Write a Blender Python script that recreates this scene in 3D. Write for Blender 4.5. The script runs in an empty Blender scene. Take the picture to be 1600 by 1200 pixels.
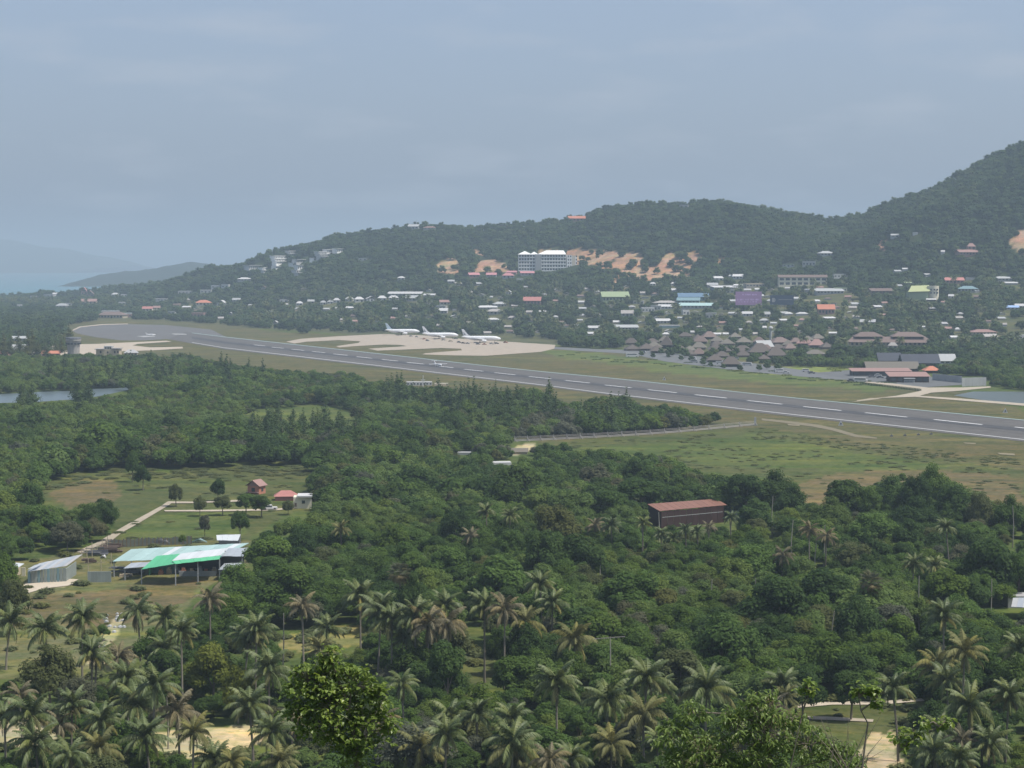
import bpy, math, random
import numpy as np
from mathutils import Vector, Matrix

# ------------------------------------------------------------------ camera, sky, sun, exposure
SC = bpy.context.scene
COL = SC.collection
H = 70.0                       # eye height above the plain
F = 3000.0                     # focal length in pixels of a 1600 px wide frame
HOR = 412.0                    # row of the horizon
PITCH = math.atan((600.0 - HOR) / F)
cam_d = bpy.data.cameras.new("camera"); cam = bpy.data.objects.new("camera", cam_d); COL.objects.link(cam)
cam_d.sensor_width = 36.0; cam_d.lens = 36.0 * F / 1600.0
cam_d.clip_start = 1.0; cam_d.clip_end = 90000.0
cam.location = (0, 0, H); cam.rotation_euler = (math.pi / 2 - PITCH, 0, 0)
SC.camera = cam

SUN_EL = math.radians(60); SUN_AZ = math.radians(104)      # azimuth from +Y towards +X
sdir = Vector((math.cos(SUN_EL) * math.sin(SUN_AZ), math.cos(SUN_EL) * math.cos(SUN_AZ), math.sin(SUN_EL)))
sun_d = bpy.data.lights.new("sun", 'SUN'); sun = bpy.data.objects.new("sun", sun_d); COL.objects.link(sun)
sun_d.energy = 4.5; sun_d.angle = math.radians(0.6); sun_d.color = (1.0, 0.95, 0.87)
sun.rotation_euler = sdir.to_track_quat('Z', 'Y').to_euler(); sun.location = (0, 0, 400)

W = bpy.data.worlds.new("World"); SC.world = W; W.use_nodes = True
wn = W.node_tree; wn.nodes.clear()
w_out = wn.nodes.new("ShaderNodeOutputWorld"); w_bg = wn.nodes.new("ShaderNodeBackground")
sky = wn.nodes.new("ShaderNodeTexSky"); sky.sky_type = 'NISHITA'; sky.sun_disc = False
sky.sun_elevation = SUN_EL; sky.sun_rotation = SUN_AZ; sky.altitude = 70
sky.air_density = 1.0; sky.dust_density = 4.0; sky.ozone_density = 2.0
# faint high cloud: a little of the sky is greyed by a soft noise
tcn = wn.nodes.new("ShaderNodeTexCoord"); mpn = wn.nodes.new("ShaderNodeMapping"); mpn.inputs['Scale'].default_value = (7, 7, 30)
cno = wn.nodes.new("ShaderNodeTexNoise"); cno.inputs['Scale'].default_value = 1.6; cno.inputs['Detail'].default_value = 6
crm = wn.nodes.new("ShaderNodeMapRange"); crm.inputs[1].default_value = 0.5; crm.inputs[2].default_value = 0.75
crm.inputs[3].default_value = 0.0; crm.inputs[4].default_value = 0.5
cmx = wn.nodes.new("ShaderNodeMix"); cmx.data_type = 'RGBA'; cmx.inputs['B'].default_value = (2.4, 3.0, 4.25, 1); cmx.inputs['Factor'].default_value = 0.5
cm2 = wn.nodes.new("ShaderNodeMix"); cm2.data_type = 'RGBA'; cm2.inputs['B'].default_value = (3.3, 3.6, 4.1, 1)
wn.links.new(tcn.outputs['Generated'], mpn.inputs['Vector']); wn.links.new(mpn.outputs[0], cno.inputs['Vector'])
wn.links.new(cno.outputs['Fac'], crm.inputs[0]); wn.links.new(crm.outputs[0], cm2.inputs['Factor'])
wn.links.new(sky.outputs[0], cmx.inputs['A']); wn.links.new(cmx.outputs['Result'], cm2.inputs['A']); wn.links.new(cm2.outputs['Result'], w_bg.inputs[0])
w_bg.inputs[1].default_value = 0.14
wn.links.new(w_bg.outputs[0], w_out.inputs[0])

SC.view_settings.view_transform = 'Standard'; SC.view_settings.look = 'None'
SC.view_settings.gamma = 1.0; SC.view_settings.use_curve_mapping = False
SC.view_settings.exposure = 0.18
cy = SC.cycles
SC.render.engine = 'CYCLES'
cy.max_bounces = 5; cy.diffuse_bounces = 2; cy.glossy_bounces = 2; cy.transmission_bounces = 2
cy.volume_bounces = 0; cy.transparent_max_bounces = 6
cy.use_denoising = True
HAZE_DENSITY = 1.5e-4

# ------------------------------------------------------------------ small maths
rng = np.random.default_rng(7); R = random.Random(11)
CP, SP = math.cos(PITCH), math.sin(PITCH)
def proj(X, Y, Z):
    d = Y * CP - (Z - H) * SP
    return 800 + F * X / d, 600 - F * ((Z - H) * CP + Y * SP) / d
def ray(px, py):
    a, b = (px - 800) / F, (600 - py) / F
    return a, CP + b * SP, -SP + b * CP       # world direction
def P(px, py, z=0.0):
    a, b, c = ray(px, py); t = (z - H) / c
    return Vector((a * t, b * t, z))
def row_z(Y, row):
    return H + Y * math.tan(math.atan((600 - row) / F) - PITCH)
def PY(px, py, Y):
    a, b, c = ray(px, py); t = Y / b
    return Vector((a * t, Y, H + c * t))
def pip(px, py, poly):
    px = np.asarray(px); py = np.asarray(py); r = np.zeros(px.shape, bool)
    n = len(poly)
    for i in range(n):
        x0, y0 = poly[i]; x1, y1 = poly[(i + 1) % n]
        if y0 == y1: continue
        c = ((y0 > py) != (y1 > py)) & (px < (x1 - x0) * (py - y0) / (y1 - y0) + x0)
        r ^= c
    return r
def vnoise(x, y, s, seed=0):
    x = np.asarray(x) / s; y = np.asarray(y) / s
    xi = np.floor(x).astype(np.int64); yi = np.floor(y).astype(np.int64); fx = x - xi; fy = y - yi
    def h(a, b):
        n = (a * 374761393 + b * 668265263 + seed * 974634777) & 0x7fffffff
        n = ((n ^ (n >> 13)) * 1274126177) & 0x7fffffff
        return (n & 0xffff) / 65535.0
    fx = fx * fx * (3 - 2 * fx); fy = fy * fy * (3 - 2 * fy)
    return (h(xi, yi) * (1 - fx) + h(xi + 1, yi) * fx) * (1 - fy) + (h(xi, yi + 1) * (1 - fx) + h(xi + 1, yi + 1) * fx) * fy

# ------------------------------------------------------------------ terrain height
# column x, slope start, (hill foot distance, row), (ridge distance, row)
COLS = [(-1500, 3300, 3500, 473, 3700, 470), (0, 3200, 3500, 472, 3700, 468), (100, 2900, 3300, 472, 3600, 463),
        (150, 2700, 3100, 471, 3450, 457), (250, 2500, 2900, 470, 3400, 447), (350, 2300, 2750, 463, 3300, 431),
        (400, 2200, 2650, 456, 3200, 415), (450, 2150, 2600, 452, 3100, 402), (490, 2100, 2550, 450, 3050, 385), (520, 2050, 2520, 450, 3000, 374),
        (560, 2000, 2500, 450, 2950, 371), (600, 1950, 2470, 450, 2900, 366), (650, 1930, 2440, 449, 2900, 357),
        (700, 1900, 2420, 446, 2880, 357), (740, 1880, 2400, 444, 2860, 362), (780, 1850, 2380, 442, 2840, 356),
        (850, 1800, 2350, 440, 2800, 353), (900, 1770, 2330, 440, 2780, 346), (950, 1740, 2300, 440, 2750, 331),
        (1000, 1700, 2280, 442, 2720, 326), (1050, 1670, 2260, 442, 2700, 326), (1100, 1640, 2250, 440, 2700, 321),
        (1150, 1610, 2230, 438, 2680, 325), (1200, 1590, 2210, 436, 2650, 334), (1250, 1560, 2190, 436, 2620, 342),
        (1300, 1540, 2160, 436, 2600, 348), (1350, 1520, 2140, 437, 2560, 341), (1400, 1500, 2120, 438, 2520, 319),
        (1450, 1490, 2100, 438, 2500, 301), (1500, 1480, 2080, 438, 2480, 276), (1550, 1470, 2060, 440, 2460, 250),
        (1600, 1460, 2050, 442, 2450, 229), (1750, 1450, 2040, 444, 2440, 190), (2100, 1450, 2040, 446, 2440, 170), (3600, 1450, 2040, 446, 2440, 200)]
cu = np.array([(c[0] - 800) / F for c in COLS])
cS = np.array([c[1] for c in COLS], float); cF = np.array([c[2] for c in COLS], float); cR = np.array([c[4] for c in COLS], float)
zF = np.array([row_z(c[2], c[3]) for c in COLS]); zR = np.array([row_z(c[4], c[5]) for c in COLS])
def ground(X, Y):
    X = np.asarray(X, float); Y = np.asarray(Y, float); u = X / np.maximum(Y, 1.0)
    s = np.interp(u, cu, cS); f = np.interp(u, cu, cF); r = np.interp(u, cu, cR)
    a = np.interp(u, cu, zF); b = np.interp(u, cu, zR)
    z = np.zeros(np.broadcast(X, Y).shape)
    t = np.clip((Y - s) / (f - s), 0, 1); z = a * (0.35 * t + 0.65 * t * t)
    t2 = np.clip((Y - f) / (r - f), 0, 1); z = np.where(Y > f, a + (b - a) * (t2 * 0.75 + 0.25 * np.sin(t2 * math.pi / 2)), z)
    t3 = np.clip((Y - r) / 800.0, 0, 1); z = np.where(Y > r, b + (-7 - b) * (t3 * t3 * (3 - 2 * t3)), z)
    rough = np.clip((Y - f) / 150, 0, 1) * np.clip((r - Y) / 120, 0, 1)
    z = z + rough * ((vnoise(X + Y * .25, Y * .35, 130, 13) - 0.5) * 34 + (vnoise(X, Y, 120, 3) - 0.5) * 24 + (vnoise(X, Y, 45, 5) - 0.5) * 9)
    # the near hillside the picture was taken from
    hill = 64.5 - 0.345 * Y + (vnoise(X, Y, 12, 9) - 0.5) * 1.2 * np.clip((180 - Y) / 60, 0, 1)
    z = np.where(Y < 186, np.maximum(hill, z), z)
    return z
def hit(px, py):
    Y = np.concatenate([np.arange(230, 1500, 2.0), np.arange(1500, 4000, 4.0)])
    a, b, c = ray(px, py); X = a / b * Y; zr = H + c / b * Y
    gz = ground(X, Y); m = gz >= zr
    i = np.argmax(m) if m.any() else int(np.argmax((gz - zr) / Y))
    return Vector((float(X[i]), float(Y[i]), float(ground(X[i], Y[i]))))

# ------------------------------------------------------------------ materials
def nt(m):
    m.use_nodes = True; return m.node_tree
MATS = {}
def mat(name, col, rough=0.8, var=0.25, scale=1.0, spec=0.2, bump=0.0, metal=0.0):
    if name in MATS: return MATS[name]
    m = bpy.data.materials.new(name); t = nt(m); b = t.nodes['Principled BSDF']
    b.inputs['Roughness'].default_value = rough; b.inputs['Specular IOR Level'].default_value = spec; b.inputs['Metallic'].default_value = metal
    tc = t.nodes.new('ShaderNodeTexCoord'); n = t.nodes.new('ShaderNodeTexNoise')
    n.inputs['Scale'].default_value = scale; n.inputs['Detail'].default_value = 5; n.inputs['Roughness'].default_value = 0.65
    t.links.new(tc.outputs['Object'], n.inputs['Vector'])
    oi = t.nodes.new('ShaderNodeObjectInfo')
    ad = t.nodes.new('ShaderNodeMath'); ad.operation = 'MULTIPLY_ADD'; ad.inputs[1].default_value = 0.5; t.links.new(oi.outputs['Random'], ad.inputs[0]); t.links.new(n.outputs['Fac'], ad.inputs[2])
    mr = t.nodes.new('ShaderNodeMapRange'); mr.inputs[1].default_value = 0.35; mr.inputs[2].default_value = 1.15; t.links.new(ad.outputs[0], mr.inputs[0])
    mx = t.nodes.new('ShaderNodeMix'); mx.data_type = 'RGBA'
    mx.inputs['A'].default_value = tuple(c * (1 - var) for c in col) + (1,)
    mx.inputs['B'].default_value = tuple(min(1, c * (1 + var)) for c in col) + (1,)
    t.links.new(mr.outputs[0], mx.inputs['Factor']); t.links.new(mx.outputs['Result'], b.inputs['Base Color'])
    if bump:
        bm = t.nodes.new('ShaderNodeBump'); bm.inputs['Distance'].default_value = bump; t.links.new(n.outputs['Fac'], bm.inputs['Height']); t.links.new(bm.outputs[0], b.inputs['Normal'])
    MATS[name] = m; return m
def foliage(name, dark, light, trans=0.42, rough=0.65, spec=0.1, warm=(1.25, 1.1, 0.7), wamt=0.35):
    m = bpy.data.materials.new(name); t = nt(m); b = t.nodes['Principled BSDF']; out = t.nodes['Material Output']
    b.inputs['Roughness'].default_value = rough; b.inputs['Specular IOR Level'].default_value = spec
    at = t.nodes.new('ShaderNodeAttribute'); at.attribute_name = 'tone'
    oi = t.nodes.new('ShaderNodeObjectInfo')
    ma = t.nodes.new('ShaderNodeMath'); ma.operation = 'MULTIPLY_ADD'; ma.inputs[1].default_value = 0.55
    t.links.new(at.outputs['Fac'], ma.inputs[0])
    mb = t.nodes.new('ShaderNodeMath'); mb.operation = 'MULTIPLY'; mb.inputs[1].default_value = 0.5; t.links.new(oi.outputs['Random'], mb.inputs[0]); t.links.new(mb.outputs[0], ma.inputs[2])
    mx = t.nodes.new('ShaderNodeMix'); mx.data_type = 'RGBA'; mx.inputs['A'].default_value = (*dark, 1); mx.inputs['B'].default_value = (*light, 1)
    t.links.new(ma.outputs[0], mx.inputs['Factor'])
    # some trees are a warmer, drier green
    fr = t.nodes.new('ShaderNodeMath'); fr.operation = 'MULTIPLY'; fr.inputs[1].default_value = 17.31; t.links.new(oi.outputs['Random'], fr.inputs[0])
    fc = t.nodes.new('ShaderNodeMath'); fc.operation = 'FRACT'; t.links.new(fr.outputs[0], fc.inputs[0])
    f2 = t.nodes.new('ShaderNodeMath'); f2.operation = 'POWER'; f2.inputs[1].default_value = 2.5; t.links.new(fc.outputs[0], f2.inputs[0])
    f3 = t.nodes.new('ShaderNodeMath'); f3.operation = 'MULTIPLY'; f3.inputs[1].default_value = wamt * 2.4; f3.use_clamp = True; t.links.new(f2.outputs[0], f3.inputs[0])
    mw = t.nodes.new('ShaderNodeMix'); mw.data_type = 'RGBA'; mw.blend_type = 'MULTIPLY'; mw.inputs['B'].default_value = (*warm, 1)
    t.links.new(f3.outputs[0], mw.inputs['Factor']); t.links.new(mx.outputs['Result'], mw.inputs['A'])
    t.links.new(mw.outputs['Result'], b.inputs['Base Color'])
    tr = t.nodes.new('ShaderNodeBsdfTranslucent'); t.links.new(mw.outputs['Result'], tr.inputs['Color'])
    ms = t.nodes.new('ShaderNodeMixShader'); ms.inputs[0].default_value = trans
    t.links.new(b.outputs[0], ms.inputs[1]); t.links.new(tr.outputs[0], ms.inputs[2]); t.links.new(ms.outputs[0], out.inputs[0])
    MATS[name] = m; return m
foliage('leaf_forest', (0.034, 0.068, 0.015), (0.115, 0.190, 0.042), trans=.42)
foliage('leaf_light', (0.055, 0.095, 0.024), (0.155, 0.225, 0.062), trans=.42)
foliage('leaf_dark', (0.022, 0.048, 0.013), (0.075, 0.128, 0.032))
foliage('leaf_yellow', (0.08, 0.11, 0.02), (0.19, 0.22, 0.045))
foliage('leaf_brown', (0.055, 0.070, 0.024), (0.125, 0.145, 0.055))
foliage('leaf_grey', (0.065, 0.078, 0.048), (0.14, 0.15, 0.10))
foliage('leaf_casuarina', (0.026, 0.053, 0.017), (0.085, 0.128, 0.046), trans=0.15)
foliage('leaf_hill', (0.022, 0.048, 0.014), (0.088, 0.138, 0.045))
foliage('leaf_hill_light', (0.035, 0.062, 0.022), (0.115, 0.155, 0.062))
foliage('leaf_hill_dark', (0.014, 0.032, 0.012), (0.055, 0.088, 0.032))
foliage('leaf_scrub', (0.085, 0.105, 0.042), (0.15, 0.175, 0.075))
foliage('leaf_young', (0.092, 0.150, 0.028), (0.255, 0.345, 0.078), trans=0.45, rough=0.4, spec=0.4)
foliage('leaf_mango', (0.092, 0.150, 0.036), (0.245, 0.335, 0.10), trans=0.45, rough=0.4, spec=0.4)
foliage('frond_green', (0.048, 0.074, 0.024), (0.148, 0.182, 0.068), trans=0.15, rough=0.5, spec=0.25)
foliage('frond_dry', (0.09, 0.08, 0.045), (0.21, 0.19, 0.12), trans=0.1)
foliage('frond_yellow', (0.085, 0.092, 0.034), (0.21, 0.21, 0.09), trans=0.15)
mat('bark', (0.20, 0.17, 0.135), 0.9, 0.3, 2.0, bump=0.03)
mat('palm_bark', (0.19, 0.17, 0.135), 0.9, 0.3, 2.0, bump=0.03)
mat('pale_bark', (0.27, 0.25, 0.21), 0.9, 0.25, 2.0)

# ------------------------------------------------------------------ mesh helpers
def new_mesh(name, v, f, mats, tone=None, smooth=False, mi=None):
    me = bpy.data.meshes.new(name)
    v = np.asarray(v, np.float32)
    if isinstance(f, np.ndarray):
        k = f.shape[1]; me.vertices.add(len(v)); me.vertices.foreach_set('co', v.ravel())
        me.loops.add(f.size); me.loops.foreach_set('vertex_index', f.astype(np.int32).ravel())
        me.polygons.add(len(f)); me.polygons.foreach_set('loop_start', np.arange(0, f.size, k, dtype=np.int32))
        me.update(calc_edges=True)
    else:
        me.from_pydata([tuple(map(float, a)) for a in v], [], f); me.update()
    for m in (mats if isinstance(mats, (list, tuple)) else [mats]): me.materials.append(MATS[m] if isinstance(m, str) else m)
    if mi is not None: me.polygons.foreach_set('material_index', np.asarray(mi, np.int32))
    if tone is not None:
        a = me.attributes.new('tone', 'FLOAT', 'POINT'); a.data.foreach_set('value', np.asarray(tone, np.float32))
    if smooth: me.polygons.foreach_set('use_smooth', np.ones(len(me.polygons), bool))
    return me
def link(name, me, parent=None, loc=(0, 0, 0), rot=(0, 0, 0), scl=(1, 1, 1)):
    o = bpy.data.objects.new(name, me); COL.objects.link(o); o.parent = parent
    o.location = loc; o.rotation_euler = rot; o.scale = scl
    return o
def tag(o, label=None, cat=None, group=None, kind=None):
    if label: o['label'] = label
    if cat: o['category'] = cat
    if group: o['group'] = group
    if kind: o['kind'] = kind
    return o
def thing(name, label, cat, loc=(0, 0, 0), rz=0.0, group=None):
    return tag(link(name, None, None, loc, (0, 0, rz)), label, cat, group)
class MB:
    def __init__(s): s.v = []; s.f = []
    def quad(s, a, b, c, d): n = len(s.v); s.v += [tuple(a), tuple(b), tuple(c), tuple(d)]; s.f.append((n, n + 1, n + 2, n + 3)); return s
    def poly(s, pts): n = len(s.v); s.v += [tuple(p) for p in pts]; s.f.append(tuple(range(n, n + len(pts)))); return s
    def box(s, x0, x1, y0, y1, z0, z1):
        n = len(s.v); s.v += [(x0, y0, z0), (x1, y0, z0), (x1, y1, z0), (x0, y1, z0), (x0, y0, z1), (x1, y0, z1), (x1, y1, z1), (x0, y1, z1)]
        s.f += [tuple(n + i for i in q) for q in ((0, 3, 2, 1), (4, 5, 6, 7), (0, 1, 5, 4), (1, 2, 6, 5), (2, 3, 7, 6), (3, 0, 4, 7))]; return s
    def slab(s, pts, th):
        k = len(pts); n = len(s.v); s.v += [tuple(p) for p in pts] + [(p[0], p[1], p[2] - th) for p in pts]
        s.f.append(tuple(range(n, n + k))); s.f.append(tuple(range(n + 2 * k - 1, n + k - 1, -1)))
        for i in range(k): j = (i + 1) % k; s.f.append((n + i, n + k + i, n + k + j, n + j))
        return s
    def tube(s, pts, rad, k=6, cap=True):
        pts = [Vector(p) for p in pts]; n0 = len(s.v)
        for i, p in enumerate(pts):
            t = (pts[min(i + 1, len(pts) - 1)] - pts[max(i - 1, 0)]).normalized()
            a = t.orthogonal().normalized() if abs(t.z) > 0.95 else t.cross(Vector((0, 0, 1))).normalized(); b = t.cross(a)
            r = rad[i] if isinstance(rad, (list, tuple)) else rad
            for j in range(k):
                q = p + a * (r * math.cos(j * 2 * math.pi / k)) + b * (r * math.sin(j * 2 * math.pi / k)); s.v.append(tuple(q))
        for i in range(len(pts) - 1):
            for j in range(k):
                s.f.append((n0 + i * k + j, n0 + i * k + (j + 1) % k, n0 + (i + 1) * k + (j + 1) % k, n0 + (i + 1) * k + j))
        if cap:
            s.f.append(tuple(n0 + j for j in range(k))[::-1]); s.f.append(tuple(n0 + (len(pts) - 1) * k + j for j in range(k)))
        return s
    def mesh(s, name, m, smooth=False): return new_mesh(name, s.v, s.f, m, smooth=smooth)
    def add(s, name, m, parent=None, smooth=False, **k): return link(name, s.mesh(name, m, smooth), parent, **k)

# ------------------------------------------------------------------ land cover, in rows and columns of the photograph
GRASS_STRIP = (0.098, 0.094, 0.054); MEADOW = (0.080, 0.092, 0.041); DRY = (0.128, 0.106, 0.064); FLOOR = (0.075, 0.10, 0.036)
SAND = (0.38, 0.33, 0.25); EARTH = (0.35, 0.21, 0.17); TOWN = (0.085, 0.09, 0.055); HILL = (0.035, 0.05, 0.025); LAWN = (0.10, 0.125, 0.052)
GREEN = (0.085, 0.108, 0.040)
A_STRIP = [(-700, 470), (120, 495), (250, 500), (340, 505), (450, 520), (560, 524), (900, 543), (1300, 575), (1340, 585), (1440, 592), (1600, 640), (2600, 760), (2600, 900), (1600, 790), (1450, 745), (1180, 720), (900, 700), (840, 690), (600, 615), (300, 575), (-700, 560)]
A_MEADOW = [(850, 690), (1180, 668), (1260, 678), (1340, 700), (1440, 712), (1600, 735), (1900, 770), (1900, 860), (1600, 780), (1540, 775), (1440, 745), (1290, 800), (1200, 745), (1080, 735), (1000, 705), (900, 702)]
A_MEADOWDRY = [(1240, 760), (1320, 735), (1480, 735), (1600, 745), (1600, 800), (1500, 780), (1300, 800), (1260, 815)]
A_POND_L = [(-300, 614), (0, 616), (50, 613), (80, 611.5), (110, 611), (150, 607.5), (180, 607), (204, 604.5), (206, 608), (180, 614), (150, 620), (120, 624), (60, 628), (0, 630), (-300, 632)]
A_GREEN = [(378, 646), (415, 638), (452, 639), (470, 633), (510, 634), (538, 641), (568, 647), (556, 657), (528, 660), (505, 665), (470, 663), (440, 658), (400, 656)]
A_GREEN2 = [(900, 702), (1180, 680), (1400, 715), (1500, 730), (1400, 735), (1150, 730)]
A_FIELD = [(58, 770), (72, 750), (95, 752), (120, 738), (150, 741), (175, 730), (200, 736), (225, 729), (250, 738), (290, 731), (330, 733), (380, 727), (430, 730), (485, 724), (480, 745), (488, 770), (487, 800), (445, 805), (395, 838), (390, 850), (160, 852), (172, 832), (190, 800), (160, 772), (100, 792), (60, 785)]
A_FIELDDRY = [(75, 775), (110, 752), (180, 750), (190, 775), (165, 790), (110, 795)]
A_LAWN = [(190, 838), (250, 802), (300, 800), (385, 805), (385, 838), (300, 845), (200, 845)]
A_YARD = [(-200, 880), (0, 880), (60, 876), (110, 862), (160, 848), (392, 846), (388, 905), (330, 912), (310, 930), (295, 952), (240, 990), (205, 1035), (130, 1065), (0, 1060), (-200, 1060)]
A_YARDDRY = [(38, 930), (120, 925), (310, 905), (305, 935), (260, 962), (150, 985), (30, 965)]
A_SAND1 = [(32, 912), (45, 920), (120, 914), (130, 908), (105, 905), (60, 910)]
A_SAND2 = [(150, 1010), (165, 985), (180, 962), (193, 965), (185, 990), (165, 1020), (190, 1030), (140, 1040), (125, 1020)]
A_PATCH = [(425, 1015), (440, 995), (500, 985), (570, 978), (575, 1005), (500, 1020)]
A_GAP = [(715, 975), (735, 960), (760, 985), (765, 1020), (770, 1060), (740, 1080), (710, 1060), (725, 1010)]
A_SAND3 = [(-100, 1128), (60, 1120), (100, 1150), (60, 1168), (-100, 1172)]
A_SAND4 = [(230, 1150), (300, 1138), (400, 1132), (430, 1150), (380, 1175), (300, 1185), (240, 1172)]
A_SAND5 = [(1010, 1112), (1060, 1104), (1080, 1108), (1060, 1118)]
A_CLEAR = [(1245, 1098), (1290, 1094), (1440, 1092), (1440, 1108), (1400, 1130), (1420, 1160), (1410, 1260), (1320, 1260), (1300, 1150), (1240, 1120)]
A_SAND6 = [(1350, 1152), (1362, 1143), (1380, 1148), (1392, 1139), (1404, 1158), (1398, 1172), (1412, 1190), (1400, 1260), (1325, 1260), (1338, 1200), (1330, 1182), (1346, 1170)]
A_SAND7 = [(800, 700), (820, 690), (835, 694), (828, 706), (800, 710)]
SCARS = [[(680, 424), (690, 408), (706, 402), (718, 410), (722, 424), (700, 428)], [(738, 424), (748, 408), (770, 403), (792, 416), (794, 424), (765, 426)],
         [(842, 392), (870, 388), (920, 390), (960, 393), (1004, 395), (1008, 410), (1002, 426), (985, 434), (960, 443), (950, 424), (930, 414), (895, 412), (850, 404)],
         [(955, 440), (1000, 424), (1030, 412), (1036, 398), (1060, 393), (1092, 396), (1096, 404), (1080, 412), (1082, 430), (1060, 436), (1000, 438)],
         [(1112, 408), (1124, 402), (1143, 406), (1138, 412), (1120, 412)], [(1369, 388), (1376, 376), (1384, 378), (1383, 390), (1378, 396)],
         [(1578, 378), (1592, 360), (1620, 352), (1640, 380), (1610, 398), (1588, 396)], [(735, 395), (740, 388), (760, 392), (755, 400)]]
A_LAKE_R = [(1490, 618), (1520, 612), (1600, 612), (1800, 620), (1800, 650), (1600, 632), (1540, 626)]
A_FORE = [(1010, 552), (1180, 560), (1290, 575), (1480, 600), (1480, 612), (1320, 606), (1100, 585), (880, 556), (860, 545)]
A_VERGE = [(840, 548), (900, 548), (1040, 565), (1160, 578), (1330, 595), (1440, 606), (1370, 612), (1180, 595), (1040, 582), (870, 557)]
A_VLAWN = [(1180, 577), (1230, 572), (1340, 575), (1345, 592), (1250, 590), (1180, 584)]

# ------------------------------------------------------------------ ground sheet
nx, = (340,)
us = np.concatenate([np.linspace(-0.75, -0.30, 25), np.linspace(-0.297, 0.297, 300), np.linspace(0.30, 0.75, 25)])
Ys = np.concatenate([np.array([-60, -20, 4.0]), np.linspace(12, 262, 42), H * F / np.linspace(1290 - HOR, 560 - HOR, 190), np.linspace(1425, 2000, 90), np.linspace(2010, 2950, 110), np.linspace(2970, 4300, 60)])
UU, YY = np.meshgrid(us, Ys); 
XX = UU * np.maximum(np.abs(YY), 260.0)
ZZ = ground(XX, YY)
ZZ = np.where(YY < 12, np.minimum(ZZ, 64.0), ZZ)
px, py = proj(XX, np.maximum(YY, 30), ZZ)
px = px + (vnoise(XX, YY, 9, 21) - 0.5) * 8; py = py + (vnoise(XX, YY, 14, 22) - 0.5) * 5
colr = np.zeros(UU.shape + (3,)); colr[:] = FLOOR
tz = YY > np.interp(UU, cu, cS) - 120; colr[tz] = TOWN
tz = YY > np.interp(UU, cu, cF); colr[tz] = HILL
def paint(poly, c, cond=None):
    m = pip(px, py, poly)
    if cond is not None: m &= cond
    colr[m] = c
flat = YY < 2600
for poly, c in ((A_STRIP, GRASS_STRIP), (A_MEADOW, MEADOW), (A_MEADOWDRY, DRY), (A_GREEN2, GREEN), (A_GREEN, GREEN), (A_FIELD, MEADOW), (A_FIELDDRY, DRY), (A_LAWN, GREEN), (A_YARD, (0.13, 0.13, 0.07)), (A_YARDDRY, DRY),
                (A_SAND1, SAND), (A_SAND2, (0.33, 0.29, 0.2)), (A_PATCH, (0.2, 0.18, 0.08)), (A_GAP, MEADOW), (A_SAND3, SAND), (A_SAND4, SAND), (A_SAND5, SAND), (A_CLEAR, MEADOW), (A_SAND6, (0.38, 0.31, 0.22)), (A_SAND7, SAND), (A_VERGE, LAWN), (A_VLAWN, (0.17, 0.20, 0.07))):
    paint(poly, c, flat)
sn = vnoise(XX, YY, 16, 31) * 0.5 + vnoise(XX, YY * 0.5, 7, 32) * 0.5
hillside = YY > np.interp(UU, cu, cF) - 160
for sc_ in SCARS:
    paint(sc_, EARTH, hillside & (sn > 0.14)); paint(sc_, (0.41, 0.285, 0.24), hillside & (sn > 0.55))
nr, nc = UU.shape
idx = np.arange(nr * nc).reshape(nr, nc)
fq = np.stack([idx[:-1, :-1], idx[:-1, 1:], idx[1:, 1:], idx[1:, :-1]], -1).reshape(-1, 4)
gm = bpy.data.materials.new('ground'); t = nt(gm); b = t.nodes['Principled BSDF']; b.inputs['Roughness'].default_value = 0.95; b.inputs['Specular IOR Level'].default_value = 0.05
at = t.nodes.new('ShaderNodeAttribute'); at.attribute_name = 'cover'
geo = t.nodes.new('ShaderNodeNewGeometry')
def gnoise(scale, lo, hi, a, bb, det=4):
    n = t.nodes.new('ShaderNodeTexNoise'); n.inputs['Scale'].default_value = scale; n.inputs['Detail'].default_value = det; n.inputs['Roughness'].default_value = 0.7; t.links.new(geo.outputs['Position'], n.inputs['Vector'])
    r = t.nodes.new('ShaderNodeMapRange'); r.inputs[1].default_value = lo; r.inputs[2].default_value = hi; r.inputs[3].default_value = a; r.inputs[4].default_value = bb; t.links.new(n.outputs['Fac'], r.inputs[0]); return r
ani = t.nodes.new('ShaderNodeMapping'); ani.inputs['Scale'].default_value = (0.012, 0.05, 0.03); ani.inputs['Rotation'].default_value = (0, 0, .25); t.links.new(geo.outputs['Position'], ani.inputs['Vector'])
def band(lo, hi, off, sc=1.0):
    n = t.nodes.new('ShaderNodeTexNoise'); n.inputs['Scale'].default_value = sc; n.inputs['Detail'].default_value = 6; n.inputs['Roughness'].default_value = 0.65; a2 = t.nodes.new('ShaderNodeVectorMath'); a2.operation = 'ADD'; a2.inputs[1].default_value = (off, off, 0); t.links.new(ani.outputs[0], a2.inputs[0]); t.links.new(a2.outputs[0], n.inputs['Vector'])
    r = t.nodes.new('ShaderNodeMapRange'); r.inputs[1].default_value = lo; r.inputs[2].default_value = hi; t.links.new(n.outputs['Fac'], r.inputs[0]); return r
cur = at.outputs['Color']
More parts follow.
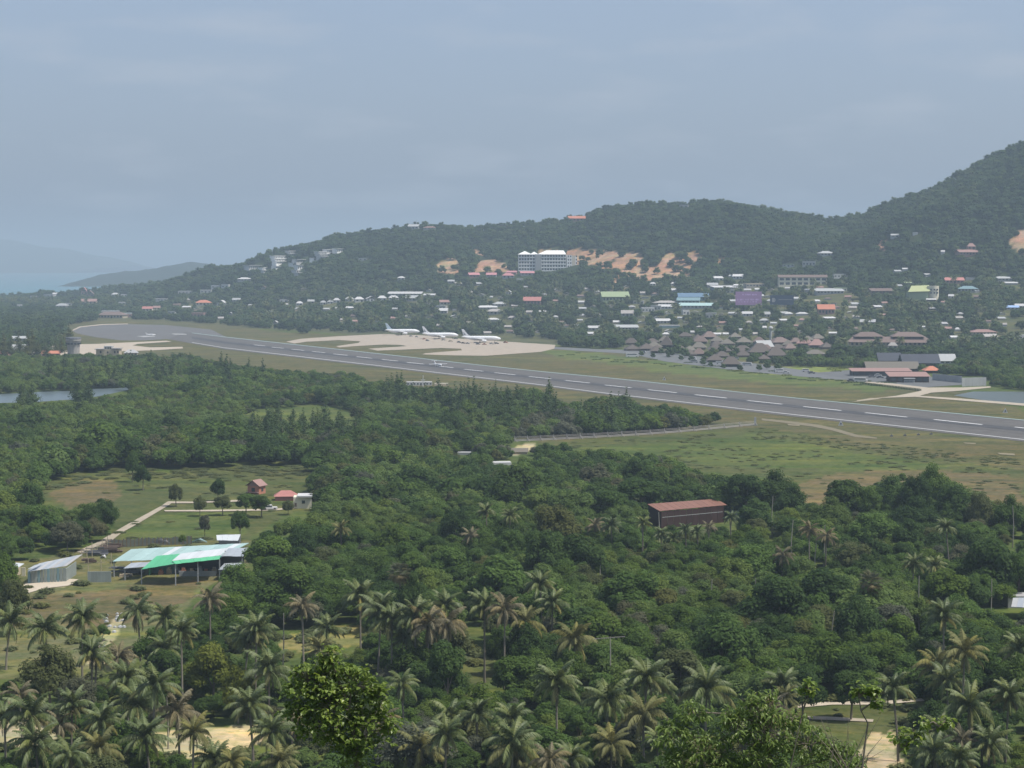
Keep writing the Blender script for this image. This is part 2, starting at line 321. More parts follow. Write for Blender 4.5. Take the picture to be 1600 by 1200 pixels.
for nd, tint in ((band(.5, .64, 0), (1.3, 1.3, 1.05)), (band(.5, .62, 9), (.7, .82, .72)), (band(.52, .6, 17, 3.0), (1.12, 1.02, .9)), (gnoise(0.018, 0.4, 0.62, 0, 1), (1.15, 1.08, 0.98)), (gnoise(0.07, 0.42, 0.62, 0, 1), (0.72, 0.84, 0.72)), (gnoise(0.35, 0.45, 0.65, 0, 0.9), (0.66, 0.7, 0.62)), (gnoise(1.4, 0.5, 0.7, 0, 0.8), (1.3, 1.22, 1.2)), (gnoise(0.006, 0.42, 0.6, 0, 1), (1.08, 1.0, 0.94)), (gnoise(0.16, 0.5, 0.56, 0, .8), (1.22, 1.12, 1.0)), (gnoise(0.6, 0.52, 0.6, 0, .7), (0.6, 0.72, 0.55))):
    m = t.nodes.new('ShaderNodeMix'); m.data_type = 'RGBA'; m.blend_type = 'MULTIPLY'; m.inputs['B'].default_value = (*tint, 1)
    t.links.new(nd.outputs[0], m.inputs['Factor']); t.links.new(cur, m.inputs['A']); cur = m.outputs['Result']
t.links.new(cur, b.inputs['Base Color'])
MATS['ground'] = gm
gme = new_mesh('ground', np.stack([XX, YY, ZZ], -1).reshape(-1, 3), fq, 'ground', smooth=True)
ca = gme.attributes.new('cover', 'FLOAT_COLOR', 'POINT'); ca.data.foreach_set('color', np.concatenate([colr.reshape(-1, 3), np.ones((nr * nc, 1))], 1).astype(np.float32).ravel())
tag(link('ground', gme), kind='structure')

# sea, far island, headland
sm = mat('sea', (0.03, 0.15, 0.17), 0.25, 0.15, 0.002, 0.5)
tag(MB().poly([(-22000, -300, -1.5), (22000, -300, -1.5), (22000, 30000, -1.5), (-22000, 30000, -1.5)]).add('sea', 'sea'), kind='structure')
def far_land(name, pts, Yc, depth, colname, kind='structure', seed=1, sub=6):
    # a long ridge: crest rows given, real depth either side of the crest
    xs = np.array([p[0] for p in pts], float); rows = np.array([p[1] for p in pts], float)
    xg = np.linspace(xs[0], xs[-1], 160); rg = np.interp(xg, xs, rows)
    zc = np.array([row_z(Yc, r) for r in rg]); V = []; nn = 13
    for j in range(nn):
        tt = j / (nn - 1) * 2 - 1; prof = math.cos(tt * math.pi / 2) ** 0.9
        for i, xx in enumerate(xg):
            Xw = (xx - 800) / F * Yc; Yw = Yc + tt * depth
            z = (zc[i] + 6) * prof - 6 + prof * (vnoise(Xw, Yw, depth * 0.35, seed) - .5) * (zc[i] + 6) * 0.25 * (abs(tt) > 0.05) + prof * (vnoise(Xw, Yw, depth * 0.05, seed + 3) - .5) * 0.07 * zc.max()
            V.append((Xw, Yw, float(z)))
    ii = np.arange(nn * 160).reshape(nn, 160)
    q = np.stack([ii[:-1, :-1], ii[:-1, 1:], ii[1:, 1:], ii[1:, :-1]], -1).reshape(-1, 4)
    return tag(link(name, new_mesh(name, V, q, colname, smooth=True)), kind=kind)
mat('far_forest', (0.032, 0.048, 0.03), 0.95, 0.6, 0.03)
far_land('far_island', [(-1400, 395), (-900, 380), (-400, 368), (-100, 366), (10, 374), (60, 383), (110, 392), (150, 400), (175, 406), (200, 416)], 17000, 2200, 'far_forest', seed=4)
far_land('headland', [(118, 446), (135, 439), (170, 428), (200, 424), (235, 421), (262, 415), (300, 409), (325, 412), (345, 422), (380, 432), (420, 440)], 6400, 420, 'far_forest', seed=8)

# ------------------------------------------------------------------ sheets laid on the plain
def sheet(name, pts, m, z, kind='structure', parent=None):
    return tag(MB().poly([P(x, y, 0) + Vector((0, 0, z)) for x, y in pts]).add(name, m, parent), kind=kind)
mat('asphalt', (0.088, 0.084, 0.080), 0.9, 0.3, 0.12); mat('asphalt_worn', (0.113, 0.107, 0.100), 0.9, 0.3, 0.15); mat('asphalt_rubber', (0.07, 0.07, 0.073), 0.85, 0.4, 0.12)
mat('asphalt_pad', (0.11, 0.106, 0.102), 0.9, 0.2, 0.03)
mat('concrete_apron', (0.37, 0.315, 0.25), 0.9, 0.2, 0.12); mat('stripe_paint', (0.66, 0.66, 0.65), 0.7, 0.15, 0.6); mat('runway_paint', (0.36, 0.36, 0.35), 0.7, 0.2, 0.6)
mat('line_paint', (0.24, 0.30, 0.29), 0.8, 0.2, 0.5)
mat('dirt_road', (0.38, 0.33, 0.255), 0.95, 0.25, 0.5); mat('pond_water', (0.10, 0.13, 0.14), 0.3, 0.2, 0.05, 0.5); mat('lagoon_water', (0.085, 0.10, 0.085), 0.3, 0.15, 0.02, 0.5)
mat('road_grey', (0.12, 0.124, 0.125), 0.9, 0.15, 0.1)
LOW = [(262, 529), (350, 543.5), (630, 576), (842, 601), (950, 615), (1200, 643.8), (1600, 687.3), (2300, 763)]
UPP = [(290, 519.5), (350, 527), (625, 557), (800, 577), (1000, 596), (1200, 618.8), (1600, 657.6), (2300, 725)]
def interp(L, x):
    return float(np.interp(x, [p[0] for p in L], [p[1] for p in L]))
out_lo = [(x, y + 2.2 + (x > 1000) * 0.8) for x, y in LOW]; out_up = [(x, y - 1.2) for x, y in UPP]
runway = sheet('runway', [(262, 530)] + out_lo[1:] + out_up[::-1], 'asphalt_worn', 0.10)
def mid(x, t): return interp(LOW, x) * (1 - t) + interp(UPP, x) * t
XSM = [300, 350, 450, 550, 650, 750, 850, 950, 1050, 1150, 1250, 1350, 1450, 1600, 1900, 2300]
MB().poly([P(x, mid(x, 0.30)) + Vector((0, 0, 0.15)) for x in XSM] + [P(x, mid(x, 0.70)) + Vector((0, 0, 0.15)) for x in XSM[::-1]]).add('rubber_marks', 'asphalt', runway)
MB().poly([P(x, mid(x, 0.42)) + Vector((0, 0, 0.2)) for x in XSM] + [P(x, mid(x, 0.58)) + Vector((0, 0, 0.2)) for x in XSM[::-1]]).add('touchdown_marks', 'asphalt_rubber', runway)
for L, s in ((LOW, -1), (UPP, 1)):
    MB().poly([P(x, interp(L, x) + s * 0.1) + Vector((0, 0, 0.24)) for x in XSM] + [P(x, interp(L, x) - s * (0.6 + 0.35 * (x - 300) / 1300)) + Vector((0, 0, 0.24)) for x in XSM[::-1]]).add('edge_line', 'line_paint' if s > 0 else 'runway_paint', runway)
DASH = [(405.6, 540), (434, 543.7), (465.6, 547), (498, 550.5), (532, 554.5), (569, 559), (609, 563.3), (649, 568), (694, 573.5), (740, 579), (789, 584.5), (844, 590.6), (902.5, 597), (966, 604.3), (1035, 611.8), (1110.6, 620), (1195, 629.3), (1285, 639), (1385, 649), (1497, 660.2), (1628, 672.5), (1770, 686), (1940, 702)]
for i, (x, y) in enumerate(DASH):
    xa = DASH[i - 1][0] if i else x - 27; xb = DASH[i + 1][0] if i + 1 < len(DASH) else x + 190
    h = (xb - xa) / 2 * 0.31; sl = 0.106
    c0 = P(x - h, y - h * sl); c1 = P(x + h, y + h * sl); d = (c1 - c0).normalized(); n = Vector((-d.y, d.x, 0)) * 0.75
    up = Vector((0, 0, 0.25)); MB().poly([c0 - n + up, c1 - n + up, c1 + n + up, c0 + n + up]).add('centreline_stripe', 'stripe_paint', runway)
for x, y in ((205, 517), (250, 526), (268, 523), (232, 520)): pass
pad = sheet('turning_pad', [(112, 516), (125, 511), (160, 507.5), (200, 506.5), (260, 508), (330, 515), (352, 526), (330, 535), (264, 529.5), (225, 532), (190, 532), (150, 527), (120, 521)], 'asphalt_pad', 0.06)
sheet('pad_kerb', [(110, 517), (124, 510.4), (160, 506.6), (200, 505.7), (200, 506.7), (160, 507.9), (126, 511.6), (114, 517)], 'concrete_apron', 0.16)
for q in ([(213, 525.5), (240, 524.5), (243, 526), (225, 527)], [(268, 521.5), (290, 521.8), (292, 523), (272, 523)]): sheet('pad_marking', q, 'runway_paint', 0.18, parent=pad)
sheet('sand_apron', [(58, 548), (60, 541), (80, 539), (150, 537.5), (260, 532.5), (268, 534), (215, 537.5), (207, 540), (235, 543), (285, 542), (286, 544.5), (240, 547.5), (190, 549), (185, 552), (100, 556), (62, 556)], 'concrete_apron', 0.12)
sheet('jet_apron', [(447, 534), (470, 529.5), (530, 525.5), (600, 522), (660, 524), (700, 528), (790, 534), (868, 539), (866, 545), (845, 550), (760, 556), (710, 555.5), (660, 554), (665, 552), (722, 547.5), (720, 545), (690, 544), (640, 546), (590, 548), (575, 545), (636, 541), (625, 539), (600, 538.5), (555, 541), (530, 543), (525, 541), (560, 536), (563, 533.5), (530, 531.5), (480, 534), (460, 537)], 'concrete_apron', 0.12)
sheet('service_road', [(1000, 547), (1050, 552), (1180, 568), (1300, 585), (1410, 588), (1440, 595), (1300, 593), (1150, 579), (1040, 565), (985, 553), (900, 548), (860, 545), (862, 542), (940, 546)], 'road_grey', 0.08)
sheet('forecourt', [(1270, 583), (1345, 577), (1480, 592), (1510, 601), (1440, 606), (1340, 594)], 'road_grey', 0.14)
sheet('sand_track', [(1352, 597), (1380, 598), (1450, 606), (1500, 606), (1548, 604), (1548, 606), (1500, 611), (1455, 614), (1437, 619), (1500, 623), (1600, 631), (1800, 650), (1800, 654), (1600, 634.5), (1430, 620.5), (1380, 622), (1340, 627), (1338, 626), (1400, 619), (1440, 611), (1350, 599)], 'dirt_road', 0.2)
sheet('lagoon', A_LAKE_R, 'lagoon_water', 0.08)
sheet('lake', A_POND_L, 'pond_water', 0.08)
sheet('dirt_path', [(120, 862), (150, 849), (162, 842), (190, 825), (215, 811), (252, 791), (262, 784), (270, 785.5), (262, 791), (240, 804), (215, 819), (190, 833), (175, 845), (150, 855), (128, 866)], 'dirt_road', 0.12)
sheet('farm_track', [(262, 784), (300, 784.5), (340, 783), (385, 781), (400, 783), (360, 785), (300, 787), (265, 787)], 'dirt_road', 0.16)
sheet('farm_path', [(256, 798), (330, 797.5), (430, 796), (470, 792), (472, 794), (430, 798.5), (330, 800), (258, 800)], 'dirt_road', 0.2)
sheet('yard_sand', [(35, 918), (40, 913), (75, 910), (105, 905), (122, 906), (128, 911), (105, 916), (70, 920), (45, 927)], 'dirt_road', 0.12)
mat('worn_track', (0.20, 0.175, 0.115), 0.95, 0.3, 0.5)
sheet('clearing_track', [(1240, 1102), (1300, 1097), (1370, 1097), (1440, 1092), (1445, 1096), (1375, 1102), (1300, 1102), (1245, 1107)], 'dirt_road', 0.12)
sheet('clearing_path', [(1262, 1120), (1300, 1121), (1365, 1125), (1364, 1129), (1300, 1126), (1264, 1125)], 'dirt_road', 0.12)
sheet('grass_track', [(1190, 654), (1230, 658), (1280, 664), (1310, 671), (1340, 680), (1370, 684), (1370, 686), (1335, 683), (1300, 673), (1270, 667), (1225, 661), (1190, 657)], 'worn_track', 0.12)
mat('tan_ground', (0.22, 0.185, 0.12), 0.95, 0.25, 0.2)
for q in ([(1558, 708), (1585, 709.5), (1586, 712), (1562, 710.5)], [(1505, 692), (1525, 693), (1524, 694.2), (1508, 693.5)], [(1230, 663), (1250, 664.5), (1249, 666), (1232, 665)], [(1360, 622), (1378, 623.5), (1350, 627), (1330, 629)]): sheet('bare_patch', q, 'worn_track', 0.17)

# ------------------------------------------------------------------ tree templates (pure mesh data)
def leaf_cloud(puffs, n, size, seed, up=0.85, shape='quad', aspect=0.6, droop=0.0):
    g = np.random.default_rng(seed); V = []; T = []
    tot = sum(p[3] ** 2 for p in puffs)
    for (cx_, cy_, cz_, r, sq) in puffs:
        k = max(6, int(n * r * r / tot)); d = g.normal(size=(k, 3)); d[:, 2] = d[:, 2] * 0.9 + 0.25; d /= np.linalg.norm(d, axis=1)[:, None]
        rad = r * (0.62 + 0.42 * g.random(k) ** 0.6)
        c = np.array([cx_, cy_, cz_]) + d * rad[:, None] * np.array([1, 1, sq])
        nrm = d * 1.1 + g.normal(size=(k, 3)) * 0.4 + np.array([0, 0, up]); nrm /= np.linalg.norm(nrm, axis=1)[:, None]
        a = np.cross(nrm, g.normal(size=(k, 3))); a /= np.linalg.norm(a, axis=1)[:, None]
        if droop: a[:, 2] -= droop; a /= np.linalg.norm(a, axis=1)[:, None]
        bb = np.cross(nrm, a); s = size * (0.6 + 0.8 * g.random(k))[:, None]
        V.append(np.stack([c - a * s, c - bb * s * aspect, c + a * s, c + bb * s * aspect], 1).reshape(-1, 3))
        tn = np.clip(g.random(k) * 0.8 + g.random() * 0.3, 0, 1); T.append(np.repeat(tn, 4))
    V = np.concatenate(V); T = np.concatenate(T); return V, np.arange(len(V)).reshape(-1, 4), T
def core(puffs, k=0.66):
    # inner leaf mass: a low icosphere-like lump per puff so the sky does not show straight through
    V = []; Fc = []
    oct_ = np.array([(1, 0, 0), (-1, 0, 0), (0, 1, 0), (0, -1, 0), (0, 0, 1), (0, 0, -1)], float)
    fo = [(0, 2, 4), (2, 1, 4), (1, 3, 4), (3, 0, 4), (2, 0, 5), (1, 2, 5), (3, 1, 5), (0, 3, 5)]
    for (x, y, z, r, sq) in puffs:
        n = len(V); V += list(oct_ * r * k * np.array([1, 1, sq]) + np.array([x, y, z])); Fc += [(n + a, n + b_, n + c, n + c) for a, b_, c in fo]
    return np.array(V), np.array(Fc)
def crown_mesh(name, puffs, n, size, seed, m, cores=0.62, **k):
    V, Q, T = leaf_cloud(puffs, n, size, seed, **k)
    if cores:
        CV, CQ = core(puffs, cores); 
        faces = [tuple(q) for q in Q] + [tuple(q[:3] + len(V)) for q in CQ]
        return new_mesh(name, np.concatenate([V, CV]), faces, m, tone=np.concatenate([T, np.full(len(CV), 0.5)]))
    return new_mesh(name, V, Q, m, tone=T)
def puffs_round(seed, rx, h0, h1, n, pr):
    g = np.random.default_rng(seed); out = []
    for i in range(n):
        a = i * 2.39996 + g.random(); q = math.sqrt((i + 0.5) / n); t_ = g.random()
        rr = q * rx * 0.74; zz = h0 + (h1 - h0) * (math.sqrt(max(0, 1 - (q * 0.85) ** 2)) * (0.55 + 0.45 * t_))
        out.append((rr * math.cos(a), rr * math.sin(a), zz - pr * 0.5, pr * (0.75 + 0.5 * g.random()), 0.8))
    for i in range(max(3, n // 3)):   # lower skirt
        a = g.random() * 6.28; out.append((rx * 0.66 * math.cos(a), rx * 0.66 * math.sin(a), h0 + 0.15 * (h1 - h0), pr * 0.8, 0.8))
    return out
def trunk_mesh(name, h, r, lean=0.0, fork=0, seed=0, m='bark'):
    g = random.Random(seed); b_ = MB(); top = Vector((lean, 0, h)); b_.tube([(0, 0, -0.3), (lean * .3, 0, h * .5), top], [r, r * .8, r * .55], 6)
    for i in range(fork):
        a = i * 6.28 / fork + g.random(); L = h * 0.5
        b_.tube([Vector((lean * .3, 0, h * .55)), Vector((lean * .3 + math.cos(a) * L * .4, math.sin(a) * L * .4, h * .9)), Vector((lean * .3 + math.cos(a) * L * .75, math.sin(a) * L * .75, h * 1.25))], [r * .55, r * .35, r * .15], 5)
    return b_.mesh(name, m)
NEAR = []       # (crown mesh, trunk mesh, nominal height, nominal radius)
for i, (rx, h0, h1, n, pr) in enumerate([(3.6, 2.6, 7.2, 15, 1.35), (4.4, 3.0, 8.4, 20, 1.45), (3.2, 2.2, 6.2, 12, 1.3), (4.0, 2.4, 6.6, 17, 1.4), (3.0, 3.0, 8.0, 13, 1.25), (4.8, 3.2, 8.0, 24, 1.4)]):
    NEAR.append((crown_mesh('broadleaf_crown', puffs_round(i + 5, rx, h0, h1, n, pr), 5200, 0.20, i + 50, 'leaf_forest'), trunk_mesh('broadleaf_trunk', h0 + 1.2, 0.2, 0.4, 3, i), h1, rx))
MID = []
for i, (rx, h0, h1, n, pr) in enumerate([(3.5, 1.8, 6.6, 10, 1.6), (4.2, 2.0, 7.8, 13, 1.7), (3.0, 1.6, 5.6, 8, 1.5), (3.8, 1.8, 6.0, 11, 1.6)]):
    MID.append((crown_mesh('woodland_crown', puffs_round(i + 25, rx, h0, h1, n, pr), 1500, 0.36, i + 150, 'leaf_forest'), None, h1, rx))
FAR = []
for i, (rx, h0, h1, n, pr) in enumerate([(4.6, 2.0, 9.0, 7, 2.6), (5.4, 2.2, 11, 9, 2.8), (4.0, 1.5, 7.5, 6, 2.3)]):
    FAR.append((crown_mesh('hill_crown', puffs_round(i + 45, rx, h0, h1, n, pr), 330, 0.85, i + 250, 'leaf_hill', cores=0.8), None, h1, rx))
def cas_mesh(i, n=900, size=0.3, h=12.0, r=2.1):
    g = np.random.default_rng(i + 300); pf = []
    for k in range(13):
        t_ = k / 12; rr = r * (1 - t_) ** 0.75 * (0.8 + 0.4 * g.random()) ; a = g.random() * 6.28
        pf.append((math.cos(a) * rr * .35, math.sin(a) * rr * .35, 2.0 + (h - 2.4) * t_, max(0.35, rr * .85), 1.05))
    return crown_mesh('casuarina_crown', pf, n, size, i + 400, 'leaf_casuarina', up=0.1, aspect=0.35, droop=-0.9, cores=0.6)
CAS = [(cas_mesh(0), h_t) for h_t in (1,)] + [(cas_mesh(1, h=13.5, r=2.5), 1), (cas_mesh(2, h=11, r=2.6), 1)]
cas_trunk = trunk_mesh('casuarina_trunk', 9.0, 0.16)
bush_m = [crown_mesh('bush_crown', [(0, 0, .6, .9, .75), (.7, .2, .5, .6, .7), (-.6, .4, .5, .6, .7), (0.1, -.6, .45, .6, .7)], 240, 0.2, 77 + i, 'leaf_scrub') for i in range(2)]

# palm fronds
def frond_mesh(name, L, e0, bend, m, seed, w=1.0, n=30, droop=0.55):
    g = random.Random(seed); V = []; Fq = []; T = []
    pts = []; p = Vector((0, 0, 0)); ang = e0; seg = L / 12
    for i in range(13):
        pts.append(p.copy()); p = p + Vector((math.cos(ang), 0, math.sin(ang))) * seg; ang -= bend / 12 * (0.6 + 0.8 * i / 12)
    def at_(s):
        k = s * 12; i = min(11, int(k)); f_ = k - i; return pts[i].lerp(pts[i + 1], f_), (pts[i + 1] - pts[i]).normalized()
    for i in range(12):      # midrib
        wv = 0.06 * (1 - i / 13); n_ = len(V)
        V += [pts[i] + Vector((0, -wv, 0.02)), pts[i] + Vector((0, wv, 0.02)), pts[i + 1] + Vector((0, wv * .9, 0.02)), pts[i + 1] + Vector((0, -wv * .9, 0.02))]
        Fq.append((n_, n_ + 1, n_ + 2, n_ + 3)); T += [1.0] * 4
    for i in range(n):
        s = 0.12 + 0.88 * i / (n - 1); q, d = at_(min(0.999, s)); ll = w * (0.35 + 0.95 * math.sin(math.pi * min(1, 0.12 + s * 0.86)) ) * (0.85 + 0.3 * g.random())
        for sd in (-1, 1):
            dr = Vector((0, sd, 0)) * 0.75 + d * 0.55 + Vector((0, 0, -droop * (0.6 + 0.8 * g.random()))); dr.normalize()
            wd = d * 0.065; m_ = q + dr * ll * 0.55; e = q + dr * ll + Vector((0, 0, -0.22 * ll)); n_ = len(V)
            V += [q - wd, q + wd, m_ + wd, m_ - wd, e + wd * .3]
            Fq += [(n_, n_ + 1, n_ + 2, n_ + 3), (n_ + 3, n_ + 2, n_ + 4)]; tt = g.random() * 0.9; T += [tt] * 5
    return new_mesh(name, V, Fq, m, tone=T)
FR = {}
for key, mm in (('g', 'frond_green'), ('d', 'frond_dry'), ('y', 'frond_yellow')):
    FR[key] = {'up': [frond_mesh('frond', 4.4, 1.25, 1.3, mm, i, w=.78) for i in range(2)], 'mid': [frond_mesh('frond', 4.5, 0.62, 1.75, mm, 10 + i, droop=0.8, w=.82) for i in range(2)],
               'low': [frond_mesh('frond', 4.4, 0.05, 1.5, mm, 20 + i, droop=1.0, w=.82) for i in range(2)], 'hang': [frond_mesh('frond', 3.4, -0.5, 1.1, mm, 30, w=0.55, n=18, droop=1.0)]}
def frond_specs(g, state):
    sp = []
    nU, nM, nL = {'g': (8, 10, 7), 'd': (4, 7, 7), 'y': (6, 9, 7), 'sk': (4, 10, 5)}[state]
    k = {'sk': 'g'}.get(state, state)
    for i in range(nU): sp.append((g.choice(FR[k]['up']), i * 6.28 / nU + g.random() * .7, (g.random() - .5) * .35))
    for i in range(nM): sp.append((g.choice(FR[k]['mid']), i * 6.28 / nM + g.random() * .5, (g.random() - .5) * .7))
    for i in range(nL): sp.append((g.choice(FR[k if state != 'g' or i % 3 else 'y']['low']), i * 6.28 / nL + g.random() * .6, (g.random() - .5) * .5))
    hangs = {'g': 2, 'd': 5, 'y': 3, 'sk': 12}[state]
    for i in range(hangs): sp.append((FR['d']['hang'][0], i * 6.28 / hangs + g.random() * .5, -0.25 - g.random() * .35))
    return sp
palm_trunks = {}
def palm_trunk(h, lean):
    key = (round(h), round(lean, 1))
    if key not in palm_trunks:
        palm_trunks[key] = MB().tube([(0, 0, -0.4), (lean * .12, 0, h * .25), (lean * .4, 0, h * .55), (lean * .75, 0, h * .82), (lean, 0, h)], [0.24, 0.17, 0.15, 0.14, 0.12], 7).mesh('palm_trunk', 'palm_bark')
    return palm_trunks[key]
hub_mesh = MB().tube([(0, 0, -0.5), (0, 0, 0), (0, 0, 0.45)], [0.16, 0.28, 0.1], 6).mesh('crown_shaft', 'frond_yellow')
nuts_mesh = MB().box(-.35, -.15, -.3, -.1, -.5, -.25).box(.12, .34, -.2, .02, -.55, -.3).box(-.1, .12, .15, .37, -.52, -.3).mesh('coconuts', 'frond_yellow')
whole_crowns = {}
def whole_crown(state, vi):
    if (state, vi) not in whole_crowns:
        g = random.Random(vi * 7 + 3); V = []; Fc = []; T = []; MI = []; slots = ['frond_green', 'frond_dry', 'frond_yellow']
        for me, az, pt in frond_specs(g, state):
            Mx = Matrix.Rotation(az, 4, 'Z') @ Matrix.Rotation(-pt, 4, 'Y'); n = len(V)
            V += [tuple(Mx @ v.co) for v in me.vertices]; Fc += [tuple(n + i for i in p.vertices) for p in me.polygons]
            T += [d.value for d in me.attributes['tone'].data]; MI += [slots.index(me.materials[0].name)] * len(me.polygons)
        whole_crowns[(state, vi)] = new_mesh('palm_crown', V, Fc, slots, tone=T, mi=MI)
    return whole_crowns[(state, vi)]
def palm(loc, h, label, state='g', parts=True, scale=1.0, lean=None, group=None, cat='palm tree'):
    g = random.Random(int(loc[0] * 31 + loc[1] * 17)); lean = (g.random() - .3) * 1.6 if lean is None else lean
    rz = g.random() * 6.28; ps = g.uniform(.7, 1.04)
    root = thing('coconut_palm', label, cat, loc, rz, group)
    link('trunk', palm_trunk(h, lean), root)
    if parts:
        link('crown_shaft', hub_mesh, root, (lean, 0, h)); 
        if state in 'gy': link('coconuts', nuts_mesh, root, (lean, 0, h), scl=(1.3, 1.3, 1.3))
        for me, az, pt in frond_specs(g, state):
            s = scale * ps * (0.85 + g.random() * .28); link('frond', me, root, (lean, 0, h + 0.15), (0, -pt, az), (s, s, s))
    else:
        link('crown', whole_crown(state, g.randrange(3)), root, (lean, 0, h + .1), (0, 0, 0), (scale,) * 3)
    return root
# ------------------------------------------------------------------ buildings
PROT = []            # rows/columns a tree in front must leave open: (x0, y0, x1, y1, distance)
FOOT = []            # footprints: (X, Y, radius)
for nme, c in dict(white=(.48, .48, .475), cream=(.62, .58, .46), tan=(.42, .36, .26), grey=(.34, .34, .34), palegrey=(.35, .36, .36), darkgrey=(.13, .135, .15), terracotta=(.42, .19, .13), orange=(.44, .18, .115),
                   redroof=(.38, .17, .15), pink=(.42, .20, .21), brown=(.15, .11, .09), brownroof=(.165, .12, .105), thatch=(.10, .083, .072), thatchpale=(.155, .14, .115), darkroof=(.055, .06, .075), teal=(.33, .46, .45),
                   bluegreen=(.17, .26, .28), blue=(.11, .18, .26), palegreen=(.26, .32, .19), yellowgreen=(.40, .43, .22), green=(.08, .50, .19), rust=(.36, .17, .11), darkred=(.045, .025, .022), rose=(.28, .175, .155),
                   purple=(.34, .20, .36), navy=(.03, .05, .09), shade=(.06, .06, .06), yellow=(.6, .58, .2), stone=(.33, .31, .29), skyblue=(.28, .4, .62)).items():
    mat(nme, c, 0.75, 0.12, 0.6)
mat('glass', (.05, .06, .07), 0.15, 0.2, 0.5, 0.6); mat('tyre', (.03, .03, .03), .8)
mat('tin_white', (.50, .53, .54), 0.5, 0.10, 0.4, 0.4); mat('tin_teal', (.30, .42, .40), 0.5, 0.12, 0.4, 0.4); mat('tin_green', (.09, .40, .20), 0.5, 0.08, 0.5, 0.4); mat('tin_grey', (.30, .33, .36), 0.5, 0.15, 0.5, 0.4)
mat('tin_red', (.20, .098, .068), 0.6, 0.12, 0.7, 0.3); mat('tin_wall', (.23, .26, .24), 0.7, 0.15, 0.6, 0.3)
def roof_geo(b, kind, w, d, h, rh, oh):
    x0, x1, y0, y1 = -w / 2 - oh, w / 2 + oh, -d / 2 - oh, d / 2 + oh
    if kind == 'flat':
        b.box(x0, x1, y0, y1, h, h + max(.3, rh * .4))
    elif kind == 'mono':
        b.slab([(x0, y0, h), (x1, y0, h), (x1, y1, h + rh), (x0, y1, h + rh)], 0.15)
    elif kind == 'gable':
        b.slab([(x0, y0, h), (x1, y0, h), (x1, 0, h + rh), (x0, 0, h + rh)], 0.15); b.slab([(x1, y1, h), (x0, y1, h), (x0, 0, h + rh), (x1, 0, h + rh)], 0.152)
        for s in (-1, 1): xx = s * (w / 2 - .02); b.poly([(xx, y0 + oh, h - .1), (xx, y1 - oh, h - .1), (xx, 0, h + rh - .2)])
    elif kind == 'gabley':
        b.slab([(x0, y1, h), (x0, y0, h), (0, y0, h + rh), (0, y1, h + rh)], 0.15); b.slab([(x1, y0, h), (x1, y1, h), (0, y1, h + rh), (0, y0, h + rh)], 0.152)
    elif kind == 'pyramid':
        a = (0, 0, h + rh)
        for p, q in (((x0, y0), (x1, y0)), ((x1, y0), (x1, y1)), ((x1, y1), (x0, y1)), ((x0, y1), (x0, y0))): b.poly([(*p, h), (*q, h), a])
        b.poly([(x0, y0, h), (x0, y1, h), (x1, y1, h), (x1, y0, h)])
    else:  # hip
        r = max(w / 2 - d / 2 * .8, w * .12)
        b.poly([(x0, y0, h), (x1, y0, h), (r, 0, h + rh), (-r, 0, h + rh)]); b.poly([(x1, y1, h), (x0, y1, h), (-r, 0, h + rh), (r, 0, h + rh)])
        b.poly([(x1, y0, h), (x1, y1, h), (r, 0, h + rh)]); b.poly([(x0, y1, h), (x0, y0, h), (-r, 0, h + rh)]); b.poly([(x0, y0, h), (x0, y1, h), (x1, y1, h), (x1, y0, h)])
def house(x, yb, w, hp, kind, roofc, wallc, label, name='house', cat='house', rz=None, dr=0.7, group=None, wf=0.5, win=True, prot=True, g3=None, openf=False):
    p = hit(x, yb) if g3 is None else g3; k = p.y / F; w_, ht = w * k, hp * k
    rz = R.uniform(-.25, .25) if rz is None else rz
    d = max(3.0, min(w_ * dr, 16)); h = ht * wf; rh = ht - h
    o = thing(name, label, cat, p, rz, group)
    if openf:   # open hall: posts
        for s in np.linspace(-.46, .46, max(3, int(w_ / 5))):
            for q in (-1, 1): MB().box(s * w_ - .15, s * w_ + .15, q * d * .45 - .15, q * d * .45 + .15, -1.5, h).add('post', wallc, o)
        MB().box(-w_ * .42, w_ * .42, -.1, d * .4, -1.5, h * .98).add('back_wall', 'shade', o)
    else:
        MB().box(-w_ / 2, w_ / 2, -d / 2, d / 2, -2.5, h).add('wall', wallc, o)
    b = MB(); roof_geo(b, kind, w_, d, h + .02, rh, 0.0 if kind == 'flat' else min(1.0, w_ * .06)); b.add('roof', roofc, o)
    if win and not openf and w > 7 and h > 1.8:
        n = max(2, int(w / 5)); n = min(n, 9)
        for i in range(n):
            cx = (-.5 + (i + .5) / n) * w_; ww = min(1.1, w_ / n * .27)
            MB().box(cx - ww, cx + ww, -d / 2 - .06, -d / 2 + .02, h * .3 if i != n // 2 else .05, h * .78).add('window' if i != n // 2 else 'door', 'glass', o)
    if prot: PROT.append((x - w / 2 - 1, yb - hp - 1, x + w / 2 + 1, yb - hp * .25, p.y - 1))
    FOOT.append((p.x, p.y, max(w_, d) * .55))
    return o
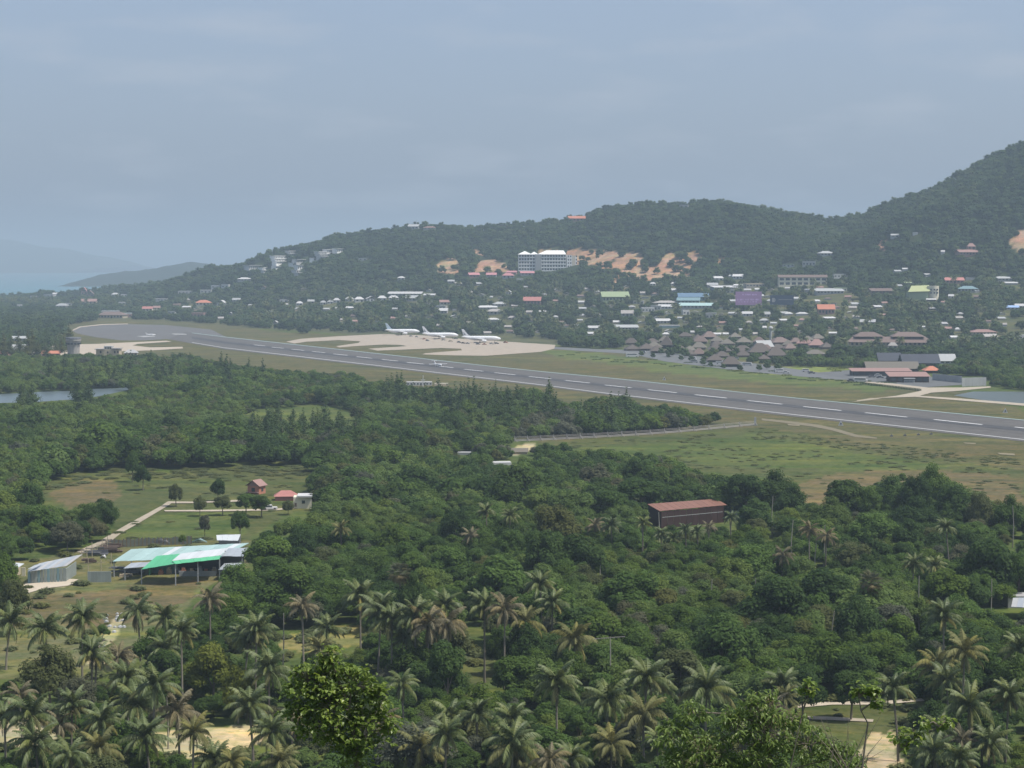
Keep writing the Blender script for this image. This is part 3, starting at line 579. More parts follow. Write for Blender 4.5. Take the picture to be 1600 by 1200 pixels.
L = [  # x, base row, width, height, roof kind, roof, wall, label
 (318, 477, 22, 8, 'hip', 'orange', 'cream', 'house with bright orange hipped roof among dark trees above the runway end'),
 (231, 486, 15, 7, 'gable', 'redroof', 'cream', 'house with dull red gabled roof above the far turning pad, left one of a pair'),
 (245, 484, 10, 6, 'gable', 'rose', 'cream', 'small house with faded pink roof touching the red-roofed house on its left'),
 (132, 462, 9, 13, 'gabley', 'pink', 'rose', 'narrow tall house with pink pointed roof standing out near the left coast'),
 (141, 466, 12, 12, 'gabley', 'brownroof', 'brown', 'brown steep-gabled house right beside the tall pink-roofed one'),
 (140, 475, 24, 8, 'gable', 'rose', 'tan', 'long low house with dusty pink roof below the brown steep-gabled house'),
 (97, 481, 17, 7, 'hip', 'palegrey', 'grey', 'broad pale grey roofed house in the trees near the left shore'),
 (107, 477, 12, 5, 'flat', 'white', 'white', 'white flat house directly behind the broad pale grey roof near the left shore'),
 (31, 480, 9, 6, 'flat', 'white', 'white', 'small bright white house at the far left among the coastal trees'),
 (88, 458, 10, 4, 'gable', 'white', 'white', 'white roofed shoreline house whose roof tips up towards the sea'),
 (78, 464, 16, 5, 'flat', 'palegrey', 'grey', 'long grey shoreline house right behind the coastal palms'),
 (53, 466, 11, 5, 'flat', 'palegrey', 'grey', 'grey shoreline house leftmost of the beachfront row'),
 (180, 463, 10, 5, 'hip', 'white', 'white', 'little white house above the headland palms, left of a flat white one'),
 (194, 463, 10, 4, 'flat', 'white', 'white', 'little flat white house next to the white hipped one in the coastal palms'),
 (191, 475, 11, 4, 'flat', 'white', 'palegrey', 'thin white-roofed hut alone below two small white coastal houses'),
 (176, 497, 42, 10, 'hip', 'brownroof', 'tan', 'wide brown-roofed low building just above the round asphalt pad'),
 (197, 496, 18, 10, 'flat', 'palegrey', 'rose', 'boxy grey-topped building at the right end of the wide brown roof above the pad'),
 (172, 489, 30, 5, 'flat', 'palegrey', 'grey', 'low grey roof peeping out behind the wide brown building above the pad'),
 (290, 459, 22, 6, 'flat', 'palegrey', 'grey', 'long pale grey building on the slope left of the hillside villas'),
 (322, 458, 17, 7, 'flat', 'palegrey', 'palegrey', 'grey villa stepping down the slope below the white hillside villas'),
 (338, 450, 14, 6, 'flat', 'white', 'white', 'white villa lower left of the hillside villa cluster'),
 (353, 450, 12, 8, 'flat', 'white', 'white', 'white square villa immediately left of the hillside villa cluster'),
 (382, 439, 20, 5, 'hip', 'white', 'palegrey', 'villa with broad flat white roof just below the left edge of the villa cluster'),
 (347, 479, 14, 10, 'gabley', 'white', 'white', 'white gabled house half hidden by trees right of the orange roof'),
 (310, 495, 22, 9, 'flat', 'rose', 'rose', 'pinkish house below the orange-roofed house near the runway end'),
 (370, 472, 12, 6, 'gable', 'palegrey', 'palegrey', 'pale gabled house right of the white gabled one above the runway end'),
 (269, 490, 12, 5, 'flat', 'palegrey', 'grey', 'low grey shack between the red roof and the pinkish house'),
 (252, 470, 20, 5, 'flat', 'grey', 'grey', 'long dim grey roof in the trees above the dull red roof'),
 (444, 472, 13, 6, 'flat', 'palegrey', 'white', 'white box house with grey top, first of the pale houses across the hill foot'),
 (447, 478, 8, 4, 'hip', 'white', 'white', 'very small white hipped house under the first pale box house'),
 (468, 477, 10, 6, 'hip', 'white', 'white', 'white hipped house alone between the small hut and the cluster of pale roofs'),
 (486, 474, 10, 6, 'gable', 'palegrey', 'grey', 'grey gabled house left end of the pale roof row'),
 (505, 476, 9, 6, 'hip', 'palegrey', 'white', 'slim pale gabled house at left of the even row of pale roofs'),
 (516, 475, 9, 6, 'hip', 'palegrey', 'white', 'pale gabled house touching the slim one on its left'),
 (526, 473, 10, 7, 'hip', 'white', 'white', 'white gabled house third from left of the even row of pale roofs'),
 (546, 471, 12, 7, 'hip', 'palegrey', 'white', 'pale gabled house fourth from left of the even row of roofs'),
 (561, 472, 14, 8, 'hip', 'white', 'white', 'white gabled house with wide front, fifth in the even row of roofs'),
 (580, 471, 15, 8, 'gabley', 'white', 'white', 'white gabled house with double peak, left of the last roof in the row'),
 (597, 470, 13, 8, 'hip', 'white', 'white', 'bright white gabled house at the right end of the even row'),
 (615, 469, 15, 7, 'hip', 'white', 'white', 'white hipped house tucked under the left end of the long white warehouse'),
 (633, 462, 52, 6, 'mono', 'white', 'palegrey', 'long thin white-roofed warehouse at the foot of the hill'),
 (671, 463, 17, 4, 'mono', 'white', 'white', 'short white roof continuing to the right of the long warehouse'),
 (645, 470, 22, 8, 'mono', 'palegrey', 'palegrey', 'slanting pale roof below the long white warehouse'),
 (509, 485, 12, 4, 'mono', 'palegrey', 'grey', 'thin pale shed roof in trees below the even row, left one'),
 (528, 484, 8, 4, 'mono', 'palegrey', 'grey', 'thin pale shed roof in trees below the even row, middle one'),
 (548, 483, 14, 4, 'mono', 'white', 'grey', 'thin white shed roof in trees below the even row, right one'),
 (425, 489, 12, 5, 'flat', 'grey', 'palegrey', 'low grey house low in the trees above the grass bank'),
 (627, 437, 11, 5, 'hip', 'white', 'palegrey', 'lone small white villa halfway up the wooded hill'),
 (671, 476, 9, 9, 'flat', 'palegrey', 'grey', 'grey two-storey box right of the slanting pale roof'),
 (695, 476, 16, 7, 'gable', 'rose', 'white', 'house with faded red roof and white wall above the parked jets'),
 (690, 483, 16, 8, 'flat', 'palegrey', 'grey', 'grey flat house under the faded red roof'),
 (692, 490, 15, 8, 'gable', 'white', 'grey', 'white-topped shed with crossed dark supports above the middle jet'),
 (711, 497, 14, 5, 'gabley', 'white', 'grey', 'white twin-peaked roof above the right-hand jet'),
 (710, 486, 6, 4, 'flat', 'palegrey', 'grey', 'tiny grey hut beside the white twin-peaked roof'),
 (740, 433, 16, 7, 'gable', 'pink', 'rose', 'red-roofed house leftmost of the five red roofs below the hotel'),
 (768, 433, 15, 7, 'gable', 'pink', 'palegrey', 'red-roofed house with white gable, second of the five below the hotel'),
 (800, 428, 15, 5, 'gable', 'pink', 'rose', 'red roof peeping above another red roof directly below the hotel'),
 (794, 435, 18, 8, 'hip', 'pink', 'palegrey', 'bright red hipped roof with pale walls, lowest of the five below the hotel'),
 (824, 430, 22, 6, 'gable', 'pink', 'palegrey', 'widest red roof just under the left half of the hotel'),
 (832, 476, 26, 12, 'gable', 'redroof', 'rose', 'large house with brick red gabled roof alone amid the town trees'),
 (795, 460, 8, 6, 'gabley', 'white', 'white', 'tiny white gable above the brick red roof'),
 (766, 467, 8, 4, 'mono', 'palegrey', 'grey', 'small tilted pale roof left of the brick red roof'),
 (781, 479, 20, 7, 'hip', 'palegrey', 'grey', 'grey hipped house up behind the long white lean-to roof'),
 (762, 483, 27, 5, 'mono', 'white', 'palegrey', 'long straight white lean-to roof above the right-hand jet'),
 (773, 491, 24, 8, 'hip', 'stone', 'grey', 'dull stone-coloured hipped roof below the long white lean-to roof'),
 (771, 502, 19, 5, 'hip', 'white', 'palegrey', 'rounded bright white roof right above the nose of the right-hand jet'),
 (800, 500, 12, 6, 'hip', 'stone', 'tan', 'earth-coloured low roof right of the rounded white one'),
 (868, 497, 8, 4, 'hip', 'white', 'white', 'tiny white dome-like roof in dark trees left of centre town'),
 (960, 472, 42, 16, 'gable', 'palegreen', 'palegreen', 'big hall with pale green gabled roof in the middle of town'),
 (928, 516, 17, 7, 'gable', 'white', 'palegrey', 'white-roofed shed behind the parked small aircraft'),
 (978, 515, 36, 7, 'mono', 'palegrey', 'grey', 'long grey shed near the left end of the thatched roofs'),
 (980, 495, 18, 10, 'gable', 'stone', 'grey', 'stone grey house below and left of the white market roofs'),
 (998, 475, 16, 7, 'flat', 'palegrey', 'palegrey', 'pale flat house right of the pale green hall'),
 (1040, 476, 36, 6, 'hip', 'stone', 'tan', 'low sand-coloured roof behind the white market roof'),
 (1042, 482, 26, 6, 'mono', 'white', 'white', 'brilliant white market roof left of the blue-green halls'),
 (1012, 487, 20, 9, 'flat', 'white', 'white', 'white two-storey shop with two dark windows left of the market roof'),
 (1025, 484, 16, 9, 'flat', 'palegrey', 'palegrey', 'pale grey building squeezed between white shop and white market roof'),
 (1083, 470, 46, 12, 'gable', 'blue', 'bluegreen', 'long hall with faded blue roof, rear one of the blue-green group'),
 (1076, 474, 34, 9, 'gable', 'bluegreen', 'bluegreen', 'hall with mottled blue-green roof in front of the faded blue one'),
 (1088, 482, 52, 8, 'mono', 'teal', 'grey', 'long low pale teal roof in front of the blue-green halls'),
 (1071, 492, 11, 10, 'flat', 'white', 'white', 'white square two-storey house under the pale teal roof'),
 (1035, 505, 21, 7, 'gable', 'white', 'palegrey', 'white building with two small front gables below the market'),
 (1046, 512, 32, 5, 'flat', 'grey', 'bluegreen', 'long grey-blue shed under the building with two small gables'),
 (1052, 446, 8, 5, 'hip', 'white', 'white', 'bright little white roof below the orange earth, right one'),
 (1020, 446, 9, 5, 'hip', 'white', 'white', 'bright little white roof below the orange earth, left one'),
 (1113, 449, 16, 7, 'gable', 'palegrey', 'grey', 'grey-roofed house left of the broken white roofs'),
 (1122, 438, 14, 6, 'mono', 'white', 'white', 'bright white slanted roof above the thin white canopy, left one'),
 (1142, 433, 7, 4, 'hip', 'white', 'white', 'smallest bright white roof between two larger slanted ones'),
 (1153, 436, 15, 7, 'mono', 'white', 'white', 'bright white slanted roof above the thin white canopy, right one'),
 (1131, 452, 38, 5, 'mono', 'white', 'bluegreen', 'long thin white canopy roof behind the purple billboard'),
 (1155, 448, 16, 4, 'mono', 'white', 'white', 'short white canopy roof directly above the purple billboard'),
 (1138, 458, 18, 8, 'flat', 'palegrey', 'palegrey', 'pale house between canopy roofs and the purple billboard'),
 (1178, 448, 30, 7, 'flat', 'tan', 'stone', 'dull building with a row of dark openings right of the canopies'),
 (1111, 498, 17, 13, 'flat', 'grey', 'grey', 'tall grey box building right of the white square house'),
 (1168, 494, 15, 7, 'gable', 'white', 'white', 'white striped-front shop under the purple billboard'),
 (1149, 492, 20, 4, 'mono', 'palegrey', 'grey', 'thin pale roof left of the white striped-front shop'),
 (1117, 524, 18, 4, 'mono', 'white', 'grey', 'very bright thin roof just above the thatched village'),
 (1232, 493, 12, 5, 'hip', 'white', 'white', 'white roof under the dark billboard'),
 (1253, 493, 18, 5, 'hip', 'white', 'white', 'brilliant white long roof right of the dark billboard foot'),
 (1225, 492, 10, 5, 'gable', 'palegrey', 'grey', 'pale gable at the foot of the dark billboard'),
 (1198, 495, 10, 8, 'gable', 'palegrey', 'palegrey', 'pale cluttered house between the two billboards'),
 (1194, 504, 14, 6, 'hip', 'palegrey', 'palegrey', 'light hipped house down from the pale cluttered house'),
 (1296, 499, 17, 4, 'mono', 'white', 'grey', 'thin white roof below the orange-red farmhouse'),
 (1290, 491, 25, 15, 'gable', 'orange', 'rose', 'farmhouse with vivid orange gabled roof on a green clearing'),
 (1295, 459, 42, 8, 'mono', 'palegrey', 'palegrey', 'long pale shed roof on the clearing below the school-like block'),
 (1243, 469, 12, 5, 'mono', 'palegrey', 'grey', 'grey lean-to beside the dark billboard'),
 (1232, 418, 18, 6, 'gabley', 'palegrey', 'palegrey', 'pale gabled villa among hill trees above the long school block'),
 (1264, 416, 20, 10, 'flat', 'palegrey', 'palegrey', 'grey two-storey villa on the hill above the long school block'),
 (1290, 400, 22, 7, 'hip', 'palegrey', 'palegrey', 'pale villa highest of the three above the long school block'),
 (1311, 434, 22, 8, 'flat', 'palegrey', 'white', 'white-cornered flat house right of the long school block'),
 (1313, 455, 20, 8, 'flat', 'palegreen', 'cream', 'light green-topped house right of the pale shed'),
 (1349, 459, 14, 6, 'hip', 'grey', 'grey', 'dim grey house beside the rust-roofed shed'),
 (1375, 459, 34, 8, 'gable', 'brownroof', 'brown', 'rust brown roof low in trees left of the yellow-green roof'),
 (1402, 426, 11, 4, 'gable', 'palegrey', 'palegrey', 'small pale roof on the wooded slope, left of a twin'),
 (1414, 424, 8, 4, 'gable', 'white', 'white', 'small white roof on the wooded slope, right of a twin'),
 (1449, 433, 9, 4, 'mono', 'palegrey', 'grey', 'small tilted roof alone above the yellow-green roof'),
 (1420, 444, 16, 4, 'mono', 'palegreen', 'grey', 'thin greenish shed behind the yellow-green roof'),
 (1404, 449, 10, 4, 'mono', 'palegrey', 'grey', 'thin grey shed left of the yellow-green roof'),
 (1490, 443, 28, 9, 'gable', 'redroof', 'rose', 'house with deep red roof right of the cream building with round end'),
 (1512, 456, 30, 9, 'hip', 'bluegreen', 'grey', 'house with wide grey-green hipped roof in the right-hand trees'),
 (1486, 466, 8, 6, 'gable', 'white', 'white', 'small white gable left below the grey-green hipped roof'),
 (1526, 457, 7, 4, 'gable', 'palegrey', 'palegrey', 'little pale annex touching the grey-green hipped roof'),
 (1516, 439, 14, 5, 'flat', 'palegrey', 'palegrey', 'long pale house up the slope right of the deep red roof'),
 (1568, 440, 22, 6, 'mono', 'palegrey', 'palegrey', 'thin pale roof on the slope at right, left of the brighter one'),
 (1580, 445, 18, 4, 'mono', 'white', 'palegrey', 'thin brighter roof on the slope at right, below another'),
 (1510, 399, 30, 8, 'gable', 'rose', 'rose', 'red villa with long low roof on the right-hand hillside'),
 (1517, 392, 12, 10, 'hip', 'rose', 'rose', 'taller red pavilion rising behind the long low red villa'),
 (1473, 398, 6, 5, 'gable', 'white', 'white', 'tiny white house left of the red hillside villa'),
 (1455, 471, 14, 4, 'mono', 'white', 'shade', 'white strip roof straight below the round-ended building'),
 (1457, 484, 12, 4, 'mono', 'grey', 'shade', 'grey strip roof second below the round-ended building'),
 (1582, 484, 18, 6, 'mono', 'skyblue', 'white', 'white house with one bright blue roof edge at the right margin'),
 (1594, 482, 16, 7, 'gable', 'white', 'white', 'white house cut by the right margin behind the blue-edged roof'),
 (1535, 523, 38, 8, 'hip', 'rose', 'tan', 'wide house with dusty pink hipped roof at right in the trees'),
 (1546, 530, 20, 8, 'gable', 'stone', 'tan', 'tan house just below the dusty pink hipped roof at right'),
 (1597, 530, 14, 9, 'flat', 'white', 'white', 'white two-storey house cut by the right margin above the grey gable'),
 (1496, 518, 8, 6, 'hip', 'white', 'white', 'small round-looking white house right of the twin brown roofs'),
 (1490, 530, 12, 5, 'gable', 'white', 'palegrey', 'white gabled hut below the small round-looking white house'),
 (1441, 513, 10, 4, 'gable', 'white', 'grey', 'small white gable above the twin brown roofs'),
 (1356, 507, 22, 8, 'gable', 'palegrey', 'brown', 'house with pale roof and dark brown walls above the twin brown roofs'),
 (1430, 369, 8, 4, 'flat', 'white', 'palegrey', 'tiny pale house alone high on the right-hand slope'),
 (1398, 372, 12, 5, 'gable', 'palegrey', 'palegrey', 'small grey house beside the little bare patch on the right-hand slope'),
 (1355, 540, 20, 8, 'hip', 'stone', 'tan', 'stone-coloured hipped roof below the left of the twin brown roofs'),
 (1395, 545, 14, 10, 'hip', 'stone', 'stone', 'small stone hut in the trees below the twin brown roofs'),
 (640, 497, 12, 5, 'gable', 'stone', 'grey', 'dim low roof in trees above the left jet'),
 (617, 485, 8, 4, 'gable', 'palegrey', 'grey', 'tiny pale roof in trees right of the thin white shed'),
 (568, 407, 14, 5, 'flat', 'palegrey', 'palegrey', 'grey villa alone on the wooded slope right of the villa cluster'),
 (705, 443, 10, 5, 'gable', 'palegrey', 'grey', 'pale roof below the left earth scar'),
 (717, 446, 12, 5, 'gable', 'stone', 'grey', 'stone-coloured roof just right of the pale roof below the left scar'),
 (748, 446, 8, 5, 'gable', 'palegrey', 'grey', 'small pale roof below the leftmost red roof'),
 (812, 438, 10, 4, 'flat', 'palegrey', 'palegrey', 'pale wall of a house below the widest red roof'),
 (902, 344, 28, 8, 'gable', 'orange', 'rose', 'orange-roofed house on the crest of the ridge'),
 (786, 354, 14, 6, 'gabley', 'white', 'rose', 'pale twin-gabled house on the crest of the ridge'),
 (647, 357, 16, 7, 'gable', 'palegrey', 'palegrey', 'grey house with mast on the crest at the left end of the ridge'),
 (672, 358, 18, 4, 'hip', 'rose', 'grey', 'faint pink roof on the crest right of the grey house with mast'),
 (1069, 323, 14, 6, 'flat', 'grey', 'grey', 'flat grey building breaking the skyline near the highest part of the ridge'),
]
for a in L: house(*a)
mast = PY(651, 357, hit(651, 357).y); tag(MB().tube([mast, mast + Vector((0, 0, 13))], .25, 5).tube([mast + Vector((-2, 0, 9.5)), mast + Vector((2, 0, 9.5))], .15, 4).add('radio_mast', 'grey'), 'thin radio mast on the grey house at the left end of the ridge', 'mast')
# pale half-hidden houses through the town (nothing tells these specks apart)
spots = []
for _ in range(1500):
    x = R.uniform(-60, 1660) if R.random() < .45 else R.uniform(900, 1340); y = R.uniform(450, 525)
    if any(abs(x - a[0]) < a[2] / 2 + 7 and abs(y - a[1]) < 7 for a in L) or any(abs(x - s[0]) < 14 and abs(y - s[1]) < 5 for s in spots): continue
    if pip(x, y + 3, A_STRIP) or (x < 420 and y < 470 - (x - 0) * .08) or (x < 200 and y > 490): continue
    spots.append((x, y))
    if len(spots) >= 140: break
proto = None
for x, y in spots:
    rc = R.choice(['palegrey', 'white', 'stone', 'grey', 'brownroof', 'rose', 'palegrey', 'stone'])
    house(x, y, R.uniform(6, 12), R.uniform(3.5, 5.5), R.choice(['gable', 'hip', 'gabley', 'mono']), rc, R.choice(['palegrey', 'stone', 'tan']), 'small house half hidden among the trees between the runway and the hill', group='small houses scattered through the wooded town', win=False)

# the big hotel block under the earth cut
mat('bright_white', (.80, .80, .78), .7, .08, .6)
def hotel():
    g = hit(852, 424); k = g.y / F; o = thing('hotel_block', 'large five-storey hotel with white roofs and bright right end below the orange earth cut', 'hotel', g, math.radians(2))
    X = lambda px: (px - 852) * k
    fl = 5.2 * k
    for (x0, x1, d0, nf) in ((810, 840, 12, 5), (841, 884, 14, 5)):
        MB().box(X(x0), X(x1), -d0 / 2, d0 / 2, -4, nf * fl).add('wall', 'bright_white', o)
        for f_ in range(nf):
            MB().box(X(x0) - .3, X(x1) + .1, -d0 / 2 - 1.6, -d0 / 2 - .01, f_ * fl + .1, f_ * fl + 1.35).add('balcony', 'bright_white', o)
            nb = int((x1 - x0) / 4)
            for i in range(nb):
                a_ = X(x0) + (i + .15) * (X(x1) - X(x0)) / nb; b_ = X(x0) + (i + .85) * (X(x1) - X(x0)) / nb
                MB().box(a_, b_, -d0 / 2 - .08, -d0 / 2 + .02, f_ * fl + 1.4, (f_ + .86) * fl).add('window', 'glass', o)
    MB().box(X(836), X(845), -9.5, 5, -4, 5 * fl + .4).add('stair_tower', 'palegrey', o)
    b = MB(); top = 5 * fl + .1
    for x0, x1, d0, rh in ((810, 830, 9, 3.4), (829, 840, 8, 2.6)):
        xm = X((x0 + x1) / 2); n = [(X(x0) - 1, -d0, top), (X(x1) + 1, -d0, top), (X(x1) + 1, d0, top), (X(x0) - 1, d0, top)]; ap = (xm, 0, top + rh + 1)
        for i in range(4): b.poly([n[i], n[(i + 1) % 4], ap])
    b.add('roof', 'bright_white', o)
    b = MB(); x0, x1 = X(840) , X(884) ; d0 = 9.5; c = [(x0, -d0, top + .1), (x1, -d0, top + .1), (x1, d0, top + .1), (x0, d0, top + .1)]; r0 = (x0 + 11, 0, top + 5.2); r1 = (x1 - 3, 0, top + 5.2)
    b.poly([c[0], c[1], r1, r0]).poly([c[2], c[3], r0, r1]).poly([c[1], c[2], r1]).poly([c[3], c[0], r0]).poly(c[::-1]); b.add('roof', 'bright_white', o)
    # bright end wing, turned towards the right
    for x0, x1, z1, wd in ((885, 893, 5 * fl - .6, 'white'), (893.2, 898, 5 * fl - 1.5, 'cream'), (898.2, 901, 5 * fl - 2.2, 'white')):
        MB().box(X(x0), X(x1), -7.6, 7, -5, z1).add('end_wing', 'bright_white' if wd == 'white' else wd, o)
    for f_ in range(5):
        for xx in (886.6, 890.2, 899.2): MB().box(X(xx), X(xx) + 1.5, -7.68, -7.5, f_ * fl + 1, f_ * fl + 3).add('window', 'glass', o)
        MB().box(X(901) - .02, X(901) + .08, -5, 5, f_ * fl + 1.2, f_ * fl + 2.6).add('window', 'glass', o)
    PROT.append((806, 394, 903, 422, g.y + 30)); FOOT.append((g.x, g.y, 20)); FOOT.append((g.x + 25, g.y, 18)); FOOT.append((g.x - 22, g.y, 16))
hotel()
# terraces of white villas on the left shoulder
mat('bright_white', (.80, .80, .78), .7, .08, .6)
def villa(x, yb, w, hp, storeys, label, tone='bright_white'):
    tone = 'white' if tone == 'palegrey' else tone
    g = hit(x, yb); k = g.y / F; o = thing('hillside_villa', label, 'villa', g, R.uniform(.85, 1.05)); w_ = w * k; hh = hp * k; fl = hh / storeys; d = 9
    for s in range(storeys):
        off = s * 2.2
        MB().box(-w_ / 2, w_ / 2, -d / 2 + off, d / 2 + off, s * fl - (4 if s == 0 else 0), (s + 1) * fl - .35).add('wall', tone, o)
        MB().box(-w_ / 2 - .8, w_ / 2 + .8, -d / 2 + off - 1.8, d / 2 + off, (s + 1) * fl - .34, (s + 1) * fl).add('roof_slab', 'bright_white', o)
        nb = max(2, int(w / 3.5))
        for i in range(nb):
            cx = -w_ / 2 + (i + .5) * w_ / nb; MB().box(cx - w_ / nb * .2, cx + w_ / nb * .2, -d / 2 + off - .07, -d / 2 + off + .02, s * fl + .4, (s + .62) * fl).add('window', 'glass', o)
    PROT.append((x - w / 2, yb - hp - 1, x + w / 2, yb - 1, g.y + 5)); FOOT.append((g.x, g.y + 3, w_ * .6))
villa(397, 421, 30, 6, 1, 'long pale villa at the left foot of the hillside villa cluster', 'palegrey')
villa(411, 426, 9, 8, 2, 'tall narrow white villa dropping below the long pale one')
villa(437, 413, 26, 13, 3, 'three-storey white villa with dark balconies, left in the cluster')
villa(455, 400, 14, 8, 2, 'pale villa behind a round tree at the top of the cluster', 'palegrey')
villa(432, 420, 14, 4, 1, 'low white annex below the three-storey villa')
villa(462, 416, 22, 5, 1, 'flat white villa in the middle of the cluster')
villa(470, 411, 32, 5, 1, 'long curved-looking grey villa roof above the brightest villa', 'palegrey')
villa(468, 421, 17, 7, 1, 'brightest white villa with a row of square windows')
villa(464, 430, 10, 8, 2, 'pale villa stepping down below the brightest one', 'palegrey')
villa(492, 408, 14, 4, 1, 'small white terrace between the middle and upper right villas')
villa(505, 404, 24, 11, 3, 'three-storey grey terrace of the upper right villas', 'palegrey')
villa(515, 396, 22, 5, 1, 'long grey roofed villa top right of the cluster', 'palegrey')
villa(527, 395, 13, 6, 1, 'bright white villa at the very right end of the cluster')
villa(388, 421, 12, 5, 1, 'pale villa at the extreme left of the cluster', 'palegrey')
# long school-like block
def block(x0, x1, yb, hp, storeys, roofc, wallc, label, rz=0.0, kind='gable', cat='building', name='apartment_block', nb=None, dd=9, rr=.22):
    g = hit((x0 + x1) / 2, yb); k = g.y / F; w_ = (x1 - x0) * k; hh = hp * k; h = hh * (1 - rr); fl = h / storeys
    o = thing(name, label, cat, g, rz); MB().box(-w_ / 2, w_ / 2, -dd / 2, dd / 2, -3, h).add('wall', wallc, o)
    b = MB(); roof_geo(b, kind, w_, dd, h + .02, hh - h, .9); b.add('roof', roofc, o)
    nb = nb or int((x1 - x0) / 6)
    for s in range(storeys):
        for i in range(nb):
            cx = -w_ / 2 + (i + .5) * w_ / nb; MB().box(cx - w_ / nb * .34, cx + w_ / nb * .34, -dd / 2 - .08, -dd / 2 + .02, s * fl + fl * .25, (s + .8) * fl).add('window', 'glass', o)
    PROT.append((x0 - 1, yb - hp - 1, x1 + 1, yb - hp * .15, g.y - 1)); FOOT.append((g.x, g.y, w_ * .5)); return o
block(1216, 1291, 447, 17, 2, 'brownroof', 'cream', 'long two-storey cream block with dark window openings and brown roof above the clearing', nb=8)
# cream building with a rounded front and yellow-green roof wing
g = hit(1456, 468); k = g.y / F
o = thing('round_end_building', 'cream building with rounded windowed front and yellow-green roof wing', 'building', g, .05)
pts = [(math.cos(a) * 9 * k + 1, -math.sin(a) * 9 * k) for a in np.linspace(-.3, math.pi + .3, 14)]
b = MB(); b.slab([(x_, y_, 21 * k) for x_, y_ in pts], 21 * k + 3); b.add('round_wall', 'cream', o)
for xx in (-4, 1.5, 6):
    for zz in (9, 14): MB().box(xx * k - .8, xx * k + .8, -9.3 * k, -8 * k, zz * k, (zz + 2.6) * k).add('window', 'glass', o)
MB().box(-38 * k, -8 * k, -6, 7, -3, 12 * k).add('wing_wall', 'palegreen', o)
MB().slab([(-41 * k, -8, 12 * k), (-6 * k, -8, 13 * k), (-2 * k, 6, 22 * k), (-30 * k, 6, 21 * k)], .3).add('roof', 'yellowgreen', o)
PROT.append((1415, 440, 1466, 464, g.y)); FOOT.append((g.x - 5, g.y, 18))

# billboards
def billboard(x0, x1, y0, y1, col, label, marks):
    g = hit((x0 + x1) / 2, y1 + 12); k = g.y / F; w = (x1 - x0) * k; zt = (y1 + 12 - y0) * k; zb = 12 * k
    o = thing('billboard', label, 'billboard', g, 0.03)
    MB().box(-w / 2, w / 2, -.2, .2, zb, zt).add('board', col, o)
    for s in (-.4, -.13, .13, .4): MB().box(s * w - .2, s * w + .2, .25, .6, -2, zt - 1).add('post', 'darkgrey', o)
    for (a_, b_, c_, d_, m_) in marks:
        MB().box(-w / 2 + a_ * w, -w / 2 + b_ * w, -.26, -.21, zb + c_ * (zt - zb), zb + d_ * (zt - zb)).add('lettering', m_, o)
    PROT.append((x0 - 1, y0 - 1, x1 + 1, y1 + 3, g.y)); FOOT.append((g.x, g.y, w * .5))
mat('lilac', (.50, .34, .56), .7)
mk = [(x_, x_ + .05 + .03 * ((i * 7) % 3), .72, .82, 'lilac') for i, x_ in enumerate(np.arange(.26, .72, .09))] + [(x_, x_ + .05 + .04 * ((i * 5) % 2), .34, .46, 'lilac') for i, x_ in enumerate(np.arange(.06, .9, .1))] + [(x_, x_ + .06, .2, .27, 'lilac') for x_ in np.arange(.1, .85, .11)]
billboard(1149, 1190, 456, 477, 'purple', 'large purple roadside billboard with faded lines of lilac lettering', mk)
bbo = (1203, 1240, 462, 477)
billboard(*bbo, 'navy', 'large dark navy billboard with a round pale emblem at its left', [(.35, .95, .52, .56, 'grey')])
g = hit(1221.5, 489); k = g.y / F; em = MB()
for i in range(10):
    a0, a1 = i * .628, (i + 1) * .628; c = Vector((g.x - 13.5 * k, g.y - .5, g.z + 19.5 * k)); q = lambda a, r: c + Vector((math.cos(a) * r, 0, math.sin(a) * r)); em.quad(q(a0, 3.6 * k), q(a1, 3.6 * k), q(a1, 2.6 * k), q(a0, 2.6 * k))
em.box(c.x - 1.2, c.x + 1.2, c.y, c.y + .04, c.z - 1.8, c.z + 1.8)
eo = em.add('emblem', 'grey'); bb = [o_ for o_ in COL.objects if o_.name.startswith('billboard')][-1]; eo.parent = bb; eo.matrix_parent_inverse = Matrix.Translation(-bb.location) ; eo.matrix_parent_inverse = (Matrix.Translation(bb.location) @ Matrix.Rotation(bb.rotation_euler.z, 4, 'Z')).inverted()
# white ball-topped water tower in the town
g = hit(1204, 531); k = g.y / F; o = thing('water_tower', 'slim white water tower with mushroom top behind the thatched roofs', 'water tower', g)
MB().tube([(0, 0, -1), (0, 0, 17 * k)], [1.2, .9], 8).add('shaft', 'palegrey', o); MB().tube([(0, 0, 17 * k), (0, 0, 18 * k), (0, 0, 20.5 * k), (0, 0, 21.5 * k)], [1, 4 * k, 3 * k, .3], 10).add('tank', 'white', o); PROT.append((1198, 509, 1209, 526, g.y))

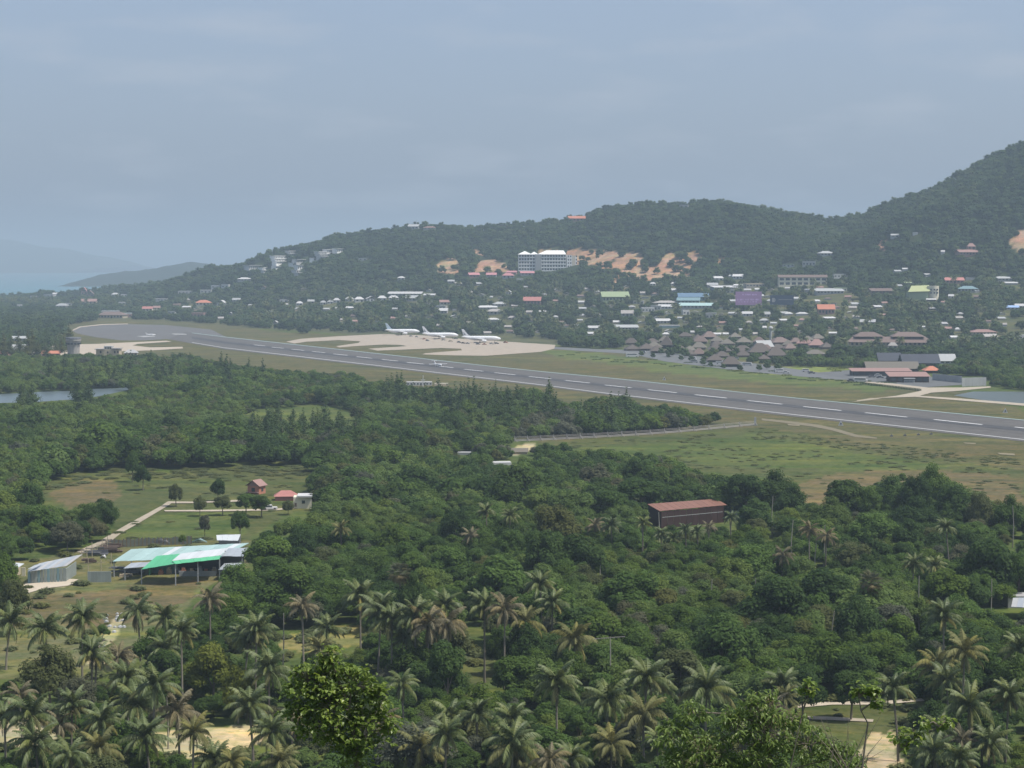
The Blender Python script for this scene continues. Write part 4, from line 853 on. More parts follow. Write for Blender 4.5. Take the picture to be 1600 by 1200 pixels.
# thatched terminal village
TH = [(1042, 545, 20, 21, 'thatch', 'tall dark thatched pavilion standing highest at the left of the village'), (1027, 552, 22, 13, 'thatch', 'dark thatched hut left below the tallest pavilion'), (1063, 552, 22, 13, 'thatch', 'dark thatched hut right below the tallest pavilion, by the parked bus'),
      (1010, 548, 24, 12, 'thatch', 'low dark thatched hut near the apron end'), (988, 548, 22, 10, 'thatch', 'leftmost low thatched hut beside the apron'), (1090, 535, 18, 13, 'thatch', 'thatched hut behind dark trees left of the pale thatch'),
      (1078, 550, 22, 10, 'thatchpale', 'pale thatched hut right of the bus, left of a pair'), (1038, 536, 16, 12, 'thatchpale', 'weathered pale hut behind the tall dark pavilion'),
      (1022, 545, 24, 12, 'thatchpale', 'pale double-peaked thatch at the left of the leafy clump'), (1092, 556, 18, 12, 'brownroof', 'brown hut at the left of the front row by the road'),
      (1117, 566, 26, 13, 'thatch', 'slatted brown roofed hut in the front row left of the white vans'), (1142, 573, 28, 16, 'thatch', 'slatted brown roofed hut in the middle of the front row'), (1120, 550, 26, 16, 'thatch', 'tall dark peaked hut behind the slatted front huts'),
      (1095, 537, 20, 12, 'brownroof', 'reddish brown roof just right of the leafy clump'), (1108, 530, 22, 12, 'brownroof', 'reddish brown roof behind the tall dark peaked hut'), (1136, 540, 22, 11, 'thatchpale', 'pale brown hipped roof with a bright sheet under it'),
      (1162, 538, 24, 12, 'thatchpale', 'pale brown hipped roof left of the striped light roof'), (1160, 551, 30, 11, 'thatch', 'wide grey thatch below the pale brown hipped roof'), (1187, 555, 34, 19, 'thatch', 'big steep dark roof right of the middle of the village'),
      (1212, 560, 30, 18, 'thatch', 'big steep dark roof at the right end of the village'), (1218, 538, 30, 11, 'brownroof', 'dusty brown roof behind the big steep roof at right'), (1243, 537, 16, 9, 'brownroof', 'dusty brown roof, first of three small ones right of the village'),
      (1257, 540, 24, 12, 'rose', 'pinkish roof, second of three right of the village'), (1276, 543, 24, 13, 'rose', 'pinkish roof, last of three right of the village'), (1274, 555, 30, 9, 'thatchpale', 'low grey-brown roof in the trees below the last pinkish roof')]
for x, y, w, hp, rc, lb in TH:
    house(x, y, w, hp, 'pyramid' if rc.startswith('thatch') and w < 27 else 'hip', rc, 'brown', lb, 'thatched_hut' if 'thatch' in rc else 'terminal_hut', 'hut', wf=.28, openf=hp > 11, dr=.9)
vs = []
for _ in range(600):
    x = R.uniform(970, 1300); y = R.uniform(526, 568)
    if not pip(x, y, [(975, 540), (1050, 526), (1290, 532), (1300, 558), (1240, 566), (1100, 562), (980, 550)]) or any(abs(x - a[0]) < 11 and abs(y - a[1]) < 5 for a in TH) or any(abs(x - a[0]) < 13 and abs(y - a[1]) < 5 for a in vs): continue
    vs.append((x, y))
    if len(vs) >= 20: break
for x, y in vs: house(x, y, R.uniform(14, 22), R.uniform(8, 12), R.choice(['pyramid', 'hip', 'hip']), R.choice(['thatch', 'thatch', 'thatchpale', 'brownroof']), 'brown', 'low hut packed between the other roofs of the thatched village', 'thatched_hut', 'hut', wf=.28, dr=.9, win=False, group='low huts packed in the thatched village')
house(1192, 547, 26, 15, 'gable', 'palegrey', 'tan', 'striped pale sheet roof rising behind the big steep dark roof', 'striped_roof_house', 'house', rz=.5, wf=.35)
# twin brown roofed resort building
g = hit(1388, 541); k = g.y / F; o = thing('resort_building', 'long building with two-tiered reddish brown hipped roofs among the trees at right', 'building', g, -.03)
X = lambda px: (px - 1388) * k
MB().box(X(1325), X(1452), -8, 9, -2, 8 * k).add('wall', 'tan', o)
for i in range(18): MB().box(X(1328 + i * 6.9), X(1331.5 + i * 6.9), -8.08, -7.9, 2 * k, 6 * k).add('window', 'glass', o)
b = MB(); c = [(X(1320), -11, 7 * k), (X(1456), -11, 6 * k), (X(1446), 2, 14.5 * k), (X(1333), 2, 14.5 * k)]; b.slab(c, .3); b.add('lower_roof', 'brownroof', o)
for x0, x1 in ((1334, 1380), (1392, 1444)):
    b = MB(); z0, z1 = 15 * k, 22 * k; q = [(X(x0), -5, z0), (X(x1), -5, z0), (X(x1), 9, z0), (X(x0), 9, z0)]; r0, r1 = (X(x0 + 12), 2, z1), (X(x1 - 14), 2, z1)
    b.poly([q[0], q[1], r1, r0]).poly([q[2], q[3], r0, r1]).poly([q[1], q[2], r1]).poly([q[3], q[0], r0]).poly(q[::-1]); b.add('upper_roof', 'brownroof', o)
    MB().box(X(x0 + 4), X(x1 - 4), -3, 8, 13 * k, 15 * k - .02).add('clerestory', 'darkred', o)
PROT.append((1322, 516, 1450, 538, g.y)); FOOT.append((g.x - 18, g.y, 20)); FOOT.append((g.x + 18, g.y, 20))
# dark roofed halls, market roofs, grey walls right of the terminal
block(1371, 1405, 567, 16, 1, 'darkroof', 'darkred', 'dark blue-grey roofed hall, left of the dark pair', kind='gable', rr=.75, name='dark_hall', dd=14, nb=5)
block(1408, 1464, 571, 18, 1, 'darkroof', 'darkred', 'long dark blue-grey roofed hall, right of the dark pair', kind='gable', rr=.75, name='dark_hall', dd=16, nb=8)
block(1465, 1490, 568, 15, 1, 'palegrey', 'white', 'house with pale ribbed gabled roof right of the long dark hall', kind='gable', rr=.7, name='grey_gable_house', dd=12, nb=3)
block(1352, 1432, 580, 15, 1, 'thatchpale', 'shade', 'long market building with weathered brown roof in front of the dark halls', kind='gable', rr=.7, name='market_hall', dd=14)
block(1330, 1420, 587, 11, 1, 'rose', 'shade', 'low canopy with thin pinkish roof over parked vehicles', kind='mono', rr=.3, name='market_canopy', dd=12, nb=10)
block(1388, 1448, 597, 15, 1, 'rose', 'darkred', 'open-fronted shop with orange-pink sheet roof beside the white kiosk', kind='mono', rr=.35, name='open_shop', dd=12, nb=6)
block(1444, 1466, 583, 11, 1, 'orange', 'darkred', 'small pavilion with fresh orange roof at the right of the market', kind='hip', rr=.6, name='orange_pavilion', dd=9, nb=3)
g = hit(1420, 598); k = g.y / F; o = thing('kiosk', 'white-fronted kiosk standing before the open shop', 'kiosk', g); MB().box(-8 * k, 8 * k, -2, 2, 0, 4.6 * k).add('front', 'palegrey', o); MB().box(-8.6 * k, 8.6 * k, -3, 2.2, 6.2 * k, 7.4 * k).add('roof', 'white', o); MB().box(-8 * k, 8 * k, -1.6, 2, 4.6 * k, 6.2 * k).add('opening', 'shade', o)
for i in range(6): MB().box((-7 + i * 2.4) * k, (-5.6 + i * 2.4) * k, -2.06, -1.98, 1.5 * k, 3.2 * k).add('lettering', 'darkgrey', o)
def wall_line(x0, y0, x1, y1, hm, c, label, n=10, name='boundary_wall'):
    a, b_ = P(x0, y0), P(x1, y1); o = thing(name, label, 'wall', a); d = b_ - a
    for i in range(n):
        p, q = d * (i / n), d * ((i + .97) / n); w = d.normalized().cross(Vector((0, 0, 1))) * .12
        MB().slab([p - w + Vector((0, 0, hm)), q - w + Vector((0, 0, hm)), q + w + Vector((0, 0, hm)), p + w + Vector((0, 0, hm))], hm).add('wall_panel', c, o)
    return o
wall_line(1457, 594, 1503, 598.5, 4.0, 'grey', 'grey screen wall along the sandy yard, rear stretch', 8)
wall_line(1503, 604, 1541, 603, 5.0, 'palegrey', 'taller pale grey screen wall at the right end of the yard', 7)
PROT += [(1455, 580, 1540, 602, 1130)]
# far left: stone tower, unfinished house, huts by the sand apron
g = P(115, 556); k = g.y / F; o = thing('stone_tower', 'squat grey tower with flared top and dark tree growing behind it by the sand apron', 'tower', g)
MB().tube([(0, 0, 0), (0, 0, 20 * k), (0, 0, 24 * k), (0, 0, 27 * k)], [9 * k, 10 * k, 12 * k, 11.5 * k], 12).add('shaft', 'stone', o)
for i in range(7): a = -math.pi + i * math.pi / 6; MB().box(math.cos(a) * 10.3 * k - .8, math.cos(a) * 10.3 * k + .8, math.sin(a) * 10.3 * k - .8, math.sin(a) * 10.3 * k + .8, 18 * k, 20.5 * k).add('window', 'glass', o)
MB().tube([(0, 0, 27 * k), (0, 0, 29 * k)], [12.5 * k, 12 * k], 12).add('roof', 'darkgrey', o); FOOT.append((g.x, g.y, 9)); PROT.append((103, 527, 127, 552, g.y))
g = P(168, 555); k = g.y / F; o = thing('unfinished_house', 'unfinished tan concrete house with dark empty openings on the sand apron edge', 'house', g)
MB().box(-18 * k, 18 * k, 0, 10, 0, 9 * k).add('wall', 'tan', o); MB().box(-20 * k, -4 * k, -1, 11, 9 * k, 10 * k).add('roof_slab', 'stone', o); MB().box(6 * k, 20 * k, -1, 11, 10 * k, 11 * k).add('roof_slab', 'stone', o)
MB().box(-6 * k, 6 * k, 1, 9, 9 * k, 14 * k).add('upper_room', 'palegrey', o)
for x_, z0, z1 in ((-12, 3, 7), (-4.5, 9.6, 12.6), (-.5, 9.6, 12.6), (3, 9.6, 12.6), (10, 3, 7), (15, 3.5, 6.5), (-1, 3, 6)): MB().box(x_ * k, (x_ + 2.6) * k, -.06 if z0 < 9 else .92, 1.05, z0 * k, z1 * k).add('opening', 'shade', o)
PROT.append((148, 540, 190, 552, g.y)); FOOT.append((g.x, g.y + 5, 12))
for x, y, w, hp, kd, rc, wc, lb in ((205, 556, 20, 10, 'hip', 'grey', 'tan', 'small grey-roofed hut right of the unfinished house'), (80, 556, 26, 8, 'gable', 'orange', 'rose', 'low house with orange-red roof between tower and left grove'), (33, 552, 30, 14, 'gable', 'palegrey', 'palegrey', 'pale roofed house showing through the left grove'), (55, 556, 16, 9, 'gable', 'stone', 'tan', 'dull roofed house next to the orange-red roof'),
                             (8, 556, 14, 8, 'gable', 'redroof', 'rose', 'red-roofed house at the left margin among feathery trees'), (30, 532, 24, 7, 'gable', 'palegrey', 'grey', 'grey roof deep in the far left grove')):
    house(x, y, w, hp, kd, rc, wc, lb, g3=P(x, y))
# ------------------------------------------------------------------ farmyard sheds in the left middle ground
def panel_roof(o, c00, c10, c11, c01, n, mats_, th=.08, name='roof_sheet'):
    # n sheets side by side from the left edge (c00-c01) to the right edge (c10-c11)
    for i in range(n):
        a0, a1 = i / n, (i + .985) / n; up = Vector((0, 0, .03 * (i % 2)))
        MB().slab([c00.lerp(c10, a0) + up, c00.lerp(c10, a1) + up, c01.lerp(c11, a1) + up, c01.lerp(c11, a0) + up], th).add(name, mats_[i % len(mats_)] if isinstance(mats_, list) else mats_, o)
o = thing('farm_shed', 'long open farm shed with pale teal, white and bright green sheet roofs', 'shed', P(270, 900))
inv = Matrix.Translation(-o.location)
Q = lambda x, y, z: P(x, y, z) - o.location
TL = ['tin_teal', 'tin_teal', 'tin_teal', 'teal', 'tin_teal', 'tin_teal', 'tin_white', 'tin_teal']
panel_roof(o, Q(176, 877, 3.6), Q(345, 871.5, 3.6), Q(389, 848.5, 4.6), Q(205, 858, 4.6), 16, TL)
panel_roof(o, Q(269, 876, 5.2), Q(345, 867.5, 5.2), Q(356, 856, 5.6), Q(282, 865, 5.6), 8, 'tin_white')
panel_roof(o, Q(274, 881, 4.9), Q(343, 873.5, 4.9), Q(345, 868, 5.12), Q(269, 876.5, 5.12), 7, 'tin_green')
panel_roof(o, Q(221, 889.5, 3.4), Q(273, 881, 4.85), Q(282, 865.3, 5.4), Q(245, 868.5, 4.9), 6, 'tin_green')
panel_roof(o, Q(346, 868.5, 4.8), Q(380, 869.5, 4.4), Q(389, 856, 4.7), Q(357, 856.5, 4.9), 4, 'tin_grey')
panel_roof(o, Q(193, 888, 2.8), Q(226, 885.5, 2.9), Q(241, 877.5, 3.2), Q(205, 879.5, 3.2), 4, 'tin_grey')
panel_roof(o, Q(341, 890, 2.5), Q(374, 889.5, 2.5), Q(378, 879.5, 3.0), Q(351, 880, 3.0), 4, 'tin_grey')
for x, y, z, zb in ((221, 889.5, 3.3, 0), (274, 881, 4.8, 0), (309, 877, 4.8, 0), (343, 873.5, 4.8, 0), (378, 869, 4.3, 0), (376, 889, 2.4, 0), (343, 890, 2.4, 0), (195, 888, 2.7, 0), (178, 877, 3.5, 0), (205, 858, 4.4, 0)):
    q = Q(x, y, z); MB().box(q.x - .1, q.x + .1, q.y - .05, q.y + .15, -.3, z - .1).add('post', 'palegrey', o)
b = Q(225, 899, 0); e = Q(345, 899, 0)
MB().box(b.x, e.x + 4, b.y + 9, b.y + 9.3, 0, 4.2).add('back_wall', 'darkgrey', o)
MB().box(b.x + 1, b.x + 1.2, b.y + .5, b.y + 9, 0, 2.8).add('side_wall', 'tin_green', o)
MB().box(b.x + 1.3, b.x + 7, b.y + 3, b.y + 3.2, 0, 2.3).add('inner_wall', 'bluegreen', o)
MB().box(Q(278, 902, 0).x, Q(336, 902, 0).x, b.y - 1.2, b.y - 1.0, 0, 1.15).add('low_wall', 'palegrey', o)
for i in range(9):
    x_ = b.x + 3 + i * 1.7; tag(MB().box(x_, x_ + 1.1, b.y + 1 + (i % 3), b.y + 2 + (i % 3), 0, .7 + .3 * (i % 2)).box(x_ + .2, x_ + .9, b.y + 1.1 + (i % 3), b.y + 1.9 + (i % 3), .7 + .3 * (i % 2), 1.2 + .3 * (i % 2)).add('stored_crates', ['rust', 'tan', 'grey'][i % 3], loc=o.location), 'stack of crates stored in the shade under the green shed roof', 'crate', 'crates under the green shed roof')
PROT.append((172, 846, 386, 903, 424)); FOOT += [(o.location.x + i * 8, o.location.y + 6, 11) for i in range(-1, 3)]
o = thing('grey_shed', 'dark grey shed with sloping sheet roof and vertical panelled wall left of the green roof', 'shed', P(75, 910))
Q = lambda x, y, z: P(x, y, z) - o.location
panel_roof(o, Q(43, 893, 3.0), Q(104, 884, 3.2), Q(129, 866, 4.0), Q(62, 880, 3.8), 9, ['tin_grey', 'tin_grey', 'grey'])
panel_roof(o, Q(43, 889, 3.7), Q(58, 886, 3.7), Q(67, 879, 4.1), Q(54, 883, 4.1), 2, 'tin_grey')
a = Q(43.5, 912, 0); c = Q(103.5, 909, 0)
for i in range(12):
    p, q = a.lerp(c, i / 12), a.lerp(c, (i + .93) / 12); zt = 2.95 + .02 * i
    MB().box(p.x, q.x, p.y - .06 + .04 * (i % 2), p.y + .06, 0, zt).add('wall_panel', 'tin_wall' if i % 3 else 'bluegreen', o)
MB().box(a.x, a.x + .2, a.y + .1, a.y + 10, 0, 2.9).box(c.x - .2, c.x, c.y + .1, c.y + 10, 0, 2.9).add('side_wall', 'tin_wall', o)
PROT.append((42, 866, 130, 910, 412)); FOOT.append((o.location.x, o.location.y + 4, 9))
o = wall_line(137, 910, 174, 909.5, 2.4, 'tin_wall', 'grey-green sheet gate wall between the grey shed and the green-roofed shed', 7, 'gate_wall')
o = thing('white_roof_shed', 'small shed with white sheet roof at the left margin', 'shed', P(12, 900)); Q = lambda x, y, z: P(x, y, z) - o.location
panel_roof(o, Q(-8, 886, 2.8), Q(26, 888, 2.8), Q(38, 880.5, 3.1), Q(2, 877.5, 3.1), 5, 'tin_white'); MB().box(Q(-6, 900, 0).x, Q(27, 900, 0).x, 0, 3, 0, 2.5).add('wall', 'tan', o)
MB().box(Q(29, 903, 0).x, Q(35, 903, 0).x, 0, .2, 0, 1.9).add('door', 'cream', o)
PROT.append((0, 876, 40, 898, 415)); FOOT.append((o.location.x, o.location.y + 2, 7))
# plank fence behind the yard
o = thing('plank_fence', 'dark plank fence along the back of the farmyard', 'fence', P(165, 856)); a = Vector((0, 0, 0)); c = P(300, 850) - o.location
for i in range(64):
    p = a.lerp(c, i / 64); MB().box(p.x, p.x + .26, p.y, p.y + .05, 0, 1.7 + .5 * R.random()).add('plank', 'darkgrey' if i % 3 else 'brown', o)
# scaffolding poles and yard clutter
for x, y, w, hh, m_, lb in ((250, 848, 5, 1.2, 'palegrey', 'grey tarpaulin heap behind the teal roof, left'), (258, 849, 4, 1.0, 'white', 'white tarpaulin heap behind the teal roof, right'), (311, 848, 8, 1.2, 'teal', 'teal tarpaulin tent behind the long roof'), (161, 872, 3, .9, 'white', 'white bundle in the yard between the sheds')):
    p = P(x, y); k = p.y / F; w_ = w * k * 1.6; tag(MB().slab([p + Vector((-w_, 0, .2)), p + Vector((0, -.6, hh)), p + Vector((w_, 0, .3)), p + Vector((.2, 1.2, hh * .8))], .3).add('tarpaulin_heap', m_), lb, 'tarpaulin')
o = thing('small_shed', 'little shed with crumpled white roof behind the long teal roof', 'shed', P(353, 853)); Q = lambda x, y, z: P(x, y, z) - o.location
panel_roof(o, Q(339, 844, 2.4), Q(372, 845, 2.4), Q(376, 835, 2.9), Q(338, 836, 2.9), 4, 'tin_white'); MB().box(Q(340, 853, 0).x, Q(372, 853, 0).x, 2, 5, 0, 2.2).add('wall', 'darkgrey', o)
PROT.append((336, 834, 378, 850, 440))
for x, y, w_, h_, m_, lb in ((150, 868, 9, 1.6, 'darkgrey', 'dark heap of timber by the scaffold at the back of the yard'), (168, 864, 10, 1.3, 'brown', 'brown heap of timber left behind the teal roof'), (140, 880, 5, .9, 'brown', 'low pile of planks beside the grey shed'), (185, 893, 6, 1.0, 'darkgrey', 'dark pile of scrap between gate wall and lean-to'), (196, 901, 4, .6, 'tan', 'pale sacks stacked in front of the lean-to'), (175, 856, 9, 1.2, 'brown', 'stack of boards against the plank fence')):
    b = MB(); p = P(x, y)
    for q in range(9): yy = R.uniform(-1.2, 1.2); zz = R.uniform(0, h_); xx = R.uniform(-w_ * .12, w_ * .12); b.slab([p + Vector((xx - w_ * .25, yy, zz + .2)), p + Vector((xx + w_ * .25, yy + R.uniform(-.5, .5), zz + R.uniform(.1, .4))), p + Vector((xx + w_ * .25, yy + .4, zz + .2)), p + Vector((xx - w_ * .25, yy + .4, zz + .2))], .2)
    tag(b.add('timber_pile', m_), lb, 'timber pile')
for i, (x, y) in enumerate(((128, 876), (136, 873), (144, 870), (152, 867), (160, 863), (168, 860), (158, 892), (138, 893), (174, 888))):
    p = P(x, y); tag(MB().box(p.x - .07, p.x + .07, p.y - .07, p.y + .07, 0, 2.6 + (i % 3) * .5).box(p.x - 1.0, p.x + 1.0, p.y - .04, p.y + .04, 1.9, 2.0).add('scaffold_post', 'tan'), 'wooden scaffold post with crossbar in the farmyard behind the grey shed', 'post', 'wooden scaffold posts in the farmyard')
# parked pickup in the shed
def car(x, y, c, label, L_=4.4, h=1.5, rz=0.0, van=False, z=0, cat='car', name='parked_car', win='glass', group=None, loc=None):
    p = P(x, y) if loc is None else loc; o = thing(name, label, cat, p + Vector((0, 0, z)), rz, group); w = 1.8 if L_ < 6 else 2.5
    b = MB()
    if van: b.slab([(-L_ / 2, -w / 2, h), (L_ * .38, -w / 2, h), (L_ * .38, w / 2, h), (-L_ / 2, w / 2, h)], h - .35); b.slab([(L_ * .38, -w / 2, h * .55), (L_ / 2, -w / 2, h * .5), (L_ / 2, w / 2, h * .5), (L_ * .38, w / 2, h * .55)], h * .5 - .32)
    else: b.box(-L_ / 2, L_ / 2, -w / 2, w / 2, .35, h * .58); b.slab([(-L_ * .3, -w * .42, h), (L_ * .16, -w * .42, h), (L_ * .16, w * .42, h), (-L_ * .3, w * .42, h)], h * .42)
    b.add('body', c, o)
    MB().box(-L_ * .28 if not van else -L_ * .42, L_ * .15 if not van else L_ * .33, -w / 2 - .02 if van else -w * .43, w / 2 + .02 if van else w * .43, h * .62, h * .88).add('windows', win, o)
    for sx in (-.31, .31):
        for sy in (-1, 1): MB().tube([(sx * L_, sy * w * .5 - .1, .36), (sx * L_, sy * w * .5 + .1, .36)], .36, 8).add('wheel', 'tyre', o)
    return o
car(208, 897, 'darkgrey', 'dark pickup parked half under the lean-to beside the green roof', 4.8, 1.6, .2)
# orange house, red roof and cream house on the farm
def tall_house(x, yb, w, hwall, hroof, wc, rc, label, rz):
    p = P(x, yb); k = p.y / F; o = thing('house', label, 'house', p, rz); w_ = w * k; d = w_ * .9; h = hwall * k
    MB().box(-w_ / 2, w_ / 2, -d / 2, d / 2, 0, h).add('wall', wc, o); b = MB(); roof_geo(b, 'gabley', w_, d, h + .02, hroof * k, .5); b.poly([(-w_ / 2, -d / 2 - .01, h), (w_ / 2, -d / 2 - .01, h), (0, -d / 2 - .01, h + hroof * k * .9)]); b.add('roof', rc, o)
    MB().box(-.6, .6, -d / 2 - .06, -d / 2 + .02, h * .3, h * .75).add('window', 'glass', o); MB().box(-w_ / 2 - .1, w_ / 2 + .1, -d / 2 - .9, -d / 2, h * .18, h * .24).add('balcony', rc, o)
    MB().box(w_ / 2 - .02, w_ / 2 + .06, -.5, .5, h * .3, h * .7).add('window', 'glass', o)
    PROT.append((x - w / 2 - 1, yb - hwall - hroof - 1, x + w / 2 + 1, yb - 5, p.y)); FOOT.append((p.x, p.y, 4))
tall_house(401, 771, 21, 13, 9, 'terracotta', 'rose', 'small tall terracotta house with red ridge roof on the farm field', -.45)
house(447, 781, 34, 15, 'hip', 'redroof', 'redroof', 'house with brick red hipped roof left of the cream house, half behind bushes', g3=P(447, 781), rz=.1, wf=.45)
p = P(474, 793); k = p.y / F; o = thing('house', 'cream flat-roofed house with one dark window at the edge of the wood', 'house', p, .08)
MB().box(-15 * k, 13 * k, -2.5, 3, 0, 18 * k).add('wall', 'cream', o); MB().box(-9 * k, 15 * k, -3.2, 3.5, 18 * k, 20.5 * k).add('roof', 'white', o); MB().box(-2 * k, 3 * k, -2.56, -2.4, 8 * k, 13 * k).add('window', 'glass', o); MB().box(-13 * k, -10 * k, -2.56, -2.4, 3 * k, 9 * k).add('door', 'brown', o)
PROT.append((455, 768, 492, 790, p.y)); FOOT.append((p.x, p.y, 4.5))
car(421, 797, 'white', 'white car parked beside the farm track in front of the houses', rz=.3)
# red roofed shed in the wood
o = thing('red_roof_shed', 'long shed with salmon red sheet roof and dark red walls standing in the wood', 'shed', P(1080, 822)); Q = lambda x, y, z: P(x, y, z) - o.location
panel_roof(o, Q(1030.6, 798.4, 4.6), Q(1136, 789, 4.6), Q(1119, 779.4, 5.3), Q(1011.6, 787.5, 5.3), 20, ['tin_red'])
q0 = Q(1033, 800, 4.4); q1 = Q(1131, 791, 4.4); q2 = Q(1013, 789, 5.0)
for i in range(10):
    p, q = q0.lerp(q1, i / 10), q0.lerp(q1, (i + .96) / 10); MB().slab([(p.x, p.y, 4.4), (q.x, q.y, 4.4), (q.x, q.y + .15, 4.4), (p.x, p.y + .15, 4.4)], 4.9).add('wall_panel', 'darkred', o)
MB().slab([(q0.x, q0.y, 4.4), (q0.x + .1, q0.y, 4.4), (q2.x + .1, q2.y, 4.9), (q2.x, q2.y, 4.9)], 5).add('end_wall', 'darkred', o)
MB().slab([(q1.x, q1.y, 4.4), (q1.x + .1, q1.y, 4.4), (q1.x - 2, q1.y + 11, 4.9), (q1.x - 2.1, q1.y + 11, 4.9)], 5).add('end_wall', 'darkred', o)
mz = q0.lerp(q1, .02); nz = q0.lerp(q1, .98); MB().slab([(mz.x, mz.y - .1, 3.0), (nz.x, nz.y - .1, 3.0), (nz.x, nz.y - .02, 3.0), (mz.x, mz.y - .02, 3.0)], .12).add('rail', 'palegrey', o)
PROT.append((1006, 779, 1138, 822, 507)); FOOT += [(o.location.x + i * 6, o.location.y + 4, 8) for i in (-1, 0, 1)]
house(1145, 799, 20, 12, 'flat', 'palegreen', 'palegrey', 'pale green-topped hut at the right end of the red-roofed shed', g3=P(1145, 810), wf=.8)
p = P(1600, 950); o = thing('tin_shed', 'grey corrugated shed roof cut by the right margin', 'shed', p); Q = lambda x, y, z: P(x, y, z) - o.location
panel_roof(o, Q(1580, 948, 2.6), Q(1650, 952, 2.6), Q(1655, 934, 3.2), Q(1583, 934, 3.2), 8, ['palegrey', 'tin_grey']); MB().box(Q(1582, 955, 0).x, Q(1650, 955, 0).x, 0, 5, 0, 2.4).add('wall', 'grey', o); PROT.append((1578, 932, 1640, 952, 385)); FOOT.append((p.x + 2, p.y, 5))
# airfield hut with mast behind the casuarinas; huts in the wood gap
house(655, 601, 40, 7, 'flat', 'white', 'white', 'low white airfield hut between the casuarinas and the runway', g3=P(655, 602), wf=.7, dr=.3)
house(690, 602, 22, 5, 'flat', 'cream', 'tan', 'low cream hut right of the white airfield hut', g3=P(690, 603), wf=.7, dr=.3)
p = P(661, 612); o = thing('antenna_mast', 'thin white antenna mast beside the low white airfield hut', 'mast', p); MB().tube([(0, 0, 0), (0, 0, 9)], .2, 6).add('pole', 'white', o); MB().box(-1.2, 1.2, -.2, .2, 6.2, 6.6).add('crossbar', 'white', o); PROT.append((657, 585, 666, 604, p.y))
house(783, 722, 30, 5, 'flat', 'white', 'white', 'flat white hut roof showing in the middle of the wood', g3=P(783, 726), wf=.6); house(812, 706, 24, 9, 'gable', 'thatchpale', 'tan', 'tan-roofed hut at the left end of the concrete fence', g3=P(812, 709), wf=.4)
house(728, 707, 26, 4, 'flat', 'palegrey', 'palegrey', 'thin pale roof at left of the gap in the wood', g3=P(728, 710), wf=.6)
PROT.append((798, 690, 836, 708, 690))
# concrete rail fence
fp = [(800, 690.5), (860, 688), (930, 684.5), (1000, 680.5), (1060, 676), (1120, 670.5), (1182, 664.5)]
o = thing('concrete_fence', 'long pale concrete rail fence with braced posts at the edge of the meadow', 'fence', P(990, 681)); org = o.location.copy()
def fpt(x): return P(x, float(np.interp(x, [q[0] for q in fp], [q[1] for q in fp]))) - org
xs = [804]; 
while xs[-1] < 1176: xs.append(xs[-1] + 20 + (xs[-1] - 800) * .012)
post = MB().box(-.15, .15, -.12, .12, 0, 2.3).slab([(-.12, -.15, 1.5), (.12, -.15, 1.5), (1.1, -.9, .15), (.9, -.9, .15)], .15).mesh('post', 'stone')
for x in xs: link('post', post, o, fpt(x))
for i in range(len(xs) - 1):
    a, c = fpt(xs[i]), fpt(xs[i + 1]); w = Vector((0, .07, 0)); ins = (c - a).normalized() * .23
    for z, th, m_ in ((1.95, .12, 'stone'), (1.5, .12, 'stone'), (.95, .3, 'stone'), (.5, .3, 'stone')): up = Vector((0, 0, z)); MB().slab([a + ins - w + up, c - ins - w + up, c - ins + w + up, a + ins + w + up], th).add('rail', m_, o)
e = fpt(1180); MB().box(e.x - .4, e.x + .4, e.y - .4, e.y + .4, 0, 3.6).add('end_post', 'palegrey', o)
PROT += [(xs[i] - 2, interp(fp, xs[i]) - 9, xs[i + 1] + 2, interp(fp, xs[i]) + 1, P(xs[i], interp(fp, xs[i])).y + 2) for i in range(0, len(xs) - 1)]
FOOT += [(P(x_, interp(fp, x_)).x, P(x_, interp(fp, x_)).y, 2.5) for x_ in np.arange(800, 1185, 7)]
# runway side marker boards
for x, y, lb in ((1571, 645, 'small white triangular marker on the dry grass at right beyond the runway'), (1314, 665, 'small white triangular marker on the near grass beside the curved track'), (1038, 594, 'small white triangular marker on the grass strip left of centre')):
    p = P(x, y); o = thing('marker_board', lb, 'marker', p); MB().poly([(-1.1, 0, 0), (1.1, 0, 0), (0, 0, 2.2)]).poly([(-1.1, .9, 0), (0, .5, 2.2), (1.1, .9, 0)]).poly([(-1.1, 0, 0), (0, 0, 2.2), (0, .5, 2.2), (-1.1, .9, 0)]).poly([(1.1, 0, 0), (1.1, .9, 0), (0, .5, 2.2), (0, 0, 2.2)]).add('board', 'white', o); MB().box(-.35, .35, -.05, -.01, .5, 1.2).add('panel', 'darkgrey', o)
for i, x in enumerate((1393, 1414, 1435, 1455)):
    p = P(x, 682 - i * 1.0); tag(MB().box(p.x - .6, p.x + .6, p.y - .3, p.y + .3, 0, .5).box(p.x - .15, p.x + .15, p.y - .1, p.y + .1, .5, .9).add('runway_light', 'darkgrey'), 'small dark ground light on the near grass below the runway edge', 'light', 'dark ground lights on the near grass')

